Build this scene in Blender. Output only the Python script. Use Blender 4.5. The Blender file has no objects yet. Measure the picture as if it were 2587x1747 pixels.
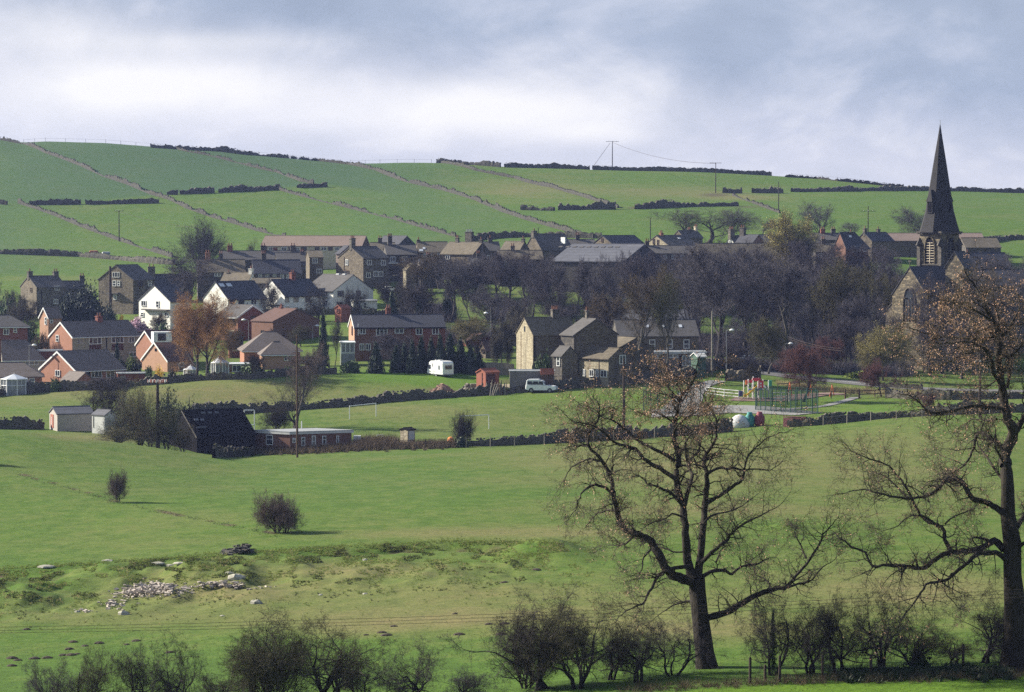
import bpy, math, random
import numpy as np
PI = math.pi
# ---------------------------------------------------------------- camera model (2587 x 1747 photograph)
CX, CY, FPX, H0, CAMZ = 1293.5, 873.5, 7186.1, 560.0, 34.0
TH = math.atan((CY - H0) / FPX)
CT, ST = math.cos(TH), math.sin(TH)
def P(px, py, Y):
    a, b = (px - CX) / FPX, (CY - py) / FPX
    t = Y / (CT + b * ST)
    return (a * t, Y, CAMZ + (-ST + b * CT) * t)
def zof(py, Y):
    b = (CY - py) / FPX
    return CAMZ + (-ST + b * CT) * Y / (CT + b * ST)
def proj(x, y, z):
    d = y * CT - (z - CAMZ) * ST
    v = y * ST + (z - CAMZ) * CT
    return CX + FPX * x / d, CY - FPX * v / d
scene = bpy.context.scene
COL = scene.collection
# ---------------------------------------------------------------- object helpers
def tag(o, label=None, cat=None, group=None, kind=None):
    if label: o['label'] = label
    if cat: o['category'] = cat
    if group: o['group'] = group
    if kind: o['kind'] = kind
    return o
def empty(name, loc, label, cat, group=None):
    o = bpy.data.objects.new(name, None); o.location = loc; o.empty_display_size = .3
    COL.objects.link(o); return tag(o, label, cat, group)
def link_mesh(name, me, parent=None, loc=(0, 0, 0)):
    o = bpy.data.objects.new(name, me); COL.objects.link(o); o.location = loc
    if parent is not None: o.parent = parent
    return o
def np_mesh(name, V, F, mats, smooth=False, midx=None):
    """V (n,3), F (m,k) array with one face size, or list of such arrays"""
    me = bpy.data.meshes.new(name)
    V = np.asarray(V, dtype=np.float32)
    Fs = F if isinstance(F, list) else [F]
    Fs = [np.asarray(f, dtype=np.int32) for f in Fs if len(f)]
    me.vertices.add(len(V)); me.vertices.foreach_set('co', V.ravel())
    nl = sum(f.size for f in Fs); nf = sum(len(f) for f in Fs)
    me.loops.add(nl); me.loops.foreach_set('vertex_index', np.concatenate([f.ravel() for f in Fs]))
    me.polygons.add(nf)
    tot = np.concatenate([np.full(len(f), f.shape[1], dtype=np.int32) for f in Fs])
    st = np.concatenate([[0], np.cumsum(tot)[:-1]]).astype(np.int32)
    me.polygons.foreach_set('loop_start', st)
    if midx is not None: me.polygons.foreach_set('material_index', np.asarray(midx, dtype=np.int32))
    me.polygons.foreach_set('use_smooth', np.full(nf, smooth, dtype=bool))
    for m in (mats if isinstance(mats, (list, tuple)) else [mats]): me.materials.append(m)
    me.update(calc_edges=True); me.validate()
    return me
class MB:
    """collects polygons of any size into one mesh"""
    def __init__(s): s.v = []; s.f = []
    def poly(s, pts):
        n = len(s.v); s.v += [tuple(p) for p in pts]; s.f.append(tuple(range(n, n + len(pts))))
    def hull8(s, b, t):
        n = len(s.v); s.v += [tuple(p) for p in b] + [tuple(p) for p in t]; k = len(b)
        s.f.append(tuple(n + k - 1 - i for i in range(k))); s.f.append(tuple(n + k + i for i in range(k)))
        for i in range(k):
            j = (i + 1) % k; s.f.append((n + i, n + j, n + k + j, n + k + i))
    def box(s, c, d, rz=0.0, rx=0.0):
        cx, cy, cz = c; hx, hy, hz = d[0] / 2, d[1] / 2, d[2] / 2
        cs, sn = math.cos(rz), math.sin(rz); cr, sr = math.cos(rx), math.sin(rx)
        def T(x, y, z):
            y, z = y * cr - z * sr, y * sr + z * cr
            return (cx + x * cs - y * sn, cy + x * sn + y * cs, cz + z)
        s.hull8([T(-hx, -hy, -hz), T(hx, -hy, -hz), T(hx, hy, -hz), T(-hx, hy, -hz)],
                [T(-hx, -hy, hz), T(hx, -hy, hz), T(hx, hy, hz), T(-hx, hy, hz)])
    def tube(s, pts, rad, k=6):
        pts = [np.array(p, float) for p in pts]
        if not isinstance(rad, (list, tuple)): rad = [rad] * len(pts)
        n0 = len(s.v)
        for i, p in enumerate(pts):
            d = pts[min(i + 1, len(pts) - 1)] - pts[max(i - 1, 0)]; d /= (np.linalg.norm(d) + 1e-9)
            a = np.array([0, 0, 1.]) if abs(d[2]) < .9 else np.array([1., 0, 0])
            u = np.cross(d, a); u /= np.linalg.norm(u); w = np.cross(d, u)
            for j in range(k):
                an = 2 * PI * j / k
                s.v.append(tuple(p + rad[i] * (math.cos(an) * u + math.sin(an) * w)))
        for i in range(len(pts) - 1):
            for j in range(k):
                a = n0 + i * k + j; b = n0 + i * k + (j + 1) % k
                s.f.append((a, b, b + k, a + k))
        s.f.append(tuple(n0 + j for j in range(k))[::-1])
        s.f.append(tuple(n0 + (len(pts) - 1) * k + j for j in range(k)))
    def lathe(s, c, prof, k=12):
        n0 = len(s.v)
        for r, z in prof:
            for j in range(k):
                an = 2 * PI * j / k; s.v.append((c[0] + r * math.cos(an), c[1] + r * math.sin(an), c[2] + z))
        for i in range(len(prof) - 1):
            for j in range(k):
                a = n0 + i * k + j; b = n0 + i * k + (j + 1) % k
                s.f.append((a, b, b + k, a + k))
        s.f.append(tuple(n0 + j for j in range(k))[::-1]); s.f.append(tuple(n0 + (len(prof) - 1) * k + j for j in range(k)))
    def build(s, name, m, parent=None, loc=(0, 0, 0), smooth=False, bevel=0):
        me = bpy.data.meshes.new(name); me.from_pydata(s.v, [], s.f); me.materials.append(m); me.update()
        if smooth:
            me.polygons.foreach_set('use_smooth', np.ones(len(me.polygons), dtype=bool))
        return link_mesh(name, me, parent, loc)
# ---------------------------------------------------------------- noise
_rs = np.random.RandomState(5)
_lat = _rs.rand(256, 256).astype(np.float64)
def vnoise(x, y):
    x = np.asarray(x, float); y = np.asarray(y, float)
    xi = np.floor(x).astype(int); yi = np.floor(y).astype(int); fx = x - xi; fy = y - yi
    fx = fx * fx * (3 - 2 * fx); fy = fy * fy * (3 - 2 * fy)
    a = _lat[xi % 256, yi % 256]; b = _lat[(xi + 1) % 256, yi % 256]; c = _lat[xi % 256, (yi + 1) % 256]; d = _lat[(xi + 1) % 256, (yi + 1) % 256]
    return (a * (1 - fx) + b * fx) * (1 - fy) + (c * (1 - fx) + d * fx) * fy * 1.0
def fbm(x, y, o=4):
    s = 0; a = .5
    for i in range(o): s = s + a * (vnoise(x * 2 ** i + 17 * i, y * 2 ** i + 31 * i) - .5); a *= .5
    return s
# ---------------------------------------------------------------- terrain: height profile of the valley
C10 = [0, 300, 600, 900, 1200, 1500, 1800, 2100, 2400, 2587]
SKYL = [(0, 352), (60, 361), (115, 357), (267, 361), (390, 371), (557, 381), (779, 404), (900, 413), (1002, 410), (1113, 411), (1280, 421), (1559, 430), (1782, 435), (1949, 443), (2000, 446), (2116, 455), (2283, 473), (2450, 479), (2587, 483)]
ROWS = {
 60: None, 110: None,
 137: [1880, 1860, 1840, 1820, 1800, 1772, 1742, 1730, 1719, 1714],
 190: [1578, 1568, 1552, 1535, 1520, 1508, 1500, 1495, 1490, 1485],
 230: [1442, 1430, 1412, 1400, 1390, 1385, 1380, 1380, 1380, 1380],
 285: [1290, 1285, 1280, 1272, 1262, 1258, 1255, 1255, 1255, 1255],
 330: [1172, 1192, 1215, 1207, 1195, 1190, 1185, 1180, 1178, 1178],
 365: [1087, 1124, 1167, 1163, 1152, 1145, 1137, 1122, 1112, 1108],
 400: [1101, 1119, 1156, 1139, 1127, 1117, 1105, 1078, 1052, 1044],
 430: [1083, 1090, 1100, 1090, 1085, 1080, 1062, 1043, 1026, 1018],
 460: [1040, 1045, 1052, 1036, 1024, 1012, 1003, 1004, 1004, 1002],
 480: [1018, 1015, 1030, 1012, 1000, 982, 975, 984, 986, 985],
 500: [999, 978, 960, 950, 955, 960, 945, 958, 966, 968],
 530: [960, 942, 930, 915, 905, 905, 915, 930, 938, 940],
 560: [920, 895, 885, 865, 855, 862, 890, 895, 892, 890],
 620: [850, 818, 800, 788, 785, 795, 812, 815, 812, 812],
 645: [812, 790, 775, 760, 748, 738, 745, 765, 770, 770],
 680: [770, 757, 740, 715, 704, 696, 698, 706, 714, 718],
 730: [705, 702, 690, 668, 655, 648, 646, 642, 642, 644],
 780: [655, 655, 645, 628, 618, 608, 603, 603, 608, 612],
 850: [590, 590, 580, 570, 560, 555, 555, 555, 560, 562],
 950: [482, 487, 492, 500, 502, 502, 506, 512, 518, 524],
 1050: [395, 408, 425, 443, 455, 463, 472, 482, 494, 500],
 1120: SKYL, 1190: None, 1500: None}
U0, U1, DU = -1400, 4000, 10
US = np.arange(U0, U1 + 1, DU, dtype=float)
YK = np.array(sorted(ROWS), float)
def _blur(r, n):
    k = np.hanning(n + 2)[1:-1]; k /= k.sum()
    return np.convolve(np.pad(r, n // 2, mode='edge'), k, mode='valid')[:len(r)]
ZR = []
for y in YK:
    r = ROWS[int(y)]
    if y == 60: z = np.full(len(US), 12.5) - 1.5 * (1 - np.clip(US / 2587, 0, 1))
    elif y == 110: z = np.full(len(US), 12.2) - 2.6 * (1 - np.clip(US / 2587, 0, 1))
    elif y == 1190: z = ZR[-1] - 6
    elif y == 1500: z = ZR[-1] - 30
    else:
        c = C10 if r is not SKYL else [a for a, _ in SKYL]; v = r if r is not SKYL else [b for _, b in SKYL]
        pr = _blur(np.interp(US, c, v), 31 if r is not SKYL else 7)
        z = zof(pr, y)
    ZR.append(z)
ZR = np.array(ZR)
YS = [60.0]
while YS[-1] < 1500: YS.append(YS[-1] * 1.0042)
YS = np.array(YS)
def pchip(xk, zk, xs):
    h = np.diff(xk)[:, None]; dl = np.diff(zk, axis=0) / h
    m = np.zeros_like(zk)
    w1 = 2 * h[1:] + h[:-1]; w2 = h[1:] + 2 * h[:-1]
    with np.errstate(divide='ignore', invalid='ignore'):
        mm = (w1 + w2) / (w1 / dl[:-1] + w2 / dl[1:])
    m[1:-1] = np.where(dl[:-1] * dl[1:] > 0, mm, 0); m[0] = dl[0]; m[-1] = dl[-1]
    m = np.nan_to_num(m)
    i = np.clip(np.searchsorted(xk, xs) - 1, 0, len(xk) - 2)
    t = ((xs - xk[i]) / h[i, 0])[:, None]; hh = h[i]
    return ((1 + 2 * t) * (1 - t) ** 2 * zk[i] + t * (1 - t) ** 2 * hh * m[i] + t * t * (3 - 2 * t) * zk[i + 1] + t * t * (t - 1) * hh * m[i + 1])
ZT = pchip(YK, ZR, YS)
UU, YY = np.meshgrid(US, YS)
XX = (UU - CX) / FPX * YY
# relief: rough quarry band, molehill field, gentle undulation
bank_py = np.interp(UU, [0, 350, 560, 900, 1150, 1400, 1800, 2587], [1440, 1418, 1400, 1380, 1368, 1372, 1378, 1380])
PYT = proj(XX, YY, ZT)[1]
below = PYT - bank_py
rough = np.clip((below + 4) / 10, 0, 1) * np.clip((150 - below) / 60, 0, 1) * np.interp(UU, [-600, 0, 600, 900, 1300, 1450, 1700, 2600], [1, 1, 1, .7, .6, .25, .05, .05])
ZT = ZT - .55 * np.exp(-((below - 5) / 6) ** 2) * np.interp(UU, [0, 1300, 1500, 2600], [1, .9, .3, .12]) * (.6 + 1.6 * (vnoise(XX * .3, YY * .2)))
ZT = ZT + rough * (2.3 * np.maximum(fbm(XX * .22, YY * .09, 4), -.14) + .4 * fbm(XX * 1.1, YY * .5, 3))
# grassy mound and hollow seen right of centre
for (mpx, mpy, sx, sy, hh) in [(1370, 1392, 95, 18, 1.1), (1240, 1388, 80, 9, -.5), (740, 1432, 40, 9, .55), (470, 1455, 120, 12, .7), (1990, 1338, 60, 9, .55), (2160, 1335, 60, 6, .3), (2210, 1600, 110, 14, .3)]:
    ZT = ZT + hh * np.exp(-((UU - mpx) / sx) ** 2 - ((PYT - mpy) / sy) ** 2)
ZT = ZT + .10 * fbm(XX * .12, YY * .06, 4) + .5 * np.clip((YY - 700) / 200, 0, 1) * fbm(XX * .03, YY * .02, 4)
ZT = ZT + .03 * fbm(XX * .9, YY * .6, 3)
LY0, LYS = math.log(60.0), math.log(1.0042)
def gz(x, y):
    u = (CX + FPX * x / y - U0) / DU; v = (math.log(y) - LY0) / LYS
    u = min(max(u, 0), len(US) - 1.001); v = min(max(v, 0), len(YS) - 1.001)
    i, j = int(v), int(u); a, b = v - i, u - j
    return float((ZT[i, j] * (1 - b) + ZT[i, j + 1] * b) * (1 - a) + (ZT[i + 1, j] * (1 - b) + ZT[i + 1, j + 1] * b) * a)
PYT = proj(XX, YY, ZT)[1]
def Yat(px, py, ymin=100):
    """first visible ground distance under photograph point (px,py)"""
    j = min(max((px - U0) / DU, 0), len(US) - 1.001); jj = int(j); b = j - jj
    c = PYT[:, jj] * (1 - b) + PYT[:, jj + 1] * b
    i0 = int((math.log(ymin) - LY0) / LYS)
    for i in range(max(i0, 1), len(YS)):
        if c[i] <= py:
            t = (c[i - 1] - py) / (c[i - 1] - c[i] + 1e-9)
            return float(YS[i - 1] + min(max(t, 0), 1) * (YS[i] - YS[i - 1]))
    return 1118.0
def onground(px, Y):
    x = (px - CX) / FPX * Y
    z = gz(x, Y); x = (px - CX) / FPX * (Y * CT - (z - CAMZ) * ST)
    return (x, Y, gz(x, Y))
def G(px, py, ymin=100): return onground(px, Yat(px, py, ymin))
# ---------------------------------------------------------------- materials
MATS = {}
def newmat(name):
    m = bpy.data.materials.new(name); m.use_nodes = True; MATS[name] = m
    nt = m.node_tree; b = nt.nodes['Principled BSDF']; return m, nt, b
def N(nt, t, **kw):
    n = nt.nodes.new(t)
    for k, v in kw.items():
        if k in n.inputs: n.inputs[k].default_value = v
        else: setattr(n, k, v)
    return n
def ramp(nt, fac, stops):
    r = nt.nodes.new('ShaderNodeValToRGB'); e = r.color_ramp.elements
    while len(e) < len(stops): e.new(.5)
    for i, (p, c) in enumerate(stops):
        e[i].position = p; e[i].color = (*c, 1) if len(c) == 3 else c
    nt.links.new(fac, r.inputs[0]); return r.outputs[0]
def mixc(nt, a, b, fac, mode='MIX'):
    m = nt.nodes.new('ShaderNodeMix'); m.data_type = 'RGBA'; m.blend_type = mode
    for s, i in ((fac, 0), (a, 6), (b, 7)):
        if hasattr(s, 'links') or hasattr(s, 'is_linked'): nt.links.new(s, m.inputs[i])
        else: m.inputs[i].default_value = (*s, 1) if isinstance(s, tuple) else s
    return m.outputs[2]
def math_(nt, op, a, b=0.0):
    m = nt.nodes.new('ShaderNodeMath'); m.operation = op
    for s, i in ((a, 0), (b, 1)):
        if hasattr(s, 'is_linked'): nt.links.new(s, m.inputs[i])
        else: m.inputs[i].default_value = s
    return m.outputs[0]
def noise(nt, vec, scale, detail=4, rough=.6, dist=0):
    n = N(nt, 'ShaderNodeTexNoise', Scale=scale, Detail=detail, Roughness=rough, Distortion=dist)
    if vec is not None: nt.links.new(vec, n.inputs['Vector'])
    return n.outputs[0]
def scaled(nt, vec, s):
    m = nt.nodes.new('ShaderNodeMapping'); m.inputs['Scale'].default_value = s; nt.links.new(vec, m.inputs[0]); return m.outputs[0]
def geo(nt): return nt.nodes.new('ShaderNodeNewGeometry').outputs['Position']
def plain(name, col, rough=.8, var=.25, scale=2.0, metal=0, spec=.3, rows=0, rowdark=.5, bump=0, zs=1.0, trans=0):
    """weathered surface: base colour broken by two noises, optional courses (tile or stone rows) by height"""
    m, nt, b = newmat(name)
    p = geo(nt)
    n1 = noise(nt, scaled(nt, p, (1, 1, zs)), scale, 5, .65); n2 = noise(nt, p, scale * .17, 3)
    f = math_(nt, 'ADD', math_(nt, 'MULTIPLY', n1, .6), math_(nt, 'MULTIPLY', n2, .4))
    lo = tuple(max(c * (1 - var * 1.6), 0) for c in col); hi = tuple(min(c * (1 + var * 1.6), 1) for c in col)
    c = ramp(nt, f, [(.3, lo), (.7, hi)])
    if rows:
        w = N(nt, 'ShaderNodeTexWave', Scale=rows, Distortion=.4, wave_type='BANDS', bands_direction='Z'); w.inputs['Detail Scale'].default_value = 3
        nt.links.new(p, w.inputs['Vector'])
        c = mixc(nt, c, tuple(x * rowdark for x in col), ramp(nt, w.outputs[1], [(0, (1, 1, 1)), (.35, (0, 0, 0))]))
    nt.links.new(c, b.inputs['Base Color']); b.inputs['Roughness'].default_value = rough; b.inputs['Metallic'].default_value = metal
    b.inputs['Specular IOR Level'].default_value = spec
    if bump:
        bm = nt.nodes.new('ShaderNodeBump'); bm.inputs['Strength'].default_value = bump; bm.inputs['Distance'].default_value = .1
        nt.links.new(n1, bm.inputs['Height']); nt.links.new(bm.outputs[0], b.inputs['Normal'])
    return m
def stone(name, c1, c2, c3, sc=1.6, mossy=0):
    """coursed rubble masonry: cells of varied stones, dark joints, soot streaks"""
    m, nt, b = newmat(name); p = geo(nt)
    sp = scaled(nt, p, (1, 1, 2.2))
    v = N(nt, 'ShaderNodeTexVoronoi', Scale=sc); nt.links.new(sp, v.inputs['Vector'])
    col = ramp(nt, v.outputs['Color'], [(.15, c1), (.5, c2), (.85, c3)])
    v2 = N(nt, 'ShaderNodeTexVoronoi', Scale=sc, feature='DISTANCE_TO_EDGE'); nt.links.new(sp, v2.inputs['Vector'])
    col = mixc(nt, tuple(x * .6 for x in c1), col, ramp(nt, v2.outputs['Distance'], [(0, (0, 0, 0)), (.08, (1, 1, 1))]))
    st = noise(nt, scaled(nt, p, (1, 1, .25)), .5, 4)
    col = mixc(nt, col, tuple(x * .45 for x in c1), ramp(nt, st, [(.5, (0, 0, 0)), (.72, (.75, .75, .75))]))
    if mossy: col = mixc(nt, col, (.09, .11, .03), ramp(nt, noise(nt, p, 1.1, 5), [(.5, (0, 0, 0)), (.7, (mossy,) * 3)]))
    nt.links.new(col, b.inputs['Base Color']); b.inputs['Roughness'].default_value = .9
    bm = nt.nodes.new('ShaderNodeBump'); bm.inputs['Strength'].default_value = .6; bm.inputs['Distance'].default_value = .08
    nt.links.new(v2.outputs['Distance'], bm.inputs['Height']); nt.links.new(bm.outputs[0], b.inputs['Normal'])
    return m
M = {}
M['stone_grey'] = stone('grey_stone', (.085, .075, .066), (.13, .115, .095), (.18, .158, .125))
M['pale_cope'] = stone('pale_cope', (.09, .075, .055), (.16, .135, .1), (.25, .21, .16), 2.0, .3)
M['stone_dark'] = stone('sooty_stone', (.05, .045, .042), (.085, .075, .065), (.13, .11, .09))
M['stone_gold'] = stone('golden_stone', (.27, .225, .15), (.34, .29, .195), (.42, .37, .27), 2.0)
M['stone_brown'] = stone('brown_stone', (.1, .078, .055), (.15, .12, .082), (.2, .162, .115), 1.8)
M['wall_stone'] = stone('field_wall_stone', (.045, .04, .034), (.085, .075, .06), (.15, .13, .1), 2.4, .35)
M['wall_pale'] = stone('tumbled_wall_stone', (.016, .014, .012), (.026, .022, .018), (.05, .042, .032), 2.0, .5)
M['brick'] = plain('orange_brick', (.33, .155, .1), .85, .14, 1.5, rows=2.2, rowdark=.85)
M['brick_pink'] = plain('pink_brick', (.4, .23, .15), .85, .14, 1.5, rows=2.2, rowdark=.87)
M['brick_red'] = plain('dark_red_brick', (.2, .07, .05), .85, .16, 1.2, rows=2.2, rowdark=.8)
M['brick_brown'] = plain('brown_brick', (.17, .085, .06), .85, .2, 1.2, rows=2.4, rowdark=.75)
M['render'] = plain('white_render', (.78, .76, .7), .8, .05, .9, zs=.3)
M['render_grey'] = plain('grey_render', (.64, .62, .57), .85, .08, .9, zs=.3)
M['cream'] = plain('cream_wall', (.5, .43, .32), .85, .1, 1)
M['pebble'] = plain('pebbledash', (.23, .18, .16), .9, .15, 3)
M['slate'] = plain('blue_slate', (.055, .055, .068), .7, .2, 1.5, rows=1.6, rowdark=.7)
M['slate_mid'] = plain('grey_slate', (.1, .092, .088), .8, .22, 1.2, rows=1.4, rowdark=.65)
M['stone_slate'] = plain('stone_slate', (.15, .125, .09), .9, .3, 1.3, rows=1.3, rowdark=.5, bump=.5)
M['tile_brown'] = plain('brown_tile', (.165, .135, .12), .8, .18, 1.2, rows=1.5, rowdark=.5)
M['tile_red'] = plain('maroon_tile', (.13, .07, .055), .8, .18, 1.2, rows=1.7, rowdark=.6)
M['tile_pink'] = plain('pinkish_tile', (.26, .19, .155), .85, .14, 1, rows=1.5, rowdark=.75)
M['sheet_roof'] = plain('weathered_sheet_roof', (.115, .115, .13), .6, .18, .6, rows=.5, rowdark=.8)
M['felt'] = plain('grey_felt', (.3, .31, .32), .8, .1, .8)
M['black_board'] = plain('black_tarred_board', (.012, .011, .014), .95, .3, 2, spec=.03, zs=.2)
M['black_roof'] = plain('black_sheet_roof', (.01, .009, .012), .9, .35, .8, spec=.08)
M['white'] = plain('white_paint', (.75, .75, .74), .5, .05, 3)
M['white_dirty'] = plain('dirty_white_board', (.55, .55, .54), .7, .14, 1.2, zs=.3)
M['glass'] = plain('window_glass', (.03, .035, .045), .12, .3, .8, spec=.6)
M['glass_pale'] = plain('curtained_glass', (.2, .21, .23), .2, .3, .8, spec=.6)
M['wood_brown'] = plain('brown_timber', (.1, .06, .04), .85, .25, 2)
M['wood_grey'] = plain('weathered_timber', (.24, .215, .18), .9, .25, 2, zs=.2)
M['wood_red'] = plain('red_stained_timber', (.3, .1, .065), .8, .12, 2, zs=.2)
M['pole'] = plain('creosoted_pole', (.05, .035, .03), .85, .25, 2, zs=.2)
M['concrete'] = plain('concrete_panel', (.36, .32, .29), .9, .12, 1.2)
M['pot'] = plain('clay_pot', (.24, .11, .075), .85, .15, 4)
M['lead'] = plain('grey_metal', (.3, .31, .32), .5, .1, 3, metal=.3)
M['tyre'] = plain('rubber', (.015, .015, .016), .9, .1, 5)
M['asphalt'] = plain('asphalt', (.13, .125, .125), .9, .12, 1.2)
M['path'] = plain('pale_asphalt', (.22, .215, .21), .9, .1, 1.2)
M['dirt'] = plain('trodden_earth', (.26, .22, .15), .95, .2, .8)
M['marking'] = plain('road_paint', (.7, .7, .68), .7, .1, 3)
def paint(name, c, r=.4): return plain(name, c, r, .05, 3, spec=.5)
# bark and twig
def bark(name, col, rough=.9, var=.35): return plain(name, col, rough, var, 6, bump=.6, zs=.3)
# ---------------------------------------------------------------- ground sheet
def soft(px, py, cx, cy, sx, sy, k=1.0): return k * np.exp(-(((px - cx) / sx) ** 2 + ((py - cy) / sy) ** 2))
def lineY(pts): return np.interp(UU, [a for a, _ in pts], [b for _, b in pts])
W1B = [(-700, 1010), (0, 999), (230, 985), (480, 962), (640, 955), (850, 942), (1110, 945), (1300, 940), (2600, 900)]
W2B = [(-700, 1100), (0, 1083), (450, 1060), (530, 1045), (850, 1027), (1000, 1013), (1150, 1003), (1400, 985), (1640, 965), (1850, 927), (2600, 920)]
W3B = [(-700, 1085), (0, 1087), (300, 1124), (600, 1160), (900, 1136), (1200, 1126), (1340, 1122), (1600, 1106), (1770, 1095), (2050, 1076), (2200, 1060), (2400, 1049), (2587, 1042)]
hi = np.clip((PYT - (lineY(W3B))) / 10, 0, 1)            # 1 = fields in front of the long wall
hill = np.clip((700 - PYT) / 12, 0, 1)
mid = (1 - hi) * (1 - hill)
upper = mid * np.clip((lineY(W2B) - PYT) / 6, 0, 1)
dry = np.zeros_like(UU); lush = np.zeros_like(UU); mud = np.zeros_like(UU)
dry += hi * .22 + mid * .28
dry += upper * soft(UU, PYT, 500, 1000, 520, 40, .45) - upper * soft(UU, PYT, 1150, 955, 260, 22, .55)
lush += upper * (.45 + soft(UU, PYT, 1150, 955, 260, 24, .55)) + (mid - upper) * (.12 + soft(UU, PYT, 1500, 1000, 240, 12, .6) + soft(UU, PYT, 2150, 1020, 500, 30, .7))
dry += (mid - upper) * (soft(UU, PYT, 950, 1030, 160, 12, .35) + soft(UU, PYT, 1250, 1060, 260, 25, .18) + soft(UU, PYT, 250, 1105, 200, 12, .5))
for g in [(1500, 1150, 420, 55, .3), (2000, 1190, 500, 70, .42), (1900, 1290, 500, 22, .35), (900, 1440, 260, 22, .55), (1050, 1490, 420, 26, .22), (1700, 1515, 420, 36, .3), (2300, 1490, 340, 52, .65), (1150, 1560, 480, 34, .62), (1800, 1590, 340, 40, .5), (600, 1500, 240, 22, .3), (1300, 1345, 420, 14, .5), (900, 1585, 200, 22, .4), (470, 1485, 250, 45, .35), (300, 1560, 300, 20, .2), (2250, 1120, 260, 40, .2), (1150, 1200, 200, 30, -.1), (1200, 1650, 300, 30, .12)]:
    dry += hi * soft(UU, PYT, *g)
lush += hi * (np.clip((PYT - 1560) / 150, 0, 1) * .12 + soft(UU, PYT, 350, 1330, 500, 80, .3) + soft(UU, PYT, 250, 1180, 400, 60, .18) + soft(UU, PYT, 1350, 1405, 110, 24, .5))
lush += hi * np.clip((PYT - lineY([(0, 1850), (1500, 1775), (1790, 1737), (2100, 1723), (2587, 1708)])) / 6, 0, 1) * 1.3
dry -= hi * np.clip((PYT - 1600) / 100, 0, 1) * .22
mud += hi * rough * .32 * np.clip(vnoise(XX * .45, YY * .2) * 2 - .9, 0, 1)
mud += hi * .7 * np.exp(-((below - 3) / 5) ** 2) * np.clip(vnoise(XX * .7 + 9, YY * .3) * 2.4 - 1.0, 0, 1) * np.interp(UU, [0, 1300, 1600, 2600], [1, 1, .5, .3])
track = np.interp(UU, [0, 60, 300, 500, 710, 800], [1180, 1200, 1268, 1312, 1350, 1385])
mud += hi * .75 * np.exp(-((PYT - track) / 5) ** 2) * np.clip(vnoise(XX * .6, YY * .3 + 5) * 3 - 1.3, 0, 1) * (UU < 720)
# hill pastures: sward varies; cloud shadow painted in as darker blue-green grass
def above(pts, w=5): return np.clip((lineY(pts) - PYT) / w + .5, 0, 1)
WA = [(-700, 240), (0, 347), (60, 357), (115, 380), (200, 412), (260, 440), (380, 485), (430, 500), (540, 545), (650, 578), (720, 595), (760, 640)]
WE = [(700, 375), (880, 408), (950, 425), (1030, 455), (1120, 475), (1200, 500), (1270, 530), (1400, 570), (1500, 597), (1560, 640)]
WK = [(1000, 380), (1110, 406), (1200, 425), (1300, 445), (1400, 470), (1500, 500), (1560, 523), (1620, 560)]
WI = [(420, 367), (520, 385), (600, 405), (700, 430), (720, 475), (800, 500), (900, 525), (1000, 550), (1060, 570), (1150, 592), (1200, 640)]
hl = hill
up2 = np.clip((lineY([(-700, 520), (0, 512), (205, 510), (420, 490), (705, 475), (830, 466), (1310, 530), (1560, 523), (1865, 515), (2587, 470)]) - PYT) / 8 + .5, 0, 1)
lush += hl * .28
dry += hl * .14
blue = hi * .16 * np.clip((PYT - 1590) / 100, 0, 1) * (PYT < lineY([(0, 1850), (1500, 1775), (1790, 1737), (2100, 1723), (2587, 1708)])) + hi * .12 * soft(UU, PYT, 900, 1220, 500, 60) + hl * (up2 * np.interp(UU, [0, 60, 500, 900, 1100, 1250], [.7, .8, 1, .9, .35, 0]) + (1 - up2) * np.interp(UU, [0, 100, 250, 800, 1000, 1200, 1400, 1500], [.55, .3, .05, .1, .45, .45, .1, .1]))  # hill term paints cloud shadow into grass colour; near terms are bluer grass
dry += hl * (soft(UU, PYT, 1350, 478, 170, 26, .5) + soft(UU, PYT, 1720, 485, 160, 18, .5) + soft(UU, PYT, 1900, 498, 90, 8, .6))
mud += hl * (soft(UU, PYT, 1805, 492, 45, 6, .7) + soft(UU, PYT, 1880, 522, 70, 5, .5) + soft(UU, PYT, 1600, 525, 22, 4, .7))
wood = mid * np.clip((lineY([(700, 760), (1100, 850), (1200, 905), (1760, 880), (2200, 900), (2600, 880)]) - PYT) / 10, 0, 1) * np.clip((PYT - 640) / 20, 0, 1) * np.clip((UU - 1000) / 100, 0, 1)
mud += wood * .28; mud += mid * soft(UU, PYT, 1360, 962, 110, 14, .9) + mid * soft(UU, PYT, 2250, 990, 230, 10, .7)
mud += mid * soft(UU, PYT, 1090, 985, 80, 8, .5)
ny, nx = UU.shape
V = np.stack([XX, YY, ZT], -1).reshape(-1, 3)
ii = np.arange(ny * nx).reshape(ny, nx)
F = np.stack([ii[:-1, :-1], ii[:-1, 1:], ii[1:, 1:], ii[1:, :-1]], -1).reshape(-1, 4)
gm, nt, bs = newmat('pasture_grass')
p = geo(nt)
def attr(n):
    a = nt.nodes.new('ShaderNodeAttribute'); a.attribute_name = n; return a.outputs['Fac']
big = noise(nt, p, .05, 5, .6); midn = noise(nt, scaled(nt, p, (1, .7, 1)), .45, 5, .7); fine = noise(nt, p, 3.2, 4, .75); vfine = noise(nt, p, 9, 3, .8)
def jit(a, n, k): return math_(nt, 'ADD', a, math_(nt, 'MULTIPLY', math_(nt, 'SUBTRACT', n, .5), k))
base = (.088, .132, .026); c = ramp(nt, math_(nt, 'ADD', math_(nt, 'MULTIPLY', midn, .5), math_(nt, 'MULTIPLY', fine, .5)), [(.32, (.049, .085, .014)), (.52, (.074, .137, .018)), (.70, (.115, .172, .028))])
lushf = jit(attr('lush'), midn, .9)
c = mixc(nt, c, mixc(nt, (.06, .13, .012), (.115, .19, .02), fine), ramp(nt, lushf, [(.05, (0, 0, 0)), (1, (1, 1, 1))]))
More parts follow.
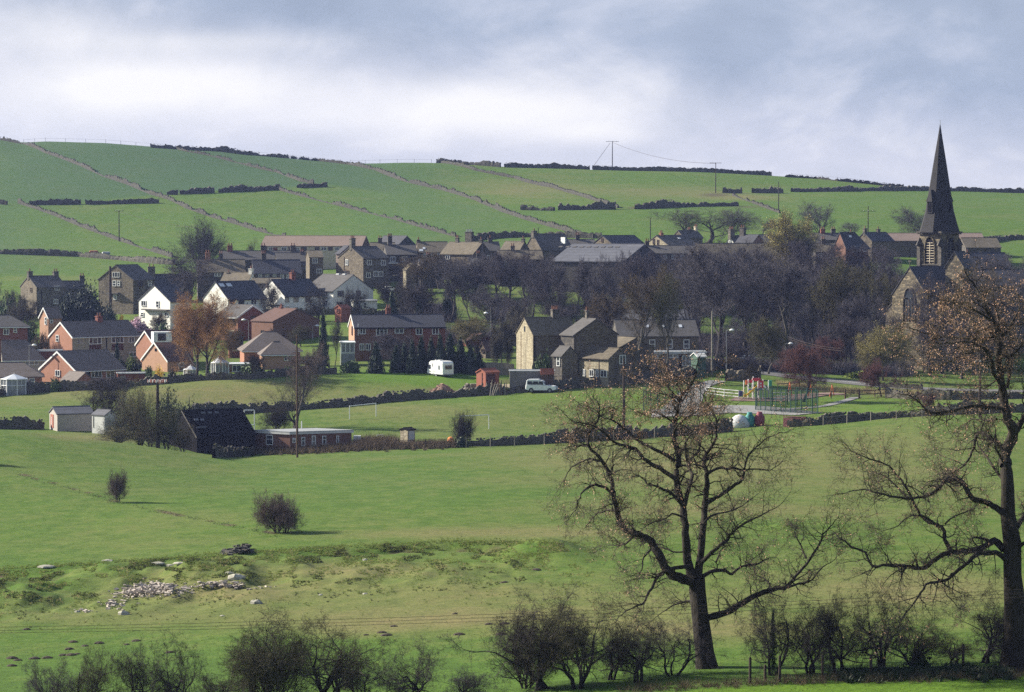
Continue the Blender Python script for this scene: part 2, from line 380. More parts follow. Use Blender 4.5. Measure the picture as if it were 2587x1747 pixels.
dryf = jit(jit(attr('dry'), midn, 1.0), big, .9)
c = mixc(nt, c, mixc(nt, (.12, .12, .045), (.235, .19, .09), fine), ramp(nt, dryf, [(.1, (0, 0, 0)), (1.0, (1, 1, 1))]))
c = mixc(nt, c, mixc(nt, (.03, .075, .038), (.05, .105, .05), fine), attr('cool_and_shade'))  # darker blue-green grass; on the hill it is painted cloud shadow
mudf = jit(attr('mud'), midn, .8)
c = mixc(nt, c, mixc(nt, (.045, .04, .02), (.14, .115, .06), fine), ramp(nt, mudf, [(.22, (0, 0, 0)), (.7, (1, 1, 1))]))
c = mixc(nt, c, (.55, .55, .55), .55, 'MULTIPLY') if False else c
clump = noise(nt, p, 1.4, 5, .8)
sp = ramp(nt, math_(nt, 'ADD', math_(nt, 'MULTIPLY', vfine, .45), math_(nt, 'MULTIPLY', clump, .55)), [(.36, (.5, .52, .5)), (.5, (1.0, 1.0, 1.0)), (.62, (1.28, 1.24, 1.2))]); c = mixc(nt, c, sp, .85, 'MULTIPLY')
nt.links.new(c, bs.inputs['Base Color']); bs.inputs['Roughness'].default_value = .95; bs.inputs['Specular IOR Level'].default_value = .1
bm = nt.nodes.new('ShaderNodeBump'); bm.inputs['Strength'].default_value = .7; bm.inputs['Distance'].default_value = .12
nt.links.new(fine, bm.inputs['Height']); nt.links.new(bm.outputs[0], bs.inputs['Normal'])
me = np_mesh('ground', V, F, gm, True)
for nm, arr in (('dry', dry), ('lush', lush), ('mud', mud), ('cool_and_shade', np.clip(blue, 0, 1) * .72)):
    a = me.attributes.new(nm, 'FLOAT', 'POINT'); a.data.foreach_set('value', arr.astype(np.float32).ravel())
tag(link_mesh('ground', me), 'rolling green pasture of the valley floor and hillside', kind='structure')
# a far skirt of land so that the ground reaches past the hill
mb = MB(); mb.poly([(-9000, -3000, -60), (9000, -3000, -60), (9000, 9000, -60), (-9000, 9000, -60)])
tag(mb.build('terrain', plain('far_grass', (.08, .12, .03), .95, .2, .01)), 'low land under and beyond the hill', kind='structure')
# ---------------------------------------------------------------- strips laid on the ground (road, paths)
def smooth_line(pts, step=1.2):
    pts = np.array(pts, float); out = []
    n = len(pts)
    for i in range(n - 1):
        p0, p1, p2, p3 = pts[max(i - 1, 0)], pts[i], pts[i + 1], pts[min(i + 2, n - 1)]
        k = max(2, int(np.linalg.norm(p2 - p1) / step))
        for j in range(k):
            t = j / k
            out.append(.5 * ((2 * p1) + (-p0 + p2) * t + (2 * p0 - 5 * p1 + 4 * p2 - p3) * t * t + (-p0 + 3 * p1 - 3 * p2 + p3) * t ** 3))
    out.append(pts[-1]); return np.array(out)
def strip(name, m, wpts, width, lift, label, nx=5, kind='structure', parent=None):
    L = smooth_line(wpts); V = []; F = []
    for i, q in enumerate(L):
        d = L[min(i + 1, len(L) - 1)] - L[max(i - 1, 0)]; d /= np.linalg.norm(d) + 1e-9; nrm = np.array([-d[1], d[0]])
        w = width if not isinstance(width, (list, tuple)) else np.interp(i / len(L), np.linspace(0, 1, len(width)), width)
        for j in range(nx):
            r = q + nrm * w * (j / (nx - 1) - .5); V.append((r[0], r[1], gz(r[0], r[1]) + lift))
    for i in range(len(L) - 1):
        for j in range(nx - 1):
            a = i * nx + j; F.append((a, a + 1, a + nx + 1, a + nx))
    o = link_mesh(name, np_mesh(name, V, np.array(F), m, True), parent)
    return tag(o, label, kind=kind)
def img2w(pts): return [G(x, y)[:2] for x, y in pts]
road_pts = img2w([(1800, 905), (1850, 921), (1925, 940), (2010, 952), (2100, 961), (2200, 971), (2320, 981), (2480, 986), (2660, 990)])
strip('road', M['asphalt'], road_pts, 6.2, .07, 'grey asphalt road curving past the playground to the right', 9)
strip('road_marking', M['marking'], img2w([(2040, 955), (2100, 961), (2200, 971), (2320, 981)]), .22, .11, 'white line along the middle of the road', 2)
strip('playground_path', M['path'], img2w([(1815, 962), (1780, 972), (1750, 990), (1735, 1010), (1720, 1030)]), [3, 3.2, 4, 5, 6], .08, 'pale path running down from the road to the ball court', 5)
strip('gate_path', M['path'], img2w([(2165, 1003), (2130, 1014), (2080, 1026), (2030, 1031), (1960, 1034)]), 1.6, .08, 'narrow pale path winding from the timber gate to the court', 3)
strip('court', M['path'], img2w([(1645, 1045), (1750, 1040), (1860, 1034), (1960, 1040), (2045, 1046)]), [8, 10, 9, 6, 5], .1, 'grey hard court inside the green mesh fence', 7)
strip('play_surface', plain('safety_surface', (.2, .13, .11), .9, .15, 1), img2w([(1850, 1008), (1920, 1009), (1980, 1008), (2050, 998), (2120, 994)]), [5, 6, 6, 5, 4], .1, 'worn safety surface under the climbing frame and swings', 5)
strip('farm_yard', M['dirt'], img2w([(1260, 976), (1340, 973), (1420, 969), (1500, 966), (1560, 962)]), [4, 6, 9, 9, 4], .08, 'pale beaten farm yard beside the parked vehicle', 5)
strip('lane', M['path'], img2w([(925, 716), (1000, 704), (1080, 695), (1150, 690)]), 4, .1, 'sloping lane in front of the upper stone terrace', 4)
# ---------------------------------------------------------------- sky, sun, haze, camera
SUN_AZ = np.array([-.93, .37]); SUN_EL = math.radians(28)
EXPO = 1.08
w = bpy.data.worlds.new('World'); scene.world = w; w.use_nodes = True; nt = w.node_tree
bg = nt.nodes['Background']
sky = nt.nodes.new('ShaderNodeTexSky'); sky.sky_type = 'NISHITA'; sky.sun_disc = False
sky.sun_elevation = SUN_EL; sky.sun_rotation = math.atan2(SUN_AZ[0], SUN_AZ[1]); sky.air_density = 1.2; sky.dust_density = 1.5
tc = nt.nodes.new('ShaderNodeTexCoord'); sx = nt.nodes.new('ShaderNodeSeparateXYZ'); nt.links.new(tc.outputs['Generated'], sx.inputs[0])
yy = math_(nt, 'MAXIMUM', math_(nt, 'ABSOLUTE', sx.outputs[1]), .02)
az = math_(nt, 'DIVIDE', sx.outputs[0], yy); el = math_(nt, 'DIVIDE', sx.outputs[2], yy)
def cvec(sxv, syv, ox=0):
    cb = nt.nodes.new('ShaderNodeCombineXYZ'); nt.links.new(math_(nt, 'ADD', math_(nt, 'MULTIPLY', az, sxv), ox), cb.inputs[0]); nt.links.new(math_(nt, 'MULTIPLY', el, syv), cb.inputs[1]); return cb.outputs[0]
big = noise(nt, cvec(5.5, 15, 3.3), 1.0, 6, .55, .35); soft2 = noise(nt, cvec(17, 27, 1.7), 1.0, 6, .6, .4)
# elevation bands of the cloud deck: dark sheet above, bright gap low down on the left
lum = math_(nt, 'ADD', math_(nt, 'MULTIPLY', math_(nt, 'SUBTRACT', big, .5), 1.0), math_(nt, 'MULTIPLY', math_(nt, 'SUBTRACT', soft2, .5), .75))
edge = math_(nt, 'ADD', math_(nt, 'MULTIPLY', az, .115), math_(nt, 'MULTIPLY', el, 1.0))        # dark sheet lies above a line tilting down to the right
d1 = ramp(nt, math_(nt, 'ADD', edge, math_(nt, 'MULTIPLY', lum, -.035)), [(.036, (0, 0, 0)), (.066, (1, 1, 1))])
cl = ramp(nt, math_(nt, 'ADD', math_(nt, 'MULTIPLY', lum, 1.5), .5), [(.1, (.56, .61, .72)), (.5, (.71, .735, .84)), (.8, (.95, .95, .98))])
dk = ramp(nt, math_(nt, 'ADD', math_(nt, 'MULTIPLY', lum, 1.6), .5), [(.1, (.33, .40, .53)), (.5, (.43, .505, .645)), (.95, (.70, .74, .86))])
cc = mixc(nt, cl, dk, d1)
# bright breaks
def glow(a0, e0, sa, se, k):
    u = math_(nt, 'POWER', math_(nt, 'DIVIDE', math_(nt, 'SUBTRACT', az, a0), sa), 2); v = math_(nt, 'POWER', math_(nt, 'DIVIDE', math_(nt, 'SUBTRACT', el, e0), se), 2)
    g = math_(nt, 'EXPONENT', math_(nt, 'MULTIPLY', math_(nt, 'ADD', u, v), -1.0)); g = math_(nt, 'MULTIPLY', g, math_(nt, 'ADD', .45, math_(nt, 'MULTIPLY', soft2, 1.1)))
    return math_(nt, 'MULTIPLY', g, k)
gs = None
for g in [(-.14, .049, .045, .011, 1.0), (-.085, .047, .04, .01, .45), (-.15, .038, .06, .01, .3), (-.05, .036, .05, .007, .3), (-.003, .0385, .05, .009, 1.05), (-.02, .046, .03, .006, .3), (-.165, .068, .03, .009, .5), (.028, .031, .02, .004, .5), (-.11, .063, .05, .004, .35)]:
    q = glow(*g); gs = q if gs is None else math_(nt, 'ADD', gs, q)
cc = mixc(nt, cc, (1.02, 1.01, 1.02), math_(nt, 'MINIMUM', gs, 1.0))
k = 2 ** -EXPO
cc = mixc(nt, cc, (k, k, k), 1.0, 'MULTIPLY')
skm = mixc(nt, sky.outputs[0], (.07, .07, .07), 1.0, 'MULTIPLY')
cover = ramp(nt, sx.outputs[2], [(.16, (1, 1, 1)), (.4, (.12, .12, .12))])
nt.links.new(mixc(nt, skm, cc, cover), bg.inputs[0]); bg.inputs[1].default_value = 1.0
sd = bpy.data.lights.new('sun', 'SUN'); sd.energy = 4.8; sd.angle = math.radians(.6); sd.color = (1, .94, .80)
so = bpy.data.objects.new('sun', sd); COL.objects.link(so)
from mathutils import Vector
dv = Vector((SUN_AZ[0] * math.cos(SUN_EL), SUN_AZ[1] * math.cos(SUN_EL), math.sin(SUN_EL)))
so.rotation_euler = dv.to_track_quat('Z', 'Y').to_euler(); so.location = (-200, 200, 300)
cd = bpy.data.cameras.new('camera'); co = bpy.data.objects.new('camera', cd); COL.objects.link(co)
cd.sensor_width = 36; cd.lens = FPX / 2587 * 36; cd.clip_start = 1; cd.clip_end = 20000
co.location = (0, 0, CAMZ); co.rotation_euler = (PI / 2 - TH, 0, 0); scene.camera = co
scene.view_settings.view_transform = 'Standard'; scene.view_settings.look = 'None'; scene.view_settings.exposure = EXPO; scene.view_settings.gamma = 1
try: scene.view_settings.use_curve_mapping = False
except Exception: pass
scene.render.film_transparent = False
cy = scene.cycles; cy.use_denoising = False; cy.sample_clamp_indirect = 1.5; w.cycles.sampling_method = 'MANUAL'; w.cycles.sample_map_resolution = 512; cy.max_bounces = 5; cy.diffuse_bounces = 2; cy.glossy_bounces = 2; cy.transmission_bounces = 2; cy.volume_bounces = 0; cy.transparent_max_bounces = 8
HAZE = True
if HAZE:
    hb = MB(); hb.box((0, 750, 15), (1900, 1800, 160))
    hm = bpy.data.materials.new('haze_air'); hm.use_nodes = True; hn = hm.node_tree
    for n_ in list(hn.nodes):
        if n_.type == 'BSDF_PRINCIPLED': hn.nodes.remove(n_)
    vol = hn.nodes.new('ShaderNodeVolumePrincipled'); vol.inputs['Color'].default_value = (.42, .52, 1, 1); vol.inputs['Density'].default_value = 0.00008; vol.inputs['Anisotropy'].default_value = .3
    hn.links.new(vol.outputs[0], hn.nodes['Material Output'].inputs['Volume'])
    tag(hb.build('haze', hm), 'pale blue haze filling the valley air', kind='stuff')
# ---------------------------------------------------------------- buildings
def rot2(a, b, f, g): return (a * f[0] + b * g[0], a * f[1] + b * g[1])
class House:
    """corner px/base py, distance Y, theta = turn of the long front, side = which end shows its gable.
    sizes are read off the photograph at that distance and turned into metres"""
    def __init__(h, name, label, px, base, Y, gw, fw, eaves, ridge, th, side='L', wall='stone_grey', roof='slate', gable_wall=None, cat='house', group=None, over=.3,
                 hip='', barge=None, gutter=None, root=None, wn='wall', rn='roof', deep=3.0, gmin=3.5, ridge_off=None, W=None, L=None, verge=.15):
        s = Y / FPX; t = math.radians(th)
        h.s, h.px, h.base, h.Y, h.t, h.side = s, px, base, Y, t, side
        h.L = L or fw * s / math.cos(t); h.W = W or max(gw * s / max(math.sin(t), .05), 1e-3)
        if W is None and h.W > 16: h.W = 16
        h.E = (base - eaves) * s; h.R = (base - ridge) * s
        if side == 'L': h.f = (math.cos(t), math.sin(t)); h.g = (-math.sin(t), math.cos(t))
        else: h.f = (-math.cos(t), math.sin(t)); h.g = (math.sin(t), math.cos(t))
        o = P(px, base, Y); h.o = o
        h.root = root or empty(name, o, label, cat, group)
        h.off = (o[0] - h.root.location[0], o[1] - h.root.location[1], o[2] - h.root.location[2])
        h.wallm = M[wall]; h.roofm = M[roof]; h.over = over; h.roofparts = []
        L_, W_, E, R = h.L, h.W, h.E, h.R; m = W_ / 2; h.z0 = 0
        mb = MB()
        z0 = min([gz(h.root.location[0] + h.T(a, b, 0)[0], h.root.location[1] + h.T(a, b, 0)[1]) for a, b in ((0, 0), (L_, 0), (L_, W_), (0, W_))]) - o[2] - .6; z0 = min(z0, -.6)
        v = [(0, 0, z0), (L_, 0, z0), (L_, W_, z0), (0, W_, z0), (0, 0, E), (L_, 0, E), (L_, W_, E), (0, W_, E), (0, m, R), (L_, m, R)]
        i0 = 2.2 if ('N' in hip or 'B' in hip) else 0; i1 = 2.2 if ('F' in hip or 'B' in hip) else 0
        if hip: i0 = min(m, L_ * .4) if i0 else 0; i1 = min(m, L_ * .4) if i1 else 0
        fs = [(0, 1, 5, 4), (1, 2, 6, 5), (2, 3, 7, 6), (3, 0, 4, 7)]
        mb.v = [h.T(*q) for q in v]; mb.f = list(fs)
        if not i0: mb.f.append((4, 8, 7))
        if not i1: mb.f.append((5, 6, 9))
        mb.f.append((4, 5, 6, 7))
        h.wall = mb.build(wn, h.wallm, h.root)
        if gable_wall:
            g = MB(); e = .03
            g.poly([h.T(-e, 0, z0), h.T(-e, W_, z0), h.T(-e, W_, E), h.T(-e, m, R), h.T(-e, 0, E)])
            gw_ = g.build('gable_wall', M[gable_wall], h.root)
        # roof slabs
        ov, vg, tk = over, verge, .16
        sl = (R - E) / m; dz = sl * ov
        mb = MB()
        def slab(pts):
            up = [h.T(a, b, c + tk + .02) for a, b, c in pts]; dn = [h.T(a, b, c + .02) for a, b, c in pts]; mb.hull8(dn, up)
        a0 = -vg if not i0 else -ov; a1 = L_ + vg if not i1 else L_ + ov
        r0 = a0 if not i0 else i0; r1 = a1 if not i1 else L_ - i1
        slab([(a0, -ov, E - dz), (a1, -ov, E - dz), (r1, m, R), (r0, m, R)])
        slab([(a1, W_ + ov, E - dz), (a0, W_ + ov, E - dz), (r0, m, R), (r1, m, R)])
        if i0: slab([(a0, W_ + ov, E - dz), (a0, -ov, E - dz), (r0, m, R)])
        if i1: slab([(a1, -ov, E - dz), (a1, W_ + ov, E - dz), (r1, m, R)])
        mb.tube([h.T(r0, m, R + tk), h.T(r1, m, R + tk)], .11, 5)
        h.roof = mb.build(rn, h.roofm, h.root)
        if barge:
            for aa in ((a0 - .05,) + ((a1 + .05,) if barge == 'both' else ())):
                b_ = MB(); wdt = .26
                for (bs, cs) in ((-ov, E - dz), (W_ + ov, E - dz)):
                    b_.hull8([h.T(aa, bs, cs - wdt + .1), h.T(aa, m, R - wdt + .1), h.T(aa + .06, m, R - wdt + .1), h.T(aa + .06, bs, cs - wdt + .1)],
                             [h.T(aa, bs, cs + .2), h.T(aa, m, R + .2), h.T(aa + .06, m, R + .2), h.T(aa + .06, bs, cs + .2)])
                b_.build('bargeboard', M['white'], h.root)
        if gutter:
            b_ = MB(); b_.tube([h.T(a0, -ov - .05, E - dz + .02), h.T(a1, -ov - .05, E - dz + .02)], .08, 5); b_.build('gutter', M[gutter], h.root)
    def T(h, a, b, z):
        x, y = rot2(a, b, h.f, h.g); return (x + h.off[0], y + h.off[1], z + h.off[2])
    def hz(h, py): return (h.base - py) * h.s
    def win(h, face, px, py, w, hh, style='std', frame='white', glass='glass', name='window'):
        """face f/g, photograph position and size; becomes frame + pane"""
        d = (px - h.px) * (1 if h.side == 'L' else -1)
        c, sn = math.cos(h.t), math.sin(h.t)
        if face == 'f': a, b, wm = d * h.s / c, 0, w * h.s / c
        else: a, b, wm = 0, -d * h.s / sn, w * h.s / sn
        z = h.hz(py); hm = hh * h.s; wm = max(wm, .45)
        def Q(u, e, zz): return h.T(a + u, -e, zz) if face == 'f' else h.T(-e, b + u, zz)
        def bar(mb, u0, u1, z0, z1, e0, e1): mb.hull8([Q(u0, e0, z0), Q(u1, e0, z0), Q(u1, e1, z0), Q(u0, e1, z0)], [Q(u0, e0, z1), Q(u1, e0, z1), Q(u1, e1, z1), Q(u0, e1, z1)])
        fm = MB(); t = .11
        e0, e1 = .0, .1
        if face == 'g': e0, e1 = .0, .14
        bar(fm, -wm / 2 - t, wm / 2 + t, z + hm / 2, z + hm / 2 + t, e0, e1); bar(fm, -wm / 2 - t, wm / 2 + t, z - hm / 2 - t, z - hm / 2, e0, e1 + .05)
        bar(fm, -wm / 2 - t, -wm / 2, z - hm / 2, z + hm / 2, e0, e1); bar(fm, wm / 2, wm / 2 + t, z - hm / 2, z + hm / 2, e0, e1)
        if style in ('std', 'wide'):
            for u in ([0] if wm < 1.6 else [-wm / 5, wm / 5]): bar(fm, u - .05, u + .05, z - hm / 2, z + hm / 2, e0, e1 - .01)
        if style == 'sash': bar(fm, -wm / 2, wm / 2, z - .05, z + .05, e0, e1 - .01)
        if style == 'grid':
            for u in (-wm / 4, 0, wm / 4): bar(fm, u - .04, u + .04, z - hm / 2, z + hm / 2, e0, e1 - .01)
            bar(fm, -wm / 2, wm / 2, z - .04, z + .04, e0, e1 - .02)
        f_ = fm.build(name + ('' if name == 'door' else ''), M[frame], h.root)
        pm = MB(); bar(pm, -wm / 2, wm / 2, z - hm / 2, z + hm / 2, -.02, .05 if face == 'f' else .08)
        pm.build('pane' if name == 'window' else 'door_leaf', M[glass], f_)
        return f_
    def panel(h, face, px, py, w, hh, mat, name, e=.06):
        d = (px - h.px) * (1 if h.side == 'L' else -1); c, sn = math.cos(h.t), math.sin(h.t)
        if face == 'f': a, b, wm = d * h.s / c, 0, w * h.s / c
        else: a, b, wm = 0, -d * h.s / sn, w * h.s / sn
        z = h.hz(py); hm = hh * h.s; mb = MB()
        def Q(u, ee, zz): return h.T(a + u, -ee, zz) if face == 'f' else h.T(-ee, b + u, zz)
        mb.hull8([Q(-wm / 2, 0, z - hm / 2), Q(wm / 2, 0, z - hm / 2), Q(wm / 2, e, z - hm / 2), Q(-wm / 2, e, z - hm / 2)], [Q(-wm / 2, 0, z + hm / 2), Q(wm / 2, 0, z + hm / 2), Q(wm / 2, e, z + hm / 2), Q(-wm / 2, e, z + hm / 2)])
        return mb.build(name, M[mat], h.root)
    def chim(h, px, top, w, mat='stone_dark', pots=2, b=.5, dep=None, low=None, pot='pot'):
        d = (px - h.px) * (1 if h.side == 'L' else -1); c, sn = math.cos(h.t), math.sin(h.t)
        bb = h.W * b; a = (d * h.s + bb * sn * 1.0) / c
        a = min(max(a, .35), h.L - .35)
        wm = max(w * h.s, .5); z1 = h.hz(top) ; z0 = (h.E + (h.R - h.E) * (1 - abs(b - .5) * 2)) - .8 if low is None else low
        th = dep or min(wm * .75, .9); mb = MB(); ang = math.atan2(h.f[1], h.f[0])
        x, y, z = h.T(a, bb, 0)
        mb.box((x, y, z + (z0 + z1) / 2), (wm, th, z1 - z0), ang); mb.box((x, y, z + z1 - .12), (wm + .18, th + .18, .16), ang)
        st = mb.build('chimney', M[mat], h.root)
        for i in range(pots):
            u = (i + .5) / pots * wm - wm / 2
            q = MB(); q.lathe((x + u * h.f[0], y + u * h.f[1], z + z1), [(.14, 0), (.12, .5), (.15, .55), (.15, .62)], 8)
            q.build('chimney_pot', M[pot], st)
        return st
    def skylight(h, px, py, w, hh, mat='white'):
        # lies on the front slope: solve height for given image position
        c, sn = math.cos(h.t), math.sin(h.t); zz = h.hz(py); fr = min(max((zz - h.E) / (h.R - h.E), .1), .9); b = fr * h.W / 2
        d = (px - h.px) * (1 if h.side == 'L' else -1); a = (d * h.s + b * sn) / c; wm = w * h.s / c
        hb = hh * h.s / (h.R - h.E) * h.W / 2; mb = MB(); sl = (h.R - h.E) / (h.W / 2)
        def q(u, v, e): return h.T(a + u, b + v, h.E + (b + v) * sl + .2 + e)
        mb.hull8([q(-wm / 2, -hb / 2, 0), q(wm / 2, -hb / 2, 0), q(wm / 2, hb / 2, 0), q(-wm / 2, hb / 2, 0)], [q(-wm / 2, -hb / 2, .09), q(wm / 2, -hb / 2, .09), q(wm / 2, hb / 2, .09), q(-wm / 2, hb / 2, .09)])
        o = mb.build('skylight', M[mat], h.root); return o
M['sky_glass'] = plain('bright_roof_glass', (.62, .64, .68), .15, .05, 2, spec=.8)
M['hang_tile'] = plain('dark_red_hanging_tile', (.1, .04, .035), .8, .15, 2, rows=3, rowdark=.7)

# --- left of the village: sunlit brick houses
h = House('brick_house', 'orange brick semi-detached pair with one red chimney in the middle of its roof', 183, 914, 540, 70, 152, 851, 816, 41, wall='concrete', gable_wall='brick', roof='tile_brown', barge=1, gutter='white')
h.wall.data.materials[0] = plain('grey_brown_render', (.3, .26, .2), .85, .1, 1)
h.win('g', 138, 856, 7, 14, 'sash'); h.win('f', 200, 862, 12, 12, 'wide', 'cream', 'glass_pale'); h.win('f', 234, 862, 26, 14, 'wide'); h.win('f', 285, 861, 26, 14, 'wide'); h.win('f', 317, 862, 11, 12)
h.panel('f', 234, 880, 26, 16, 'hang_tile', 'tile_panel'); h.panel('f', 285, 880, 26, 16, 'hang_tile', 'tile_panel'); h.panel('f', 260, 880, 2, 58, 'black_board', 'downpipe')
h.win('f', 275, 902, 10, 12); h.win('f', 320, 900, 14, 10, 'wide'); h.chim(234, 801, 15, 'brick_red', 2)
h = House('bungalow', 'low orange brick bungalow with broad white bargeboards and a brown tiled roof', 190, 974, 512, 105, 110, 935, 891, 44, wall='brick', roof='tile_brown', barge=1, gutter='white', over=.5)
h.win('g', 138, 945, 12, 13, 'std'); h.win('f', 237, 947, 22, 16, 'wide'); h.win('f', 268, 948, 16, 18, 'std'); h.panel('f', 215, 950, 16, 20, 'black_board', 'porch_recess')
h = House('garage', 'small brick garage with a brown pitched roof in front of the bungalow', 194, 977, 503, 38, 48, 962, 943, 50, 'R', 'brick_pink', 'tile_brown', cat='garage', gable_wall='brick')
h.panel('g', 214, 969, 26, 10, 'white_dirty', 'garage_door'); h.win('f', 170, 970, 6, 8, 'sash'); h.panel('f', 182, 970, 7, 12, 'wood_red', 'door')
h = House('stone_cottage', 'small lit brick house with white bargeboards beside the dark evergreen', 122, 836, 575, 27, 30, 801, 778, 40, wall='brick_pink', roof='tile_brown', barge=1)
h.win('g', 115, 810, 4, 16, 'sash'); h.win('f', 129, 809, 4, 12, 'sash')
h.root.name = 'brick_house'; 
h = House('bungalow', 'brown tiled bungalow behind the lamp post on the left', 7, 928, 530, 20, 100, 906, 863, 12, wall='concrete', roof='tile_brown', gutter='white', hip='F', over=.5)
h.win('f', 26, 914, 16, 10, 'wide'); h.win('f', 78, 915, 30, 12, 'wide', 'white', 'glass_pale'); h.win('f', 42, 915, 6, 10)
h = House('bungalow', 'brown roofed bungalow at the left edge with a glazed conservatory', -15, 975, 508, 20, 118, 950, 920, 10, wall='brick', roof='tile_brown', hip='F', over=.5)
h.win('f', 78, 964, 12, 14, 'sash', 'white', 'glass_pale')
h = House('brick_house', 'grey roofed brick house cut by the left edge', -40, 862, 565, 20, 106, 824, 799, 12, wall='brick_red', roof='slate_mid', hip='F', gutter='white', over=.5)
h.win('f', 14, 838, 12, 13, 'std'); h.win('f', 36, 834, 6, 11, 'sash')
h = House('brick_house', 'brick house with two steep gables and a white dormer beside the orange willow', 391, 944, 536, 56, 90, 872, 838, 38, wall='brick_pink', roof='tile_red', gable_wall='brick', barge=1)
h2 = House('x', '', 423, 944, 528, 76, 60, 911, 867, 40, root=h.root, wall='brick_pink', roof='tile_red', wn='wing_wall', rn='wing_roof', barge=1)
h2.panel('g', 389, 885, 6, 7, 'black_board', 'vent'); h2.win('f', 455, 927, 10, 18, 'sash')
# dormer box
o = P(408, 863, 529); mb = MB(); mb.box((o[0], o[1], o[2] + .95), (3.4, 2.6, 1.9), .3); d_ = mb.build('dormer', M['white'], h.root, tuple(-np.array(h.root.location)))
mb = MB(); mb.box((o[0] + .25, o[1] - 1.32, o[2] + .95), (1.5, .1, 1.35), .3); mb.build('dormer_window', M['glass'], d_)
h = House('flat_garage', 'low flat roofed brick garage with a white fascia behind the tree top', 297, 967, 505, 4, 68, 943, 942.5, 12, wall='brick_red', roof='felt', cat='garage', over=.2)
h.panel('f', 331, 942, 68, 3, 'white', 'fascia', .4); h.panel('f', 310, 957, 14, 16, 'wood_grey', 'garage_door')
h = House('flat_garage', 'flat roofed brick garage joined to the semi-detached pair', 95, 907, 535, 4, 60, 886, 885.5, 12, wall='brick_red', roof='felt', cat='garage', over=.2)
h.panel('f', 128, 886, 66, 2, 'white', 'fascia', .4)
h = House('stone_house', 'dark stone farmhouse with two chimneys high on the left', 93, 790, 650, 53, 66, 725, 699, 36, wall='stone_grey', roof='slate_mid', gable_wall='stone_brown')
h.win('g', 76, 732, 5, 9, 'sash', 'wood_brown'); h.win('f', 139, 728, 9, 9, 'wide'); h.win('f', 136, 762, 8, 10, 'std'); h.chim(66, 685, 12, pots=1); h.chim(128, 686, 13, pots=2); h.panel('f', 104, 760, 1.5, 60, 'black_board', 'downpipe')
h = House('stone_house', 'low stone wing with a single chimney behind the evergreen', 145, 785, 664, 8, 66, 727, 711, 15, wall='stone_grey', roof='slate_mid')
h.chim(203, 696, 12, pots=2); h.win('f', 158, 735, 6, 7)
h = House('stone_house', 'broad gabled stone house behind the tall dark pole', 337, 785, 640, 97, 46, 707, 671, 56, wall='stone_grey', gable_wall='stone_brown', roof='slate_mid')
h.win('g', 290, 694, 18, 11, 'std', 'white_dirty'); h.win('g', 285, 716, 7, 12, 'sash'); h.win('g', 297, 716, 6, 11, 'sash'); h.win('g', 287, 751, 7, 10, 'std'); h.win('f', 352, 716, 10, 13, 'std', 'wood_brown'); h.win('f', 372, 716, 7, 13, 'sash', 'white', 'glass_pale')
h.panel('g', 284, 741, 34, 3, 'slate_mid', 'porch_roof', .9)
h = House('stone_house', 'dark stone row with a massive chimney behind the spreading black tree', 372, 790, 664, 6, 110, 722, 694, 12, wall='stone_dark', roof='slate', gable_wall='stone_dark')
h.chim(381, 673, 18, 'stone_grey', 2); h.win('f', 400, 735, 8, 9); h.win('f', 425, 735, 8, 9); h.win('f', 455, 735, 7, 9)
# --- the row of white rendered houses
h = House('white_house', 'white rendered house with a wide gable and porch strip left of the orange willow', 430, 818, 602, 92, 46, 761, 722, 43, wall='render', roof='slate', gutter='black_board')
h.win('g', 353, 768, 12, 12, 'std'); h.win('g', 394, 769, 7, 14, 'sash'); h.win('g', 349, 797, 7, 9, 'sash'); h.win('g', 420, 794, 9, 9, 'std'); h.panel('g', 392, 783, 74, 3, 'slate_mid', 'porch_roof', .9)
h = House('white_house', 'white rendered house with two pale skylights in a black roof', 576, 805, 615, 70, 90, 755, 713, 42, wall='render', roof='slate', gutter='black_board')
h.skylight(557, 723, 11, 7, 'sky_glass'); h.skylight(574, 723, 11, 7, 'sky_glass')
h.win('f', 585, 764, 10, 16, 'none', 'wood_brown'); h.win('f', 607, 764, 12, 16, 'none', 'wood_brown'); h.win('f', 636, 763, 12, 13, 'std'); h.win('f', 657, 764, 9, 12, 'std'); h.panel('f', 621, 785, 1.5, 40, 'black_board', 'downpipe')
h = House('white_house', 'cream rendered house with a pointed left gable in the middle of the white row', 719, 792, 622, 72, 90, 747, 708, 42, wall='render', roof='slate', gutter='black_board')
h.win('g', 680, 754, 6, 14, 'sash'); h.win('g', 671, 722, 3, 9, 'sash', 'wood_brown'); h.win('f', 725, 756, 7, 12, 'std', 'wood_grey'); h.win('f', 746, 756, 10, 11, 'std', 'wood_grey'); h.win('f', 774, 757, 11, 11, 'std', 'wood_grey'); h.win('f', 726, 779, 8, 11); h.win('f', 746, 781, 10, 10); h.chim(733, 689, 13, 'brick_red', 2)
h.panel('g', 692, 771, 50, 2, 'black_board', 'fascia', .2)
h = House('white_house', 'white rendered house whose large right gable faces the wood', 842, 789, 628, 96, 82, 735, 696, 44, 'R', wall='render', roof='slate_mid', gable_wall='render_grey', gutter='black_board')
h.win('g', 859, 742, 13, 13, 'wide', 'wood_grey'); h.win('g', 901, 742, 8, 13, 'std', 'wood_grey'); h.win('g', 857, 767, 13, 8, 'wide', 'wood_grey'); h.win('f', 823, 742, 8, 13, 'std'); h.win('f', 822, 766, 8, 12, 'std'); h.win('f', 800, 744, 6, 10, 'std')
h.chim(850, 692, 9, 'white', 0); h.chim(867, 692, 8, 'white', 0)
h2 = House('x', '', 893, 789, 618, 3, 59, 760, 759, 10, root=h.root, wall='render', roof='felt', wn='extension_wall', rn='extension_roof', L=5.2, W=4); h2.win('f', 922, 771, 6, 11, 'sash')
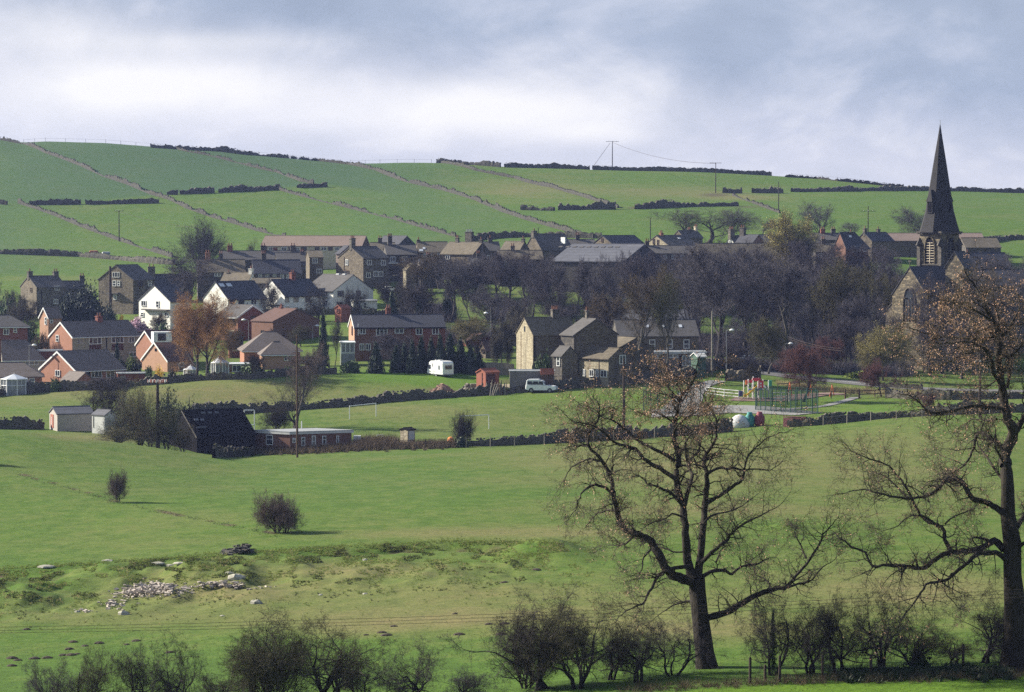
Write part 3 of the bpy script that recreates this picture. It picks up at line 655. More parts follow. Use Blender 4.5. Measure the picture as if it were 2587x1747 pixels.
h = House('garden_shed', 'bright orange-red garden shed in front of the right white gable', 862, 790, 600, 17, 22, 779, 772, 45, wall='wood_red', roof='wood_red', cat='shed', over=.1)
h.win('g', 854, 784, 6, 8, 'std', 'wood_red')
# --- brick houses at mid height
h = House('brick_house', 'dark red brick house with white roof edges right of the orange willow', 601, 866, 575, 68, 62, 800, 773, 40, 'R', wall='brick', gable_wall='brick_red', roof='slate_mid', barge=1, gutter='white', over=.5)
h.win('f', 584, 811, 18, 15, 'none', 'wood_brown'); h.win('f', 582, 843, 11, 9, 'none', 'wood_brown'); h.panel('f', 576, 835, 30, 3, 'cream', 'lintel'); h.win('g', 636, 803, 12, 6, 'none', 'wood_brown')
h = House('brick_house', 'blank maroon gabled brick house behind the tall white lamp post', 690, 868, 566, 62, 60, 812, 783, 46, 'R', wall='brick_brown', gable_wall='brick_brown', roof='tile_red', over=.2, W=12)
h.chim(703, 777, 8, 'brick_red', 2); h.win('f', 660, 840, 6, 9, 'none', 'wood_brown')
h = House('bungalow', 'hip roofed brick bungalow with a projecting bay behind the tall bare birch', 617, 925, 532, 6, 140, 884, 842, 10, wall='brick', roof='tile_brown', hip='B', over=.5, gutter='white', W=10)
h2 = House('x', '', 663, 925, 523, 6, 78, 894, 866, 10, root=h.root, wall='brick_pink', roof='tile_brown', wn='bay_wall', rn='bay_roof', hip='B', over=.4, gutter='white', W=6); h2.win('f', 725, 905, 14, 10, 'wide')
h = House('garage', 'tiny grey garage with a white door beside the red brick house', 579, 892, 548, 4, 34, 876, 858, 12, wall='brick_red', roof='slate_mid', cat='garage')
h.panel('f', 599, 884, 24, 5, 'white', 'fascia')
h = House('brick_terrace', 'long dark red brick block with slate roof behind the black conifers', 896, 912, 532, 18, 228, 827, 798, 11, wall='brick_brown', gable_wall='brick_pink', roof='slate', barge=1, gutter='black_board', W=8)
for (x, y, ww, hh) in [(916, 836, 12, 12), (964, 837, 26, 17), (1008, 836, 20, 10), (1058, 838, 14, 14), (1099, 836, 14, 16), (914, 876, 9, 14), (930, 876, 10, 14), (957, 876, 8, 10), (1010, 874, 12, 10)]: h.win('f', x, y, ww, hh, 'std' if ww < 20 else 'wide')
h.chim(978, 779, 12, 'brick_red', 2, b=.55); h.panel('f', 905, 832, 2, 30, 'white', 'downpipe'); h.panel('f', 1082, 866, 84, 76, 'brick_red', 'brick_panel', .05)
h.win('g', 889, 836, 3, 20, 'none', 'wood_brown')
h = House('conservatory', 'white framed glass porch on the left end of the long brick block', 862, 892, 524, 4, 34, 866, 864, 8, wall='glass_pale', roof='white', cat='conservatory', over=.2, W=3)
for x in (863, 873, 884, 895): h.panel('f', x, 879, 1.6, 28, 'white', 'glazing_bar')
h.panel('f', 879, 891, 34, 2, 'white', 'sill')
h = House('garage', 'brown gabled garage beside the conifers at the end of the brick block', 1180, 884, 548, 62, 20, 862, 845, 62, 'R', wall='brick_red', roof='tile_red', cat='garage', W=6.5)
h.root.location = h.root.location
h = House('stone_shed', 'little stone shed with a lit gable between the garage and the weeping willow', 1227, 905, 530, 17, 38, 884, 867, 36, wall='stone_brown', roof='tile_red', cat='shed')
h.win('g', 1220, 886, 4, 8, 'none', 'wood_brown')
# --- upper village rows
h = House('terrace_row', 'long pinkish roofed terrace highest on the slope behind the village', 914, 650, 722, 18, 258, 621, 597, 10, 'R', wall='cream', roof='tile_pink', gable_wall='tile_red', W=9)
for i, x in enumerate(range(664, 910, 17)):
    if i not in (2, 7): h.win('f', x, 628, 9 if i % 3 else 12, 7, 'std' if i % 2 else 'wide', 'white' if i % 2 else 'wood_brown')
h.panel('f', 691, 632, 14, 14, 'brick_red', 'bay'); h.panel('f', 795, 633, 40, 3, 'white', 'bay_fascia')
h = House('terrace_row', 'dark slate row with three chimneys below the pinkish terrace', 560, 690, 700, 6, 215, 656, 635, 8, wall='stone_dark', roof='slate_mid', W=8)
for x in (577, 660, 735): h.chim(x, 620, 13, 'brick_red' if x == 577 else 'stone_dark', 2)
h = House('terrace_row', 'blue-black slate row running down behind the white houses', 642, 712, 664, 5, 118, 690, 658, 10, wall='stone_dark', roof='slate', W=8.5)
for x in (657, 675, 693, 712, 727, 741): h.win('f', x, 699, 6, 12, 'std')
h.chim(662, 640, 12, 'stone_dark', 3)
h = House('terrace_row', 'mossy brown slate row behind the black spreading tree', 500, 720, 666, 4, 118, 687, 657, 8, wall='stone_dark', roof='stone_slate', W=8.5)
for x in (545, 553, 600): h.win('f', x, 693, 6, 8, 'std')
h.chim(553, 640, 10, 'stone_dark', 2); h.chim(520, 638, 12, 'brick', 2)
h = House('stone_cottage', 'small cottage with a yellow-green mossy roof and white right gable', 626, 740, 645, 20, 74, 713, 690, 34, 'R', wall='stone_grey', gable_wall='render_grey', roof='stone_slate')
h.chim(572, 688, 9, 'stone_grey', 1); h.chim(633, 678, 10, 'render_grey', 1, b=.5)
h = House('stone_cottage', 'low cottage roof squeezed between two white houses', 640, 745, 634, 4, 70, 716, 704, 8, wall='stone_grey', roof='stone_slate', W=7)
h = House('white_chimney_house', 'dark roofed cottage with one fat white chimney', 700, 680, 690, 4, 100, 660, 640, 8, wall='stone_dark', roof='slate_mid', cat='house', W=8); h.root.name = 'stone_cottage'; h.chim(731, 645, 17, 'white', 1)
h = House('stone_house', 'stone end house with white paned windows and a pale hipped roof', 782, 712, 676, 6, 34, 650, 634, 10, wall='stone_brown', roof='stone_slate', W=8)
h.win('f', 796, 658, 11, 11, 'std'); h.win('f', 806, 684, 11, 9, 'std'); 
h = House('pebbled_house', 'blank pink pebble-dashed gable wall between two stone houses', 860, 712, 680, 44, 12, 640, 622, 48, wall='pebble', roof='slate', side='R', W=5); h.root['category'] = 'house'; h.root.name = 'stone_house'
h.panel('g', 878, 660, 2, 60, 'black_board', 'downpipe')
h = House('stone_house', 'tall grey stone house with a pointed left gable topped by a chimney', 918, 716, 668, 68, 62, 652, 624, 40, wall='stone_grey', gable_wall='stone_brown', roof='slate_mid')
for x, y in ((932, 663), (966, 664), (930, 695), (948, 692), (960, 692)): h.win('f', x, y, 9, 11, 'std')
h.win('g', 874, 663, 6, 12, 'std'); h.win('g', 868, 690, 9, 11, 'wide', 'wood_brown'); h.win('g', 876, 690, 6, 11, 'std', 'wood_brown'); h.chim(888, 601, 13, 'stone_grey', 3, b=.5); h.panel('g', 867, 680, 1.5, 60, 'black_board', 'downpipe')
h = House('stone_house', 'stone house with two white paned windows right of the tall gable', 978, 700, 684, 5, 76, 643, 620, 10, wall='stone_dark', roof='slate_mid', W=8.5)
for x in (992, 1022): h.win('f', x, 654, 11, 11, 'wide')
h.chim(983, 596, 11, 'stone_dark', 3, b=.5); h.panel('f', 1030, 670, 50, 16, 'slate_mid', 'lean_to_roof', 1.5); h.panel('f', 995, 664, 28, 3, 'white', 'bay_fascia')
h = House('stone_house', 'dark slated house with its pointed gable to the right at the hill foot', 1005, 660, 720, 44, 60, 620, 597, 44, 'R', wall='stone_dark', roof='slate', gable_wall='slate')
h = House('small_shed', 'sunlit yellow stone hut in front of the dark stone house', 1026, 690, 655, 28, 8, 682, 667, 50, 'R', wall='stone_gold', roof='stone_gold', cat='shed', W=3.6, over=.05)
h = House('stone_house', 'stone house with bright skylights and a brown roof verge', 1058, 690, 686, 5, 76, 637, 612, 8, wall='stone_brown', roof='stone_slate', W=8.5)
h.skylight(1052 + 12, 634, 9, 4, 'sky_glass'); h.skylight(1071, 629, 6, 4, 'sky_glass')
for x in (1076, 1095, 1110): h.win('f', x, 645, 9, 8, 'wide')
h.chim(1056, 605, 9, 'stone_grey', 1)
h = House('stone_house', 'broad roofed stone house with a dark gable and a huge pale chimney', 1196, 690, 680, 44, 84, 641, 613, 38, 'R', wall='stone_brown', roof='stone_slate', gable_wall='stone_dark')
h.chim(1154, 600, 9, 'stone_grey', 2, b=.5); h.chim(1185, 585, 21, 'stone_dark', 4, b=.55, pot='lead'); h.chim(1217, 604, 9, 'stone_dark', 1, b=.5); h.win('f', 1130, 650, 10, 8, 'wide'); h.win('g', 1232, 652, 5, 12, 'sash')
h = House('stone_house', 'narrow slate roofed house between two taller stone neighbours', 1226, 690, 700, 5, 38, 633, 612, 8, wall='stone_dark', roof='slate_mid', W=7)
h.chim(1238, 600, 11, 'stone_dark', 1)
h = House('stone_house', 'brown roofed cottage with its gable to the right beside the factory', 1308, 700, 690, 34, 48, 640, 611, 40, 'R', wall='stone_brown', roof='stone_slate', gable_wall='stone_dark')
h.chim(1322, 602, 8, 'stone_dark', 1)
h = House('stone_house', 'tall pale gabled stone house with a chimney on its point, left of the factory roof', 1368, 700, 704, 42, 80, 630, 592, 40, wall='stone_grey', gable_wall='stone_brown', roof='slate_mid')
h.chim(1345, 582, 12, 'stone_grey', 1); h.panel('f', 1419, 607, 3, 16, 'white', 'flue', 1.5)
h = House('factory', 'long low works building with a pale corrugated roof behind the wood', 1575, 715, 640, 86, 180, 661, 619, 30, 'R', wall='stone_dark', roof='sheet_roof', gable_wall='slate', cat='factory', W=20)
for i in range(9): h.skylight(1420 + i * 18, 627, 9, 3, 'slate_mid')
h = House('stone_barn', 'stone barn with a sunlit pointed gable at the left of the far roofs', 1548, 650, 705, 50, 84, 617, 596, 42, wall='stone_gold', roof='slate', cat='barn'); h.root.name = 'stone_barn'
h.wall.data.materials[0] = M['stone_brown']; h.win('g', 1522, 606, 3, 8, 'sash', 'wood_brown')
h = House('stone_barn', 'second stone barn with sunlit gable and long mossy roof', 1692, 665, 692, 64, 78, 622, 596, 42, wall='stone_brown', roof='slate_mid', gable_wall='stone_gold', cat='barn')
h.win('g', 1654, 610, 2, 12, 'sash', 'wood_brown'); h.win('g', 1664, 612, 2, 12, 'sash', 'wood_brown'); h.chim(1673, 588, 9, 'brick', 2); h.skylight(1720, 604, 6, 3, 'white'); h.win('f', 1716, 634, 6, 13, 'std')
h = House('stone_cottage', 'small gabled cottage with two chimneys right of the second barn', 1728, 640, 730, 28, 50, 600, 583, 40, wall='stone_grey', roof='slate_mid', gable_wall='stone_brown'); h.chim(1744, 579, 10, 'stone_dark', 3); h.chim(1763, 572, 8, 'cream', 2)
h = House('white_house', 'small white gabled house below two big chimneys', 1858, 650, 715, 24, 44, 620, 596, 40, wall='render_grey', roof='slate_mid'); h.chim(1841, 578, 15, 'stone_grey', 3); h.win('g', 1846, 610, 4, 6)
h = House('stone_house', 'dark brown gabled house with a square chimney in the middle of the far roofs', 1896, 660, 700, 44, 40, 620, 594, 42, 'R', wall='stone_dark', roof='slate', gable_wall='brick_brown'); h.chim(1868, 574, 14, 'stone_dark', 2, b=.5)
h = House('stone_house', 'slate roofed house with a white dormer left of the yellow-topped tree', 1892, 655, 712, 5, 66, 612, 594, 8, wall='stone_dark', roof='slate', W=8); h.panel('f', 1955, 606, 12, 8, 'white', 'dormer', 2.2)
h = House('terrace_row', 'long low terrace with a worn pale roof in front of the chimneyed houses', 1770, 690, 672, 5, 200, 655, 616, 6, wall='stone_dark', roof='stone_slate', W=11)
for x in (1790, 1830, 1870, 1915, 1950): h.win('f', x, 664, 5, 8, 'sash')
h = House('stone_house', 'slate roofed house with four chimneys right of the yellow-topped tree', 2060, 640, 715, 5, 110, 606, 590, 8, wall='stone_grey', roof='slate_mid', W=8)
for x in (2083, 2110): h.chim(x, 578, 11, 'brick_red' if x == 2083 else 'stone_dark', 2)
h = House('bungalow', 'hip roofed house with three white windows and a rooflight near the church', 2136, 660, 680, 24, 62, 623, 588, 30, wall='brick_brown', roof='slate', hip='F', over=.5)
for x in (2160, 2172, 2188): h.win('f', x, 629, 8, 11, 'none', 'white', 'glass' if x != 2172 else 'white')
h.skylight(2151, 599, 7, 4, 'white'); h.chim(2154, 585, 11, 'stone_dark', 1)
h = House('stone_house', 'pale gabled house right of the hip roofed house', 2202, 650, 712, 34, 62, 608, 588, 38, wall='stone_brown', roof='slate'); h.chim(2174, 576, 9, 'stone_grey', 1); h.chim(2225, 578, 9, 'stone_dark', 1)
h = House('terrace_row', 'low pale roofed terrace passing behind the church tower', 2250, 645, 724, 5, 240, 608, 590, 4, wall='stone_brown', roof='tile_pink', W=8)
h = House('stone_barn', 'brown roofed barn at the right of the spire', 2440, 660, 706, 5, 90, 625, 602, 6, wall='stone_dark', roof='stone_slate', W=9, cat='barn'); 
h = House('hillside_barn', 'dark slate roofed barn among the trees right of the church tower', 2440, 700, 640, 20, 120, 676, 640, 12, wall='stone_dark', roof='slate', W=9, cat='barn'); h.root.name = 'stone_barn'; h.chim(2452, 637, 10, 'stone_dark', 1)
for args in [
 ('stone_house', 'brown roofed house tucked behind the tall grey gable', 940, 690, 705, 5, 60, 634, 614, 8, 'stone_slate'), ('terrace_row', 'dark low row joining the tall grey house to the slate rows', 742, 700, 690, 5, 60, 668, 648, 8, 'slate_mid'),
 ('stone_house', 'slate roofed house filling the gap under the broad chimney', 1190, 700, 668, 5, 60, 672, 652, 6, 'slate_mid'), ('stone_house', 'long brown roof just above the bare trees left of the factory', 1262, 700, 662, 5, 110, 655, 634, 5, 'stone_slate'),
 ('stone_barn', 'brown roofed shed between the tall pale gable and the factory ridge', 1440, 690, 712, 5, 66, 624, 606, 6, 'slate_mid'), ('terrace_row', 'low dark roofs under the two sunlit barns', 1580, 700, 676, 5, 190, 640, 622, 6, 'slate_mid'),
 ('terrace_row', 'grey roofs between the white dormer and the four-chimney house', 1955, 690, 700, 5, 120, 622, 602, 6, 'slate_mid'), ('stone_house', 'low mauve-grey roof left of the hip roofed house', 2060, 690, 690, 5, 80, 636, 616, 6, 'stone_slate'),
 ('stone_cottage', 'dark cottage roof above the upper lane', 1062, 700, 664, 5, 60, 672, 656, 8, 'slate')]:
    nm_, lb_, x_, bs2, Y2, g_, f_, e_, r_, t_, rf_ = args
    h = House(nm_, lb_, x_, bs2, Y2, g_, f_, e_, r_, t_, wall='stone_dark', roof=rf_, W=8)
    for k_ in range(int(f_ / 24)): h.win('f', x_ + 12 + k_ * 22, e_ + 9, 7, 9, 'std')
    h.chim(x_ + f_ * .3, r_ - 13, 10, 'stone_dark', 2)
# --- the farm and the buildings by the playground
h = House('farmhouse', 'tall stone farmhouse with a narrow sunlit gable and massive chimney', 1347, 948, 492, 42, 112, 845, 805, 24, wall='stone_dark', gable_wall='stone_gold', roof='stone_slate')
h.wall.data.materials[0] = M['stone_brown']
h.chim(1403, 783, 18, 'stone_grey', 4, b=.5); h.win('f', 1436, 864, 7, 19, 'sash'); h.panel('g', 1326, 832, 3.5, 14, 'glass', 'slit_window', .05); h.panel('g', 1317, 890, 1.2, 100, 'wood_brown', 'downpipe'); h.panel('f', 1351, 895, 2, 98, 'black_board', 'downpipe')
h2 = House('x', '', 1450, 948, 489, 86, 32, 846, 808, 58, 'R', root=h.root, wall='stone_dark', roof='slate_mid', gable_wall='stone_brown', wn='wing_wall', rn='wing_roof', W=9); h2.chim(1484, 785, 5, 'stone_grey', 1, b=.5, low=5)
h3 = House('x', '', 1420, 945, 484, 42, 24, 898, 877, 48, 'R', root=h.root, wall='stone_dark', roof='slate_mid', gable_wall='stone_brown', wn='porch_wall', rn='porch_roof', W=3.6)
h3.win('f', 1411, 912, 6, 22, 'sash')
h = House('stone_barn', 'long brown roofed stone building behind the farm cottage', 1500, 948, 503, 6, 62, 881, 853, 10, wall='stone_gold', roof='slate_mid', cat='barn', W=8); h.panel('f', 1508, 905, 8, 50, 'wood_red', 'door'); 
h2 = House('x', '', 1560, 948, 496, 78, 40, 881, 856, 55, 'R', root=h.root, wall='stone_brown', roof='stone_slate', gable_wall='stone_brown', wn='wing_wall', rn='wing_roof', W=8)
h.win('f', 1480, 895, 6, 14, 'sash')
h = House('stone_cottage', 'small golden stone farm cottage with four white windows', 1537, 968, 484, 53, 73, 907, 883, 47, 'R', wall='stone_gold', gable_wall='stone_brown', roof='stone_slate', over=.15)
for x, ww in ((1477, 4), (1496, 9), (1510, 5), (1526, 13)): h.win('f', x, 944, ww, 15, 'std')
h.win('g', 1573, 909, 14, 20, 'std'); h.panel('f', 1514, 935, 1, 56, 'wood_brown', 'downpipe'); h.panel('f', 1500, 909, 72, 1.5, 'black_board', 'gutter', .3)
h = House('stone_terrace', 'long dark stone building with three sash windows and three skylights', 1562, 948, 518, 5, 204, 849, 812, 5, wall='stone_brown', roof='slate_mid', W=10, cat='building', gable_wall='stone_dark')
for x in (1648, 1692, 1735): h.win('f', x, 869, 12, 20, 'sash')
for x in (1637, 1680, 1722): h.skylight(x, 828, 8, 6, 'sky_glass')
h.win('f', 1612, 862, 10, 4, 'std')
h2 = House('x', '', 1637, 948, 507, 4, 148, 892, 889, 4, root=h.root, wall='pebble', roof='felt', wn='extension_wall', rn='extension_roof', W=5)
h2.panel('f', 1710, 890, 148, 6, 'white_dirty', 'fascia', .4)
for x, ww in ((1644, 12), (1656, 12), (1668, 12)): h2.win('f', x, 900, ww - 3, 8, 'none')
for x in (1694, 1707): h2.win('f', x, 899, 10, 7, 'none', 'white', 'glass_pale')
h2.win('f', 1738, 911, 26, 24, 'std', 'white', 'glass_pale'); h2.panel('f', 1720, 920, 6, 48, 'black_board', 'downpipe')
h = House('glass_house', 'pale grey sheeted roof glimpsed behind the two tall farm trees', 1560, 835, 585, 4, 210, 813, 786, 4, wall='stone_grey', roof='sheet_roof', W=14, cat='building'); h.root.name = 'works_shed'
h = House('garden_shed', 'green timber shed with a pale sloping roof at the end of the terrace', 1762, 934, 496, 4, 22, 901, 893, 18, wall='white', roof='white_dirty', cat='shed', W=3); h.wall.data.materials[0] = plain('green_timber', (.05, .1, .075), .8, .15, 2)
# --- church
def church():
    Y = 545; s = Y / FPX; cpx, base = 2372, 800
    o = P(cpx, base, Y + 3.5); root = empty('church', o, 'gothic stone church with a tall dark octagonal spire', 'church')
    Z = lambda py: (base - py) * s
    ang = math.radians(41)      # tower stands corner-on
    hw = 2.65
    def TT(a, b, z):           # tower coordinates
        return (a * math.cos(ang) - b * math.sin(ang), a * math.sin(ang) + b * math.cos(ang), z)
    mb = MB(); mb.hull8([TT(-hw, -hw, -4), TT(hw, -hw, -4), TT(hw, hw, -4), TT(-hw, hw, -4)], [TT(-hw, -hw, Z(590)), TT(hw, -hw, Z(590)), TT(hw, hw, Z(590)), TT(-hw, hw, Z(590))])
    M['church_stone'] = stone('church_stone', (.075, .062, .042), (.155, .125, .08), (.27, .215, .135), 1.3)
    tw = mb.build('tower', M['church_stone'], root)
    mb = MB()
    for zz, e in ((590, .35), (586, .5), (668, .2)): mb.hull8([TT(-hw - e, -hw - e, Z(zz)), TT(hw + e, -hw - e, Z(zz)), TT(hw + e, hw + e, Z(zz)), TT(-hw - e, hw + e, Z(zz))], [TT(-hw - e, -hw - e, Z(zz) + .25), TT(hw + e, -hw - e, Z(zz) + .25), TT(hw + e, hw + e, Z(zz) + .25), TT(-hw - e, hw + e, Z(zz) + .25)])
    mb.build('cornice', M['stone_dark'], root)
    # corner buttresses
    for (sa, sb) in ((-1, -1), (1, -1), (-1, 1)):
        mb = MB(); c = TT(sa * hw, sb * hw, 0)
        mb.box((c[0], c[1], (Z(618) - 4) / 2), (.8, .8, Z(618) + 4), ang); mb.hull8([(c[0] - .75, c[1] - .75, Z(618)), (c[0] + .75, c[1] - .75, Z(618)), (c[0] + .75, c[1] + .75, Z(618)), (c[0] - .75, c[1] + .75, Z(618))], [(c[0] - .05, c[1] - .05, Z(598)), (c[0] + .05, c[1] - .05, Z(598)), (c[0] + .05, c[1] + .05, Z(598)), (c[0] - .05, c[1] + .05, Z(598))])
        mb.build('buttress', M['stone_dark'], root)
    # belfry openings: pointed arch louvres on the two seen faces (left louvres coloured as sunlit)
    def arch(face, wd, z0, z1, mat, e, name, par, ring=0, off=0.0):
        pts = []
        zs = z1 - wd * .95
        pts.append((-wd / 2, z0)); pts.append((wd / 2, z0)); pts.append((wd / 2, zs))
        for k in range(1, 6):
            t = k / 6; pts.append((wd / 2 * math.cos(t * PI / 2) ** .8, zs + (z1 - zs) * math.sin(t * PI / 2)))
        pts.append((0, z1))
        for k in range(5, 0, -1):
            t = k / 6; pts.append((-wd / 2 * math.cos(t * PI / 2) ** .8, zs + (z1 - zs) * math.sin(t * PI / 2)))
        pts.append((-wd / 2, zs))
        mb = MB()
        def Q(u, z, ee): return TT(-hw - ee, -(u + off), z) if face == 'l' else TT(u + off, -hw - ee, z)
        if face == 'l': pts = [(-a, b) for a, b in pts]
        if ring:
            for i in range(2, len(pts)):
                a, b = pts[i - 1], pts[i]
                mb.tube([Q(a[0], a[1], e), Q(b[0], b[1], e)], ring, 5)
            mb.tube([Q(*pts[-1], e), Q(*pts[0], e)], ring, 5); mb.tube([Q(*pts[1], e), Q(*pts[2], e)], ring, 5)
        else: mb.hull8([Q(a, b, -.02) for a, b in pts], [Q(a, b, e) for a, b in pts])
        return mb.build(name, mat, par)
    for face in ('l', 'r'):
        op = arch(face, 2.0, Z(662), Z(600), M['black_board'], .06, 'belfry_window', root)
        arch(face, 2.4, Z(664), Z(596), M['church_stone'], .16, 'arch_moulding', op, .17)
        mb = MB()
        for i in range(8):
            z = Z(658) + i * .5
            for u0, u1 in ((-1.0, -.12), (.12, 1.0)):
                if i > 6: u0, u1 = (max(u0, -.7), min(u1, .7))
                a, b = ((TT(-hw - .1, -u0, z), TT(-hw - .1, -u1, z)) if face == 'l' else (TT(u0, -hw - .1, z), TT(u1, -hw - .1, z)))
                mb.tube([a, b], .075, 4)
        a, b = ((TT(-hw - .12, 0, Z(662)), TT(-hw - .12, 0, Z(610))) if face == 'l' else (TT(0, -hw - .12, Z(662)), TT(0, -hw - .12, Z(610))))
        mb.tube([a, b], .1, 4)
        mb.build('louvres', M['cream'] if face == 'l' else M['stone_grey'], op)  # sun and shade put into the louvre colour, paler left, greyer right
    # spire: broached octagon, dark with a slightly paler west flank
    M['spire_stone'] = plain('sooted_spire_stone', (.03, .028, .03), .9, .3, 1.6, rows=2.2, rowdark=.6)
    r0 = 4.1; zb = Z(585); zt = Z(312); mb = MB()
    prof = [(.98, 0), (.86, .073), (.68, .2), (.49, .43), (.25, .72), (.12, .87), (.015, 1)]
    n0 = 0; k = 8
    for f_, t in prof:
        for j in range(k):
            an = ang + PI / 8 + 2 * PI * j / k; rr = r0 * f_ * 1.02
            mb.v.append((rr * math.cos(an), rr * math.sin(an), zb + (zt - zb) * t))
    for i in range(len(prof) - 1):
        for j in range(k): a = i * k + j; b = i * k + (j + 1) % k; mb.f.append((a, b, b + k, a + k))
    mb.build('spire', M['spire_stone'], root)
    for (sa, sb) in ((-1, -1), (1, -1), (-1, 1), (1, 1)):  # broaches fill the square corners
        b_ = MB(); e = hw + .12; q = .42
        b_.v = [TT(sa * e, sb * e, zb), TT(sa * e, sb * e * q * .2, zb), TT(sa * e * q * .2, sb * e, zb), TT(sa * e * .42, sb * e * .42, zb + 3.6)]
        b_.f = [(0, 1, 3), (0, 2, 3), (1, 2, 3), (0, 1, 2)]; b_.build('broach', M['spire_stone'], root)
    mb = MB(); mb.tube([(0, 0, zt - .1), (0, 0, zt + .9)], .05, 5); mb.build('finial', M['lead'], root)
    for (aa, zz, sc, nm) in ((PI, 522, 1.0, 'lucarne'), (PI * .5 * 3, 522, 1.0, 'lucarne')):
        an = ang + aa; zc = Z(zz); t = (zc - zb) / (zt - zb); rr = 2.35 if nm == 'lucarne' and aa < 4 else 2.0
        c = (math.cos(an) * rr, math.sin(an) * rr); b_ = MB()
        b_.box((c[0], c[1], zc), (1.2, 1.3, 2.2), an)
        tx, ty = -math.sin(an) * .8, math.cos(an) * .8; ux, uy = math.cos(an) * .8, math.sin(an) * .8
        b_.hull8([(c[0] - tx - ux, c[1] - ty - uy, zc + 1.1), (c[0] + tx - ux, c[1] + ty - uy, zc + 1.1), (c[0] + tx + ux, c[1] + ty + uy, zc + 1.1), (c[0] - tx + ux, c[1] - ty + uy, zc + 1.1)],
                 [(c[0] - tx * .05 - ux, c[1] - ty * .05 - uy, zc + 3.4), (c[0] + tx * .05 - ux, c[1] + ty * .05 - uy, zc + 3.4), (c[0] + tx * .05 + ux * .4, c[1] + ty * .05 + uy * .4, zc + 3.4), (c[0] - tx * .05 + ux * .4, c[1] - ty * .05 + uy * .4, zc + 3.4)])
        lu = b_.build(nm, M['spire_stone'], root)
        b_ = MB(); b_.box((c[0] + math.cos(an) * .66, c[1] + math.sin(an) * .66, zc), (.06, .7, 1.7), an); b_.build('opening', M['black_board'], lu)
    # chancel with steep gable and traceried east window, nave roof behind it
    g = House('x', '', 2342, 815, 530, 76, 110, 745, 676, 40, root=root, wall='stone_grey', roof='slate', wn='chancel_wall', rn='chancel_roof', gable_wall='church_stone', over=.2)
    e = -.12; wd = 2.9 / 1.0; mid = g.W / 2
    def Q(u, z, ee): return g.T(-ee, mid + u, z)
    z0, z1 = g.hz(812), g.hz(728); zs = z1 - 3.2
    pts = [(wd / 2, z0), (wd / 2, zs)] + [(wd / 2 * math.cos(t * PI / 12) ** .85, zs + (z1 - zs) * math.sin(t * PI / 12)) for t in range(1, 6)] + [(0, z1)] + [(-wd / 2 * math.cos(t * PI / 12) ** .85, zs + (z1 - zs) * math.sin(t * PI / 12)) for t in range(5, 0, -1)] + [(-wd / 2, zs), (-wd / 2, z0)]
    mb = MB(); mb.hull8([Q(a, b, .02) for a, b in pts], [Q(a, b, .1) for a, b in pts]); ew = mb.build('east_window', M['glass'], root)
    mb = MB()
    for i in range(1, len(pts)): mb.tube([Q(*pts[i - 1], .14), Q(*pts[i], .14)], .16, 5)
    for u in (-.75, 0, .75): mb.tube([Q(u, z0, .14), Q(u, zs + .8, .14)], .08, 4)
    for u in (-.75, .75): mb.lathe(Q(u, zs + 1.3, .14), [(.4, -.06), (.4, .06)], 8)
    mb.build('tracery', M['stone_brown'], ew)
    mb = MB(); c = g.T(0, mid, g.R); mb.box((c[0], c[1], c[2] + .9), (.14, .14, 1.5)); mb.box((c[0], c[1], c[2] + 1.2), (.8, .14, .14), -.9); mb.build('gable_cross', M['stone_grey'], root)
    n_ = House('x', '', 2390, 815, 556, 50, 230, 720, 684, 10, root=root, wall='stone_grey', roof='slate', wn='nave_wall', rn='nave_roof', W=9)
    a_ = House('x', '', 2320, 820, 541, 70, 20, 788, 740, 36, root=root, wall='stone_brown', roof='slate_mid', wn='aisle_wall', rn='aisle_roof', W=9)
    v = House('x', '', 2434, 815, 533, 38, 30, 674, 637, 50, 'L', root=root, wall='church_stone', roof='slate', wn='transept_wall', rn='transept_roof', W=4)
church()
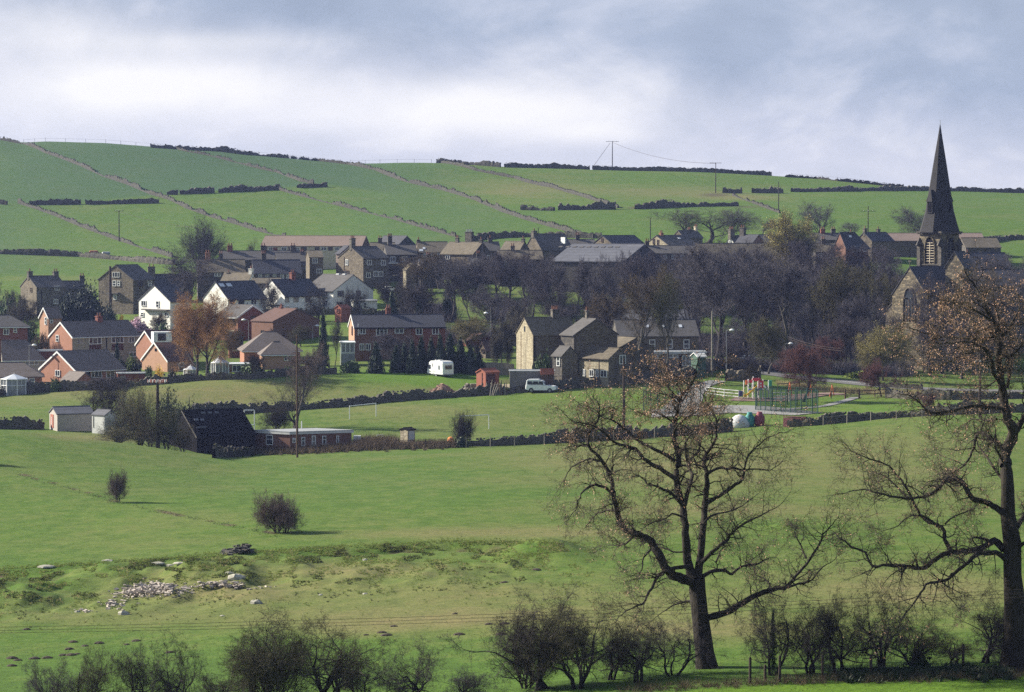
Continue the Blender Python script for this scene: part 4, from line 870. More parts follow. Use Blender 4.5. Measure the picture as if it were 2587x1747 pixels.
# --- barn, clubhouse, sheds in the lower field
h = House('black_barn', 'black tarred barn with a torn roof beside the brick clubhouse', 498, 1158, 400, 85, 140, 1103, 1044, 31, wall='black_board', roof='black_roof', cat='barn', W=9.5, over=.25, gable_wall='black_board')
for x, y, ww, hh in ((504, 1052, 10, 4), (520, 1052, 9, 4), (537, 1052, 9, 4), (490, 1067, 10, 4), (505, 1068, 9, 4), (505, 1085, 24, 2)): h.skylight(x, y, ww, hh, 'sheet_roof')
for i in range(12): h.panel('f', 506 + i * 11, 1130, 1.2, 52, 'pole', 'batten', .05)
b_ = MB(); b_.tube([h.T(-.2, -.3, h.E - .1), h.T(-.2, h.W / 2, h.R + .1), h.T(-.2, h.W + .3, h.E - .1)], .1, 4); b_.build('bargeboard', M['stone_grey'], h.root)
def clubhouse():
    Y = 404; s = Y / FPX; root = empty('clubhouse', P(733, 1130, Y), 'low brown brick clubhouse with a flat grey roof beside the black barn', 'clubhouse')
    c0 = np.array(P(733, 1130, Y)); R_ = np.array([math.cos(.2), math.sin(.2)]); 
    a1 = np.array([(885 - 733) * s, 3.6]); a2 = np.array([(636 - 733) * s, 3.4 * 1.0])   # right end and left end of the two seen walls
    E = (1130 - 1097) * s
    p0 = np.array([0, 0]); p3 = a1 + a2
    mb = MB(); zz = -3
    b = [(0, 0), tuple(a1), tuple(p3), tuple(a2)]
    mb.hull8([(x, y, zz) for x, y in b], [(x, y, E) for x, y in b]); mb.build('wall', M['brick_brown'], root)
    def grow_(k): c = (a1 + a2) / 2; return [tuple(c + (np.array(q) - c) * (1 + k)) for q in b]
    mb = MB(); g2 = grow_(.045); mb.hull8([(x, y, E) for x, y in g2], [(x, y, E + .32) for x, y in g2]); mb.build('fascia', M['white_dirty'], root)
    mb = MB(); g3 = grow_(.05); mb.hull8([(x, y, E + .323) for x, y in g3], [(x, y, E + .42) for x, y in g3]); mb.build('roof', M['felt'], root)
    def w(which, t, z, ww, hh, nm='window', glass='glass', frame='white'):
        d = a1 if which else a2; L = np.linalg.norm(d); u = d / L; nrm = np.array([u[1], -u[0]]) if which else np.array([-u[1], u[0]])
        if nrm[1] > 0: nrm = -nrm
        c = d * t + nrm * .05; an = math.atan2(u[1], u[0]); f_ = MB()
        for (du, dz_, sx_, sz_) in ((0, hh / 2, ww + .1, .09), (0, -hh / 2, ww + .1, .09), (-ww / 2, 0, .09, hh), (ww / 2, 0, .09, hh), (0, .1, ww, .07)):
            f_.box((c[0] + u[0] * du, c[1] + u[1] * du, z + dz_), (sx_, .14, sz_), an)
        fo = f_.build(nm, M[frame], root); g_ = MB(); g_.box((c[0] - nrm[0] * .01, c[1] - nrm[1] * .01, z), (ww, .12, hh), an); g_.build('pane' if nm == 'window' else 'door_leaf', M[glass], fo)
    w(0, .56, .95, 1.1, 1.35); w(1, .06, 1.0, .35, .6); w(1, .21, .8, .45, 1.2); w(1, .38, .7, .5, 1.7, 'door', 'wood_grey'); w(1, .55, .9, .5, 1.2); w(1, .77, .95, .3, 1.0)
    mb = MB(); mb.box((a1[0] + .8, a1[1] + .1, E - .75), (1.0, 1.4, .6)); mb.build('water_tank', M['white_dirty'], root)
    mb = MB(); mb.tube([(1.2, 6, E + .4), (1.2, 6, E + 1.5)], .09, 6); mb.build('vent_pipe', M['white'], root)
clubhouse()
h = House('garage', 'long grey concrete garage with a faded red door in the lower left field', 145, 1085, 428, 31, 85, 1047, 1032, 24, wall='concrete', roof='sheet_roof', cat='garage', W=4.6, over=.12)
h.panel('g', 125, 1066, 12, 34, 'wood_red', 'garage_door'); h.panel('g', 125, 1066, 1.5, 22, 'white_dirty', 'door_strip', .1)
h = House('garden_shed', 'small white panelled shed next to the long grey garage', 264, 1086, 424, 26, 36, 1050, 1039, 40, 'R', wall='white_dirty', roof='sheet_roof', cat='shed', over=.1)
h.panel('g', 279, 1045, 2, 3, 'black_board', 'vent'); h.panel('f', 232, 1067, 1.5, 28, 'wood_grey', 'door_edge')
h = House('small_hut', 'tiny brick hut with a flat roof and white door in front of the goals', 1030, 1114, 405, 20, 18, 1087, 1084, 42, wall='stone_gold', roof='black_roof', cat='hut', over=.1); h.root.name = 'stone_hut'; h.panel('f', 1039, 1100, 13, 22, 'white_dirty', 'door')
h = House('long_garage', 'long low grey garage block behind the parked off-road car', 1288, 981, 481.5, 4, 112, 938, 936.5, 1, wall='concrete', roof='felt', cat='garage', W=2.2, over=.1)
h.wall.data.materials[0] = plain('dark_grey_render', (.17, .155, .15), .9, .1, 1)
h = House('red_shed', 'open fronted dark red timber shed beside the leaning logs', 1227, 980, 482, 18, 34, 942, 934, 42, wall='wood_red', roof='wood_red', cat='shed', over=.1, W=2.4); h.panel('f', 1240, 961, 22, 32, 'hang_tile', 'open_front'); h.panel('g', 1218, 960, 1.5, 36, 'hang_tile', 'door_gap')
h = House('lean_to', 'red edged open lean-to at the right end of the garage block', 1368, 977, 480.8, 4, 30, 943, 934, 8, wall='wood_brown', roof='wood_red', cat='shed', W=.6, over=.1); h.root.name = 'garden_shed'
# conservatories
def conservatory(px, base, Y, wpx, hpx, label, name='conservatory', dome=.35):
    s = Y / FPX; r = wpx * s / 2; hh = hpx * s; root = empty(name, P(px, base, Y), label, 'conservatory'); k = 8
    ring = [(r * math.cos(2 * PI * (j + .5) / k), r * math.sin(2 * PI * (j + .5) / k)) for j in range(k)]
    zw = hh * (1 - dome)
    mb = MB(); mb.hull8([(x * .97, y * .97, -1.5) for x, y in ring], [(x * .97, y * .97, zw) for x, y in ring]); mb.build('glazing', M['glass_pale'], root)
    mb = MB()
    for j in range(k):
        a, b = ring[j], ring[(j + 1) % k]; mb.tube([(a[0], a[1], -1.5), (a[0], a[1], zw)], .09, 4); mb.tube([(a[0], a[1], zw), (b[0], b[1], zw)], .12, 4); mb.tube([(a[0], a[1], .4), (b[0], b[1], .4)], .07, 4)
        m_ = ((a[0] + b[0]) / 2, (a[1] + b[1]) / 2); mb.tube([(m_[0], m_[1], 0), (m_[0], m_[1], zw)], .05, 4)
    mb.build('frame', M['white'], root)
    mb = MB(); mb.hull8([(x * 1.06, y * 1.06, zw) for x, y in ring], [(x * .12, y * .12, hh) for x, y in ring]); mb.tube([(0, 0, hh), (0, 0, hh + .25)], .05, 4); mb.build('roof', M['sky_glass'], root)
conservatory(482, 951, 512, 37, 28, 'small white framed octagonal summerhouse left of the orange willow trunk', 'summerhouse')
conservatory(556, 945, 516, 46, 45, 'tall white conservatory with a peaked roof right of the orange willow trunk')
conservatory(36, 978, 500, 68, 33, 'wide white framed conservatory at the far left edge')
h = House('flat_extension', 'flat roofed brick extension with a broad window beside the tall conservatory', 578, 946, 520, 4, 56, 920, 919, 4, wall='brick_brown', roof='white', cat='house extension', W=4); h.win('f', 598, 930, 20, 14, 'wide'); h.root.name = 'brick_extension'
# ---------------------------------------------------------------- field walls, hedges and fences
def base_line(pts, step):
    w = [np.array(G(x, y)[:2]) for x, y in pts]; out = []
    for i in range(len(w) - 1):
        n = max(1, int(np.linalg.norm(w[i + 1] - w[i]) / step))
        for j in range(n): out.append(w[i] + (w[i + 1] - w[i]) * j / n)
    out.append(w[-1]); return np.array(out)
def wall(pts, h, label, mat='wall_stone', thick=.55, rag=.18, gaps=0.0, step=.55, name='dry_stone_wall', seed=1, cat='wall', group='dry stone field walls', shrubby=False):
    if mat == 'wall_pale': h *= .8; thick *= .55
    rs = np.random.RandomState(seed); L = base_line(pts, step); n = len(L)
    V = []; F = []; fall = vnoise(np.arange(n) * .11 + seed * 7, np.zeros(n) + seed)
    for i in range(n):
        d = L[min(i + 1, n - 1)] - L[max(i - 1, 0)]; d /= np.linalg.norm(d) + 1e-9; q = np.array([-d[1], d[0]])
        g = gz(L[i][0], L[i][1]); hh = h * (1 + rag * (rs.rand() - .5) * 1.6) * (1 + (fall[i] - .5) * min(rag * 2.2, .9) + (vnoise(i * .37 + seed, seed * 3.1) - .5) * rag)
        if gaps and fall[i] < gaps: hh *= .35 + .3 * rs.rand()
        t = thick / 2
        for (o_, z_) in ((-t * 1.25, -.5), (-t * (1 + .3 * rs.rand()), hh * .55), (-t * .75, hh * (.92 + .08 * rs.rand())), (t * .75, hh * (.92 + .1 * rs.rand())), (t * (1 + .3 * rs.rand()), hh * .5), (t * 1.25, -.5)):
            p_ = L[i] + q * o_ + d * (rs.rand() - .5) * step * .5; V.append((p_[0], p_[1], g + z_))
    for i in range(n - 1):
        for j in range(5): a = i * 6 + j; F.append((a, a + 1, a + 7, a + 6))
    # cope stones standing on edge
    for i in range(0, n - 1):
        if gaps and fall[i] < gaps: continue
        for rep in range(1 if step > .5 else 1):
            if rs.rand() > .8: continue
            c = L[i] + (L[i + 1] - L[i]) * rs.rand(); g = gz(c[0], c[1]); b = len(V); wx, wy, hz_ = .1 + .12 * rs.rand(), .2, .1 + .13 * rs.rand() * (1 + rag * 2)
            d = L[i + 1] - L[i]; d /= np.linalg.norm(d) + 1e-9; q = np.array([-d[1], d[0]])
            zt = g + h * .93 * (1 + (fall[i] - .5) * min(rag * 2.2, .9) + (vnoise(i * .37 + seed, seed * 3.1) - .5) * rag)
            for (u, v_, z_) in ((-1, -1, 0), (1, -1, 0), (1, 1, 0), (-1, 1, 0), (-.8, -.9, 1), (.9, -.8, 1), (.8, .9, 1), (-.9, .8, 1)):
                p_ = c + d * u * wx + q * v_ * wy; V.append((p_[0], p_[1], zt + z_ * hz_))
            for f in ((0, 1, 5, 4), (1, 2, 6, 5), (2, 3, 7, 6), (3, 0, 4, 7), (4, 5, 6, 7)): F.append(tuple(b + k_ for k_ in f))
    o = link_mesh(name, np_mesh(name, V, np.array(F), M[mat]))
    return tag(o, label, cat, group)
HW = 1.25
wall([(-60, 330), (0, 353), (60, 363), (115, 386), (150, 398), (200, 417), (260, 445), (320, 465), (380, 490), (430, 505), (470, 525), (540, 550), (600, 567), (650, 583), (722, 600)], 1.3, 'long wall running from the top left of the skyline down to the pinkish terrace', 'wall_pale', .7, .5, .28, .8, seed=2)
wall([(75, 517), (205, 515)], 1.5, 'short dark wall between two gaps on the left hillside, the left piece', 'wall_stone', .7, .3, 0, .8, seed=3)
wall([(216, 516), (300, 514), (402, 512)], 1.5, 'dark wall on the left hillside that ends at the long sloping wall', 'wall_stone', .7, .3, 0, .8, seed=4)
wall([(-80, 508), (18, 517)], 1.6, 'stub of wall at the left edge of the hillside', 'wall_pale', .7, .3, 0, .8, seed=5)
wall([(46, 513), (90, 527), (140, 545), (180, 562), (230, 582), (300, 607), (380, 633), (436, 650)], 1.3, 'tumbled wall passing the lone pole on the left hillside', 'wall_pale', .7, .5, .2, .8, seed=6)
wall([(-80, 632), (0, 641), (200, 648), (300, 656), (400, 666), (440, 668)], 1.4, 'dark wall along the foot of the hill above the left stone farmhouse', 'wall_stone', .7, .25, 0, .7, seed=7)
wall([(418, 372), (470, 382), (520, 391), (600, 411), (700, 435), (760, 458), (792, 464)], 1.2, 'crumbling wall slanting across the high shaded pasture', 'wall_pale', .6, .6, .35, .8, seed=8)
wall([(422, 491), (450, 491)], 1.7, 'tiny piece of dark wall at the left end of the middle field wall', 'wall_stone', .7, .3, 0, .8, seed=9)
wall([(456, 490), (540, 486)], 1.7, 'short dark wall piece in the middle of the high pasture edge', 'wall_stone', .7, .3, 0, .8, seed=10)
wall([(552, 486), (640, 482), (706, 478)], 1.7, 'dark wall running level to the start of the second sloping wall', 'wall_stone', .7, .3, 0, .8, seed=11)
wall([(752, 474), (826, 471)], 1.3, 'short level wall stub in the high shaded pasture', 'wall_stone', .7, .3, 0, .8, seed=12)
wall([(706, 480), (800, 505), (900, 530), (1000, 555), (1060, 573), (1152, 598)], 1.2, 'sloping tumbled wall coming down to the huge chimney', 'wall_pale', .7, .6, .22, .8, seed=13)
wall([(380, 372), (470, 378), (540, 381), (600, 388), (660, 393), (720, 399)], 1.5, 'dark wall on the skyline left of the rounded bushes', 'wall_stone', .7, .35, .1, .8, seed=14)
wall([(800, 406), (880, 415), (950, 430), (1030, 460), (1120, 480), (1200, 505), (1270, 535), (1330, 555), (1400, 575), (1500, 602)], 1.5, 'heavy wall curving down from the skyline to the factory', 'wall_pale', .8, .4, .1, .8, seed=15)
wall([(1103, 410), (1190, 416), (1265, 422)], 1.5, 'skyline wall left of the tall pole, first piece', 'wall_stone', .8, .3, 0, .8, seed=16)
wall([(1275, 422), (1400, 425), (1490, 428)], 1.6, 'skyline wall just left of the tall pole', 'wall_stone', .8, .3, 0, .8, seed=17)
wall([(1497, 428), (1600, 431), (1750, 434), (1870, 439), (1950, 443)], 1.5, 'long dark skyline wall running right from the tall pole', 'wall_stone', .8, .2, 0, .8, seed=18)
wall([(1113, 411), (1200, 430), (1300, 450), (1400, 475), (1500, 505), (1562, 525)], 1.5, 'wide straight wall slanting down across the pale pasture', 'wall_pale', .9, .25, 0, .8, seed=19)
wall([(1316, 530), (1400, 532)], 1.6, 'dark ragged wall above the village, left piece', 'wall_stone', .8, .5, 0, .8, seed=20)
wall([(1410, 530), (1480, 529), (1555, 528)], 1.7, 'dark ragged wall above the village ending at the wide sloping wall', 'wall_stone', .8, .5, 0, .8, seed=21)
wall([(1605, 528), (1700, 523), (1780, 521), (1865, 520)], 1.7, 'dark wall above the wispy bare trees', 'wall_stone', .8, .4, 0, .8, seed=22)
wall([(1826, 487), (1875, 488)], 1.7, 'short dark wall beside the pole with worn earth', 'wall_stone', .8, .4, 0, .8, seed=23)
wall([(1901, 487), (1976, 487)], 1.6, 'short tall dark wall in the right pasture', 'wall_stone', .9, .4, 0, .8, seed=24)
wall([(2000, 484), (2100, 483), (2250, 481), (2350, 481), (2450, 483), (2587, 487), (2680, 490)], 1.5, 'long dark wall crossing behind the church spire', 'wall_stone', .9, .3, 0, .8, seed=25)
wall([(1984, 447), (2060, 451), (2116, 457), (2180, 463), (2283, 474)], 1.1, 'thin pale wall dipping along the right skyline', 'wall_pale', .5, .5, .2, .8, seed=26)
wall([(1850, 494), (1900, 512), (1970, 538)], .9, 'low broken wall beside the pole in the right pasture', 'wall_pale', .6, .6, .3, .8, seed=27)
wall([(2480, 614), (2540, 606), (2680, 598)], 1.6, 'dark wall at the right edge above the barn roofs', 'wall_stone', .8, .3, 0, .8, seed=28)
wall([(1180, 610), (1240, 602), (1330, 598), (1520, 602)], 1.4, 'dark wall along the bottom of the hill above the factory', 'wall_stone', .7, .3, 0, .8, seed=29)
wall([(-80, 1012), (0, 999), (115, 990), (230, 985), (350, 974), (480, 962), (640, 957), (760, 947), (850, 944)], 1.35, 'dark wall under the gardens of the brick houses', 'wall_stone', .6, .35, 0, .5, seed=30)
wall([(-80, 1082), (0, 1083), (113, 1084)], 1.45, 'short dark wall left of the grey garage', 'wall_stone', .6, .35, 0, .4, seed=31)
wall([(430, 1062), (530, 1047), (690, 1039), (850, 1029), (1000, 1013), (1150, 1003), (1300, 992), (1400, 985), (1550, 973), (1640, 966), (1740, 955)], 1.4, 'long dark wall between the two playing fields and the farm yard', 'wall_stone', .65, .35, 0, .45, seed=32)
wall([(1740, 954), (1790, 940), (1842, 925)], 1.7, 'dark wall bending up from the farm towards the road', 'wall_stone', .65, .35, 0, .45, seed=33)
wall([(1835, 962), (1880, 959), (1921, 958)], 1.6, 'short brown stone wall behind the climbing frame', 'stone_brown', .6, .3, 0, .45, seed=34)
wall([(1175, 1127), (1230, 1126), (1340, 1122), (1450, 1116), (1600, 1107), (1770, 1096), (1850, 1089)], 1.35, 'long dark wall along the near edge of the playing field, left length', 'wall_stone', .6, .35, 0, .4, seed=35)
wall([(1990, 1079), (2050, 1075), (2120, 1068), (2200, 1060), (2300, 1053), (2400, 1048), (2500, 1044), (2680, 1040)], 1.3, 'dark wall along the near edge of the playground, right length', 'wall_stone', .6, .35, 0, .4, seed=36)
wall([(2240, 1004), (2300, 1008), (2400, 1010), (2500, 1008), (2680, 1006)], 1.2, 'low wall below the road at the right', 'wall_stone', .6, .35, 0, .5, seed=37)
wall([(1412, 962), (1440, 961), (1466, 961)], 1.5, 'pale yard wall behind the parked off-road car', 'stone_gold', .5, .2, 0, .45, seed=38)
wall([(905, 722), (960, 716), (1020, 706), (1100, 697), (1160, 694)], 1.5, 'long dark retaining wall below the upper lane', 'wall_stone', .6, .2, 0, .6, seed=39)
wall([(650, 800), (760, 795), (850, 794), (960, 795), (1060, 788), (1130, 780)], 1.3, 'dark garden wall under the white houses', 'wall_stone', .6, .3, 0, .6, seed=40)
wall([(640, 1150), (610, 1152), (570, 1155), (540, 1157)], 1.2, 'pale topped broken wall in front of the black barn', 'wall_pale', .7, .5, 0, .4, seed=41)
wall([(2200, 975), (2330, 984)], .9, 'low verge wall across the road from the red-budded tree', 'wall_pale', .5, .3, 0, .5, seed=42)
# ---- fences
def fence(pts, h, sp, name, label, m='pole', rails=1, pw=.1, group='fences', wire=.02, rail_h=None, railm=None):
    w = [np.array(G(x, y)[:2]) for x, y in pts]; root = empty(name, (w[0][0], w[0][1], gz(*w[0])), label, 'fence', group)
    o = np.array(root.location); P_ = base_line(pts, sp); tops = []
    for p_ in P_:
        mb = MB(); z = gz(*p_); mb.box((p_[0] - o[0], p_[1] - o[1], z - o[2] + h / 2 - .15), (pw, pw, h + .3), random.random() * .3); mb.build('post', M[m], root); tops.append(np.array([p_[0], p_[1], z]) - o)
    for r in range(rails):
        hh = h * ((r + 1) / (rails + .15)) if rail_h is None else rail_h[r]
        mb = MB(); mb.tube([t + [0, -.06, hh] for t in tops], wire, 4); mb.build('rail' if wire > .03 else 'wire', M[railm or m], root)
    return root
random.seed(3)
fence([(60, 361), (115, 357), (267, 361), (420, 373)], 1.5, 6, 'wire_fence', 'thin post and wire fence on the left skyline')
fence([(560, 384), (700, 396), (860, 412)], 1.5, 6, 'wire_fence', 'thin wire fence along the bushy part of the skyline')
fence([(885, 413), (960, 412), (1090, 411)], 1.5, 5.5, 'wire_fence', 'thin wire fence in the bare skyline gap left of the slanting wall')
fence([(2000, 447), (2116, 456), (2283, 475)], 1.5, 5, 'wire_fence', 'thin wire fence along the right skyline')
fence([(700, 1145), (800, 1141), (900, 1137), (1000, 1133), (1150, 1129)], 1.25, 3.2, 'wire_fence', 'post and wire fence in front of the brambles', pw=.12, rails=2)
fence([(1178, 1131), (1300, 1128), (1450, 1121), (1600, 1111), (1760, 1100)], 1.55, 2.9, 'wire_fence', 'grey posts standing in front of the long lower wall', 'wood_grey', pw=.09)
fence([(2080, 1075), (2200, 1064), (2330, 1056), (2500, 1048)], 1.4, 3.2, 'wire_fence', 'grey posts standing in front of the right lower wall', 'wood_grey', pw=.09)
fence([(1330, 986), (1400, 983), (1500, 977), (1560, 973)], 2.3, 1.9, 'yard_railing', 'thin brown railing between the farm yard and the field', 'wood_brown', pw=.07, rails=2)
fence([(2062, 1005), (2100, 1006), (2134, 1006)], 1.25, 1.9, 'timber_fence', 'brown timber fence left of the playground gate', 'wood_brown', 2, .12, wire=.07)
fence([(2172, 1005), (2210, 1003), (2240, 1001)], 1.25, 1.9, 'timber_fence', 'brown timber fence right of the playground gate', 'wood_brown', 2, .12, wire=.07)
fence([(1965, 985), (2020, 982)], 1.2, 2.2, 'timber_fence', 'dark timber fence behind the white rails', 'wood_brown', 1, .12, wire=.07)
fence([(1784, 1000), (1830, 1006), (1866, 1009)], 1.5, 2.0, 'white_rail_fence', 'white three-railed fence left of the climbing frame', 'white_dirty', 3, .12, wire=.07)
fence([(1952, 1014), (1975, 1014), (1994, 1014)], 1.5, 1.5, 'white_rail_fence', 'white three-railed fence right of the climbing frame', 'white_dirty', 3, .12, wire=.07)
# field gate
r_ = empty('field_gate', G(2136, 1007), 'brown five-barred gate at the end of the pale path', 'gate'); e_ = np.array(G(2170, 1006)) - np.array(r_.location)
for t in (0, 1): mb = MB(); mb.box((e_[0] * t, e_[1] * t, .75), (.2, .2, 1.7)); mb.build('gate_post', M['wood_brown'], r_)
for z in (.3, .55, .8, 1.05, 1.3): mb = MB(); mb.tube([(0, 0, z), (e_[0], e_[1], z)], .05, 4); mb.build('bar', M['wood_brown'], r_)
mb = MB(); mb.tube([(0, -.06, .3), (e_[0], e_[1] - .06, 1.3)], .04, 4); mb.build('brace', M['wood_brown'], r_)
# pale board fence behind the red shed
r_ = empty('board_fence', G(1216, 945), 'pale weathered board fence between the conifers and the farmhouse', 'fence')
a0, a1 = np.array(P(1216, 945, 508)), np.array(P(1300, 945, 504)); n = 46
for k_ in range(n):
    p_ = a0 + (a1 - a0) * k_ / n; mb = MB(); hh = 2.3 * (1 - .08 * random.random()) * (1 if k_ < 34 else .92 + .1 * random.random()); mb.box((p_[0] - a0[0], p_[1] - a0[1], hh / 2), (.13, .05, hh), .03 * random.random()); o_ = mb.build('board', M['wood_grey'], r_)
r_.location = tuple(a0)
# ---- posts in the near hedge line
for px, py, hh, lab in ((1895, 1726, 1.25, 'fence post just right of the big oak, in the hedge'), (1970, 1722, 1.25, 'fence post beside the slim ivy-dark hawthorn'), (1933, 1722, .8, 'short stump of a post between two taller ones'), (2078, 1716, 1.2, 'fence post between two bent hawthorns'), (2200, 1712, 1.1, 'fence post half hidden behind the leaning hawthorn'), (2433, 1695, 1.3, 'fence post left of the right-hand oak')):
    q = G(px, py); mb = MB(); mb.box((0, 0, hh / 2 - .1), (.11, .11, hh + .2), .2); mb.box((0, 0, hh + .02), (.08, .08, .06), .2)
    tag(mb.build('fence_post', M['pole'], None, q), lab, 'post', 'posts of the hedge fence')
# ---------------------------------------------------------------- poles and lamps
def pole(px, base, top, label, Y=None, arm=None, r=.13, m='pole', name='telegraph_pole', cat='pole', arms=((.0, 1.6),), ins=4):
    q = np.array(P(px, base, Y) if Y else G(px, base)); Yq = q[1]; g = gz(q[0], q[1]); zt = zof(top, Yq); q[2] = g
    root = empty(name, tuple(q), label, cat, 'wooden poles'); H_ = zt - g
    mb = MB(); mb.tube([(0, 0, -.5), (0, 0, H_ * .5), (0, 0, H_)], [r * 1.25, r * 1.05, r * .8], 8); mb.build('shaft', M[m], root)
    for dz_, w_ in arms:
        mb = MB(); mb.box((0, -.12, H_ - .15 - dz_), (w_ * 2, .1, .13), .1); c = mb.build('crossarm', M[m], root)
        for k_ in range(ins):
            u = (k_ + .5) / ins * 2 - 1; b_ = MB(); b_.lathe((u * w_ * .92, -.12, H_ - .1 - dz_), [(.05, 0), (.07, .08), (.04, .14), (.07, .18), (.03, .26)], 6); b_.build('insulator', M['white_dirty'], c)
    return root, q, H_
pole(1547, 424, 356, 'tall pole with a crossarm standing on the skyline', r=.16, arms=((0, 2.6),), ins=3)
pole(1808, 487, 410, 'pole with a crossarm beside the worn earth in the right pasture', r=.15, arms=((0, 2.2),), ins=3)
pole(301, 609, 531, 'lone pole with a crossarm on the left hillside', r=.14, arms=((0, 1.5),), ins=3)
pole(2193, 590, 520, 'pole with a crossarm in the pasture left of the spire', Y=770, r=.13, arms=((1.2, 2.1),), ins=3)
pole(1967, 533, 458, 'thin pole without an arm in the right pasture', r=.13, arms=())
pole(1643, 603, 551, 'thin pole at the hill foot above the factory roof', Y=760, r=.12, arms=())
pole(1360, 596, 574, 'short thin pole above the tall pale gable', Y=790, r=.1, arms=())
pole(1210, 614, 585, 'short pole with an aerial between village chimneys', Y=700, r=.06, arms=((.2, .8),), ins=0)
pole(751, 1152, 845, 'tall brown pole in front of the clubhouse and the birch', Y=392, r=.13, m='wood_brown', arms=())
rt, q, H_ = pole(399, 1145, 965, 'tall black pole crowned with a wide ring of insulators', Y=385, r=.23, arms=())
for k_, an in enumerate((0, .5, 1.0, 1.57, 2.1, 2.6)):
    mb = MB(); mb.box((0, 0, H_ - .1 + .0), (2.7, .1, .1), an); c = mb.build('crossarm', M['pole'], rt)
    for t in (-1.3, -1.0, -.7, .7, 1.0, 1.3):
        b_ = MB(); b_.lathe((t * math.cos(an), t * math.sin(an), H_ - .03), [(.05, 0), (.1, .1), (.05, .2), (.09, .3), (.03, .4)], 6); b_.build('insulator', M['wood_red'] if (k_ + int(t * 10)) % 2 else M['white_dirty'], c)
pole(1576, 1092, 905, 'tall dark pole between the oak top and the farm cottage', Y=404, r=.19, arms=())
pole(2475, 1100, 895, 'dark pole behind the crown of the right oak', Y=396, r=.17, arms=((.9, 1.0),), ins=3)
pole(279, 790, 672, 'tall dark pole in front of the broad gabled stone house', Y=628, r=.3, arms=())
pole(1799, 905, 785, 'tall pale pole at the road bend', Y=500, r=.16, m='wood_grey', arms=())
def lamp(px, base, top, label, Y, side=-1):
    q = P(px, base, Y); g = gz(q[0], q[1]); H_ = zof(top, Y) - g
    root = empty('street_lamp', (q[0], q[1], g), label, 'street lamp', 'street lamps')
    mb = MB(); mb.tube([(0, 0, -.4), (0, 0, 1.4), (0, 0, 1.41), (0, 0, H_)], [.11, .11, .07, .055], 6); mb.build('column', M['lead'] if side < 2 else M['white_dirty'], root)
    mb = MB(); mb.tube([(0, 0, H_), (side * .45, -.1, H_ + .1), (side * .9, -.15, H_ + .12)], .04, 5); mb.build('arm', M['lead'], root)
    mb = MB(); mb.lathe((side * .95, -.15, H_ + .02), [(.1, -.12), (.42, -.05), (.45, .05), (.3, .2), (.08, .28)], 10); mb.build('lamp_head', M['white'], root)
lamp(1835, 918, 834, 'street lamp at the road bend left of the red-budded tree', 505, 1)
lamp(1984, 915, 868, 'street lamp behind the red-budded tree', 520, 1)
lamp(74, 950, 872, 'street lamp in front of the left brown bungalow', 518, 1)
lamp(628, 868, 808, 'pale lamp post in front of the maroon gabled house', 560, -1)
lamp(790, 885, 823, 'street lamp on the green bank below the white houses', 570, 1)
lamp(1240, 850, 791, 'street lamp deep in the wood, left one of two', 560, -1)
lamp(1277, 850, 793, 'street lamp beside the top of the weeping willow', 555, 1)
# overhead cables
def cable(name, pts, label, r=.02, sag=0, group='overhead cables'):
    p = []
    for i in range(len(pts) - 1):
        a, b = np.array(pts[i]), np.array(pts[i + 1])
        for k_ in range(12):
            t = k_ / 12; q = a + (b - a) * t; q[2] -= sag * 4 * t * (1 - t); p.append(q)
    p.append(np.array(pts[-1])); mb = MB(); o = p[0].copy(); mb.tube([x - o for x in p], r, 4)
    return tag(mb.build(name, M['pole'], None, tuple(o)), label, 'cable', group)
M['wire'] = plain('grey_cable', (.07, .075, .075), .6, .1, 2)
for k_, (ya, yb, yc, lab) in enumerate([(1578, 1543, 1475, 'highest of the overhead cables crossing the near field'), (1586, 1554, 1484, 'middle one of the overhead cables crossing the near field'), (1592, 1562, 1495, 'lowest of the overhead cables crossing the near field')]):
    cable('overhead_cable', [P(-300, ya + 10, 122), P(2900, yc - 6, 119)], lab, .0075, .35)
cable('overhead_cable', [P(1547, 359, 1110), P(1808, 412, 960)], 'faint cable between the two poles on the right skyline', .05, 2)
cable('overhead_cable', [P(1541, 361, 1110), P(1500, 418, 1112)], 'stay wire slanting from the tall skyline pole to the ground', .07, 0)
cable('overhead_cable', [P(301, 534, 880), P(560, 580, 760)], 'faint cable running right from the lone hillside pole', .04, 1)
cable('overhead_cable', [P(1990, 850, 520), P(2125, 880, 505)], 'pale cable above the red-budded tree, upper of two', .04, .4)
cable('overhead_cable', [P(1990, 855, 519), P(2128, 886, 504)], 'pale cable above the red-budded tree, lower of two', .04, .4)
# ---------------------------------------------------------------- goals
def goal(p0, p1, top0, label, frame='white'):
    a = np.array(p0); b = np.array(p1); root = empty('football_goal', tuple(a), label, 'goal', 'football goals'); d = b - a; h = top0
    for t in (0, 1): mb = MB(); mb.tube([(d[0] * t, d[1] * t, d[2] * t - .1), (d[0] * t, d[1] * t, d[2] * t + h)], .075, 6); mb.build('post', M['white'], root)
    mb = MB(); mb.tube([(0, 0, h), (d[0], d[1], d[2] + h)], .075, 6); mb.build('crossbar', M['white'], root); return root
a = G(883, 1059); b = P(950, 1055, a[1] + 2.5); b = (b[0], b[1], gz(b[0], b[1])); goal(a, b, 2.1, 'white football goal standing complete in the middle of the playing field')
b = G(1235, 1083); a = P(1163, 1086, b[1] - 2); a = (a[0], a[1], gz(a[0], a[1])); goal(a, b, 2.15, 'white football goal half hidden by the dark round bush')
q = P(617, 1075, 417); r_ = empty('square_goal', q, 'tall square white goal frame behind the black barn and clubhouse', 'goal', 'football goals')
for x in (0, 1.5): mb = MB(); mb.tube([(x, 0, -1.5), (x, 0, 2.3)], .08, 6); mb.build('post', M['white'], r_)
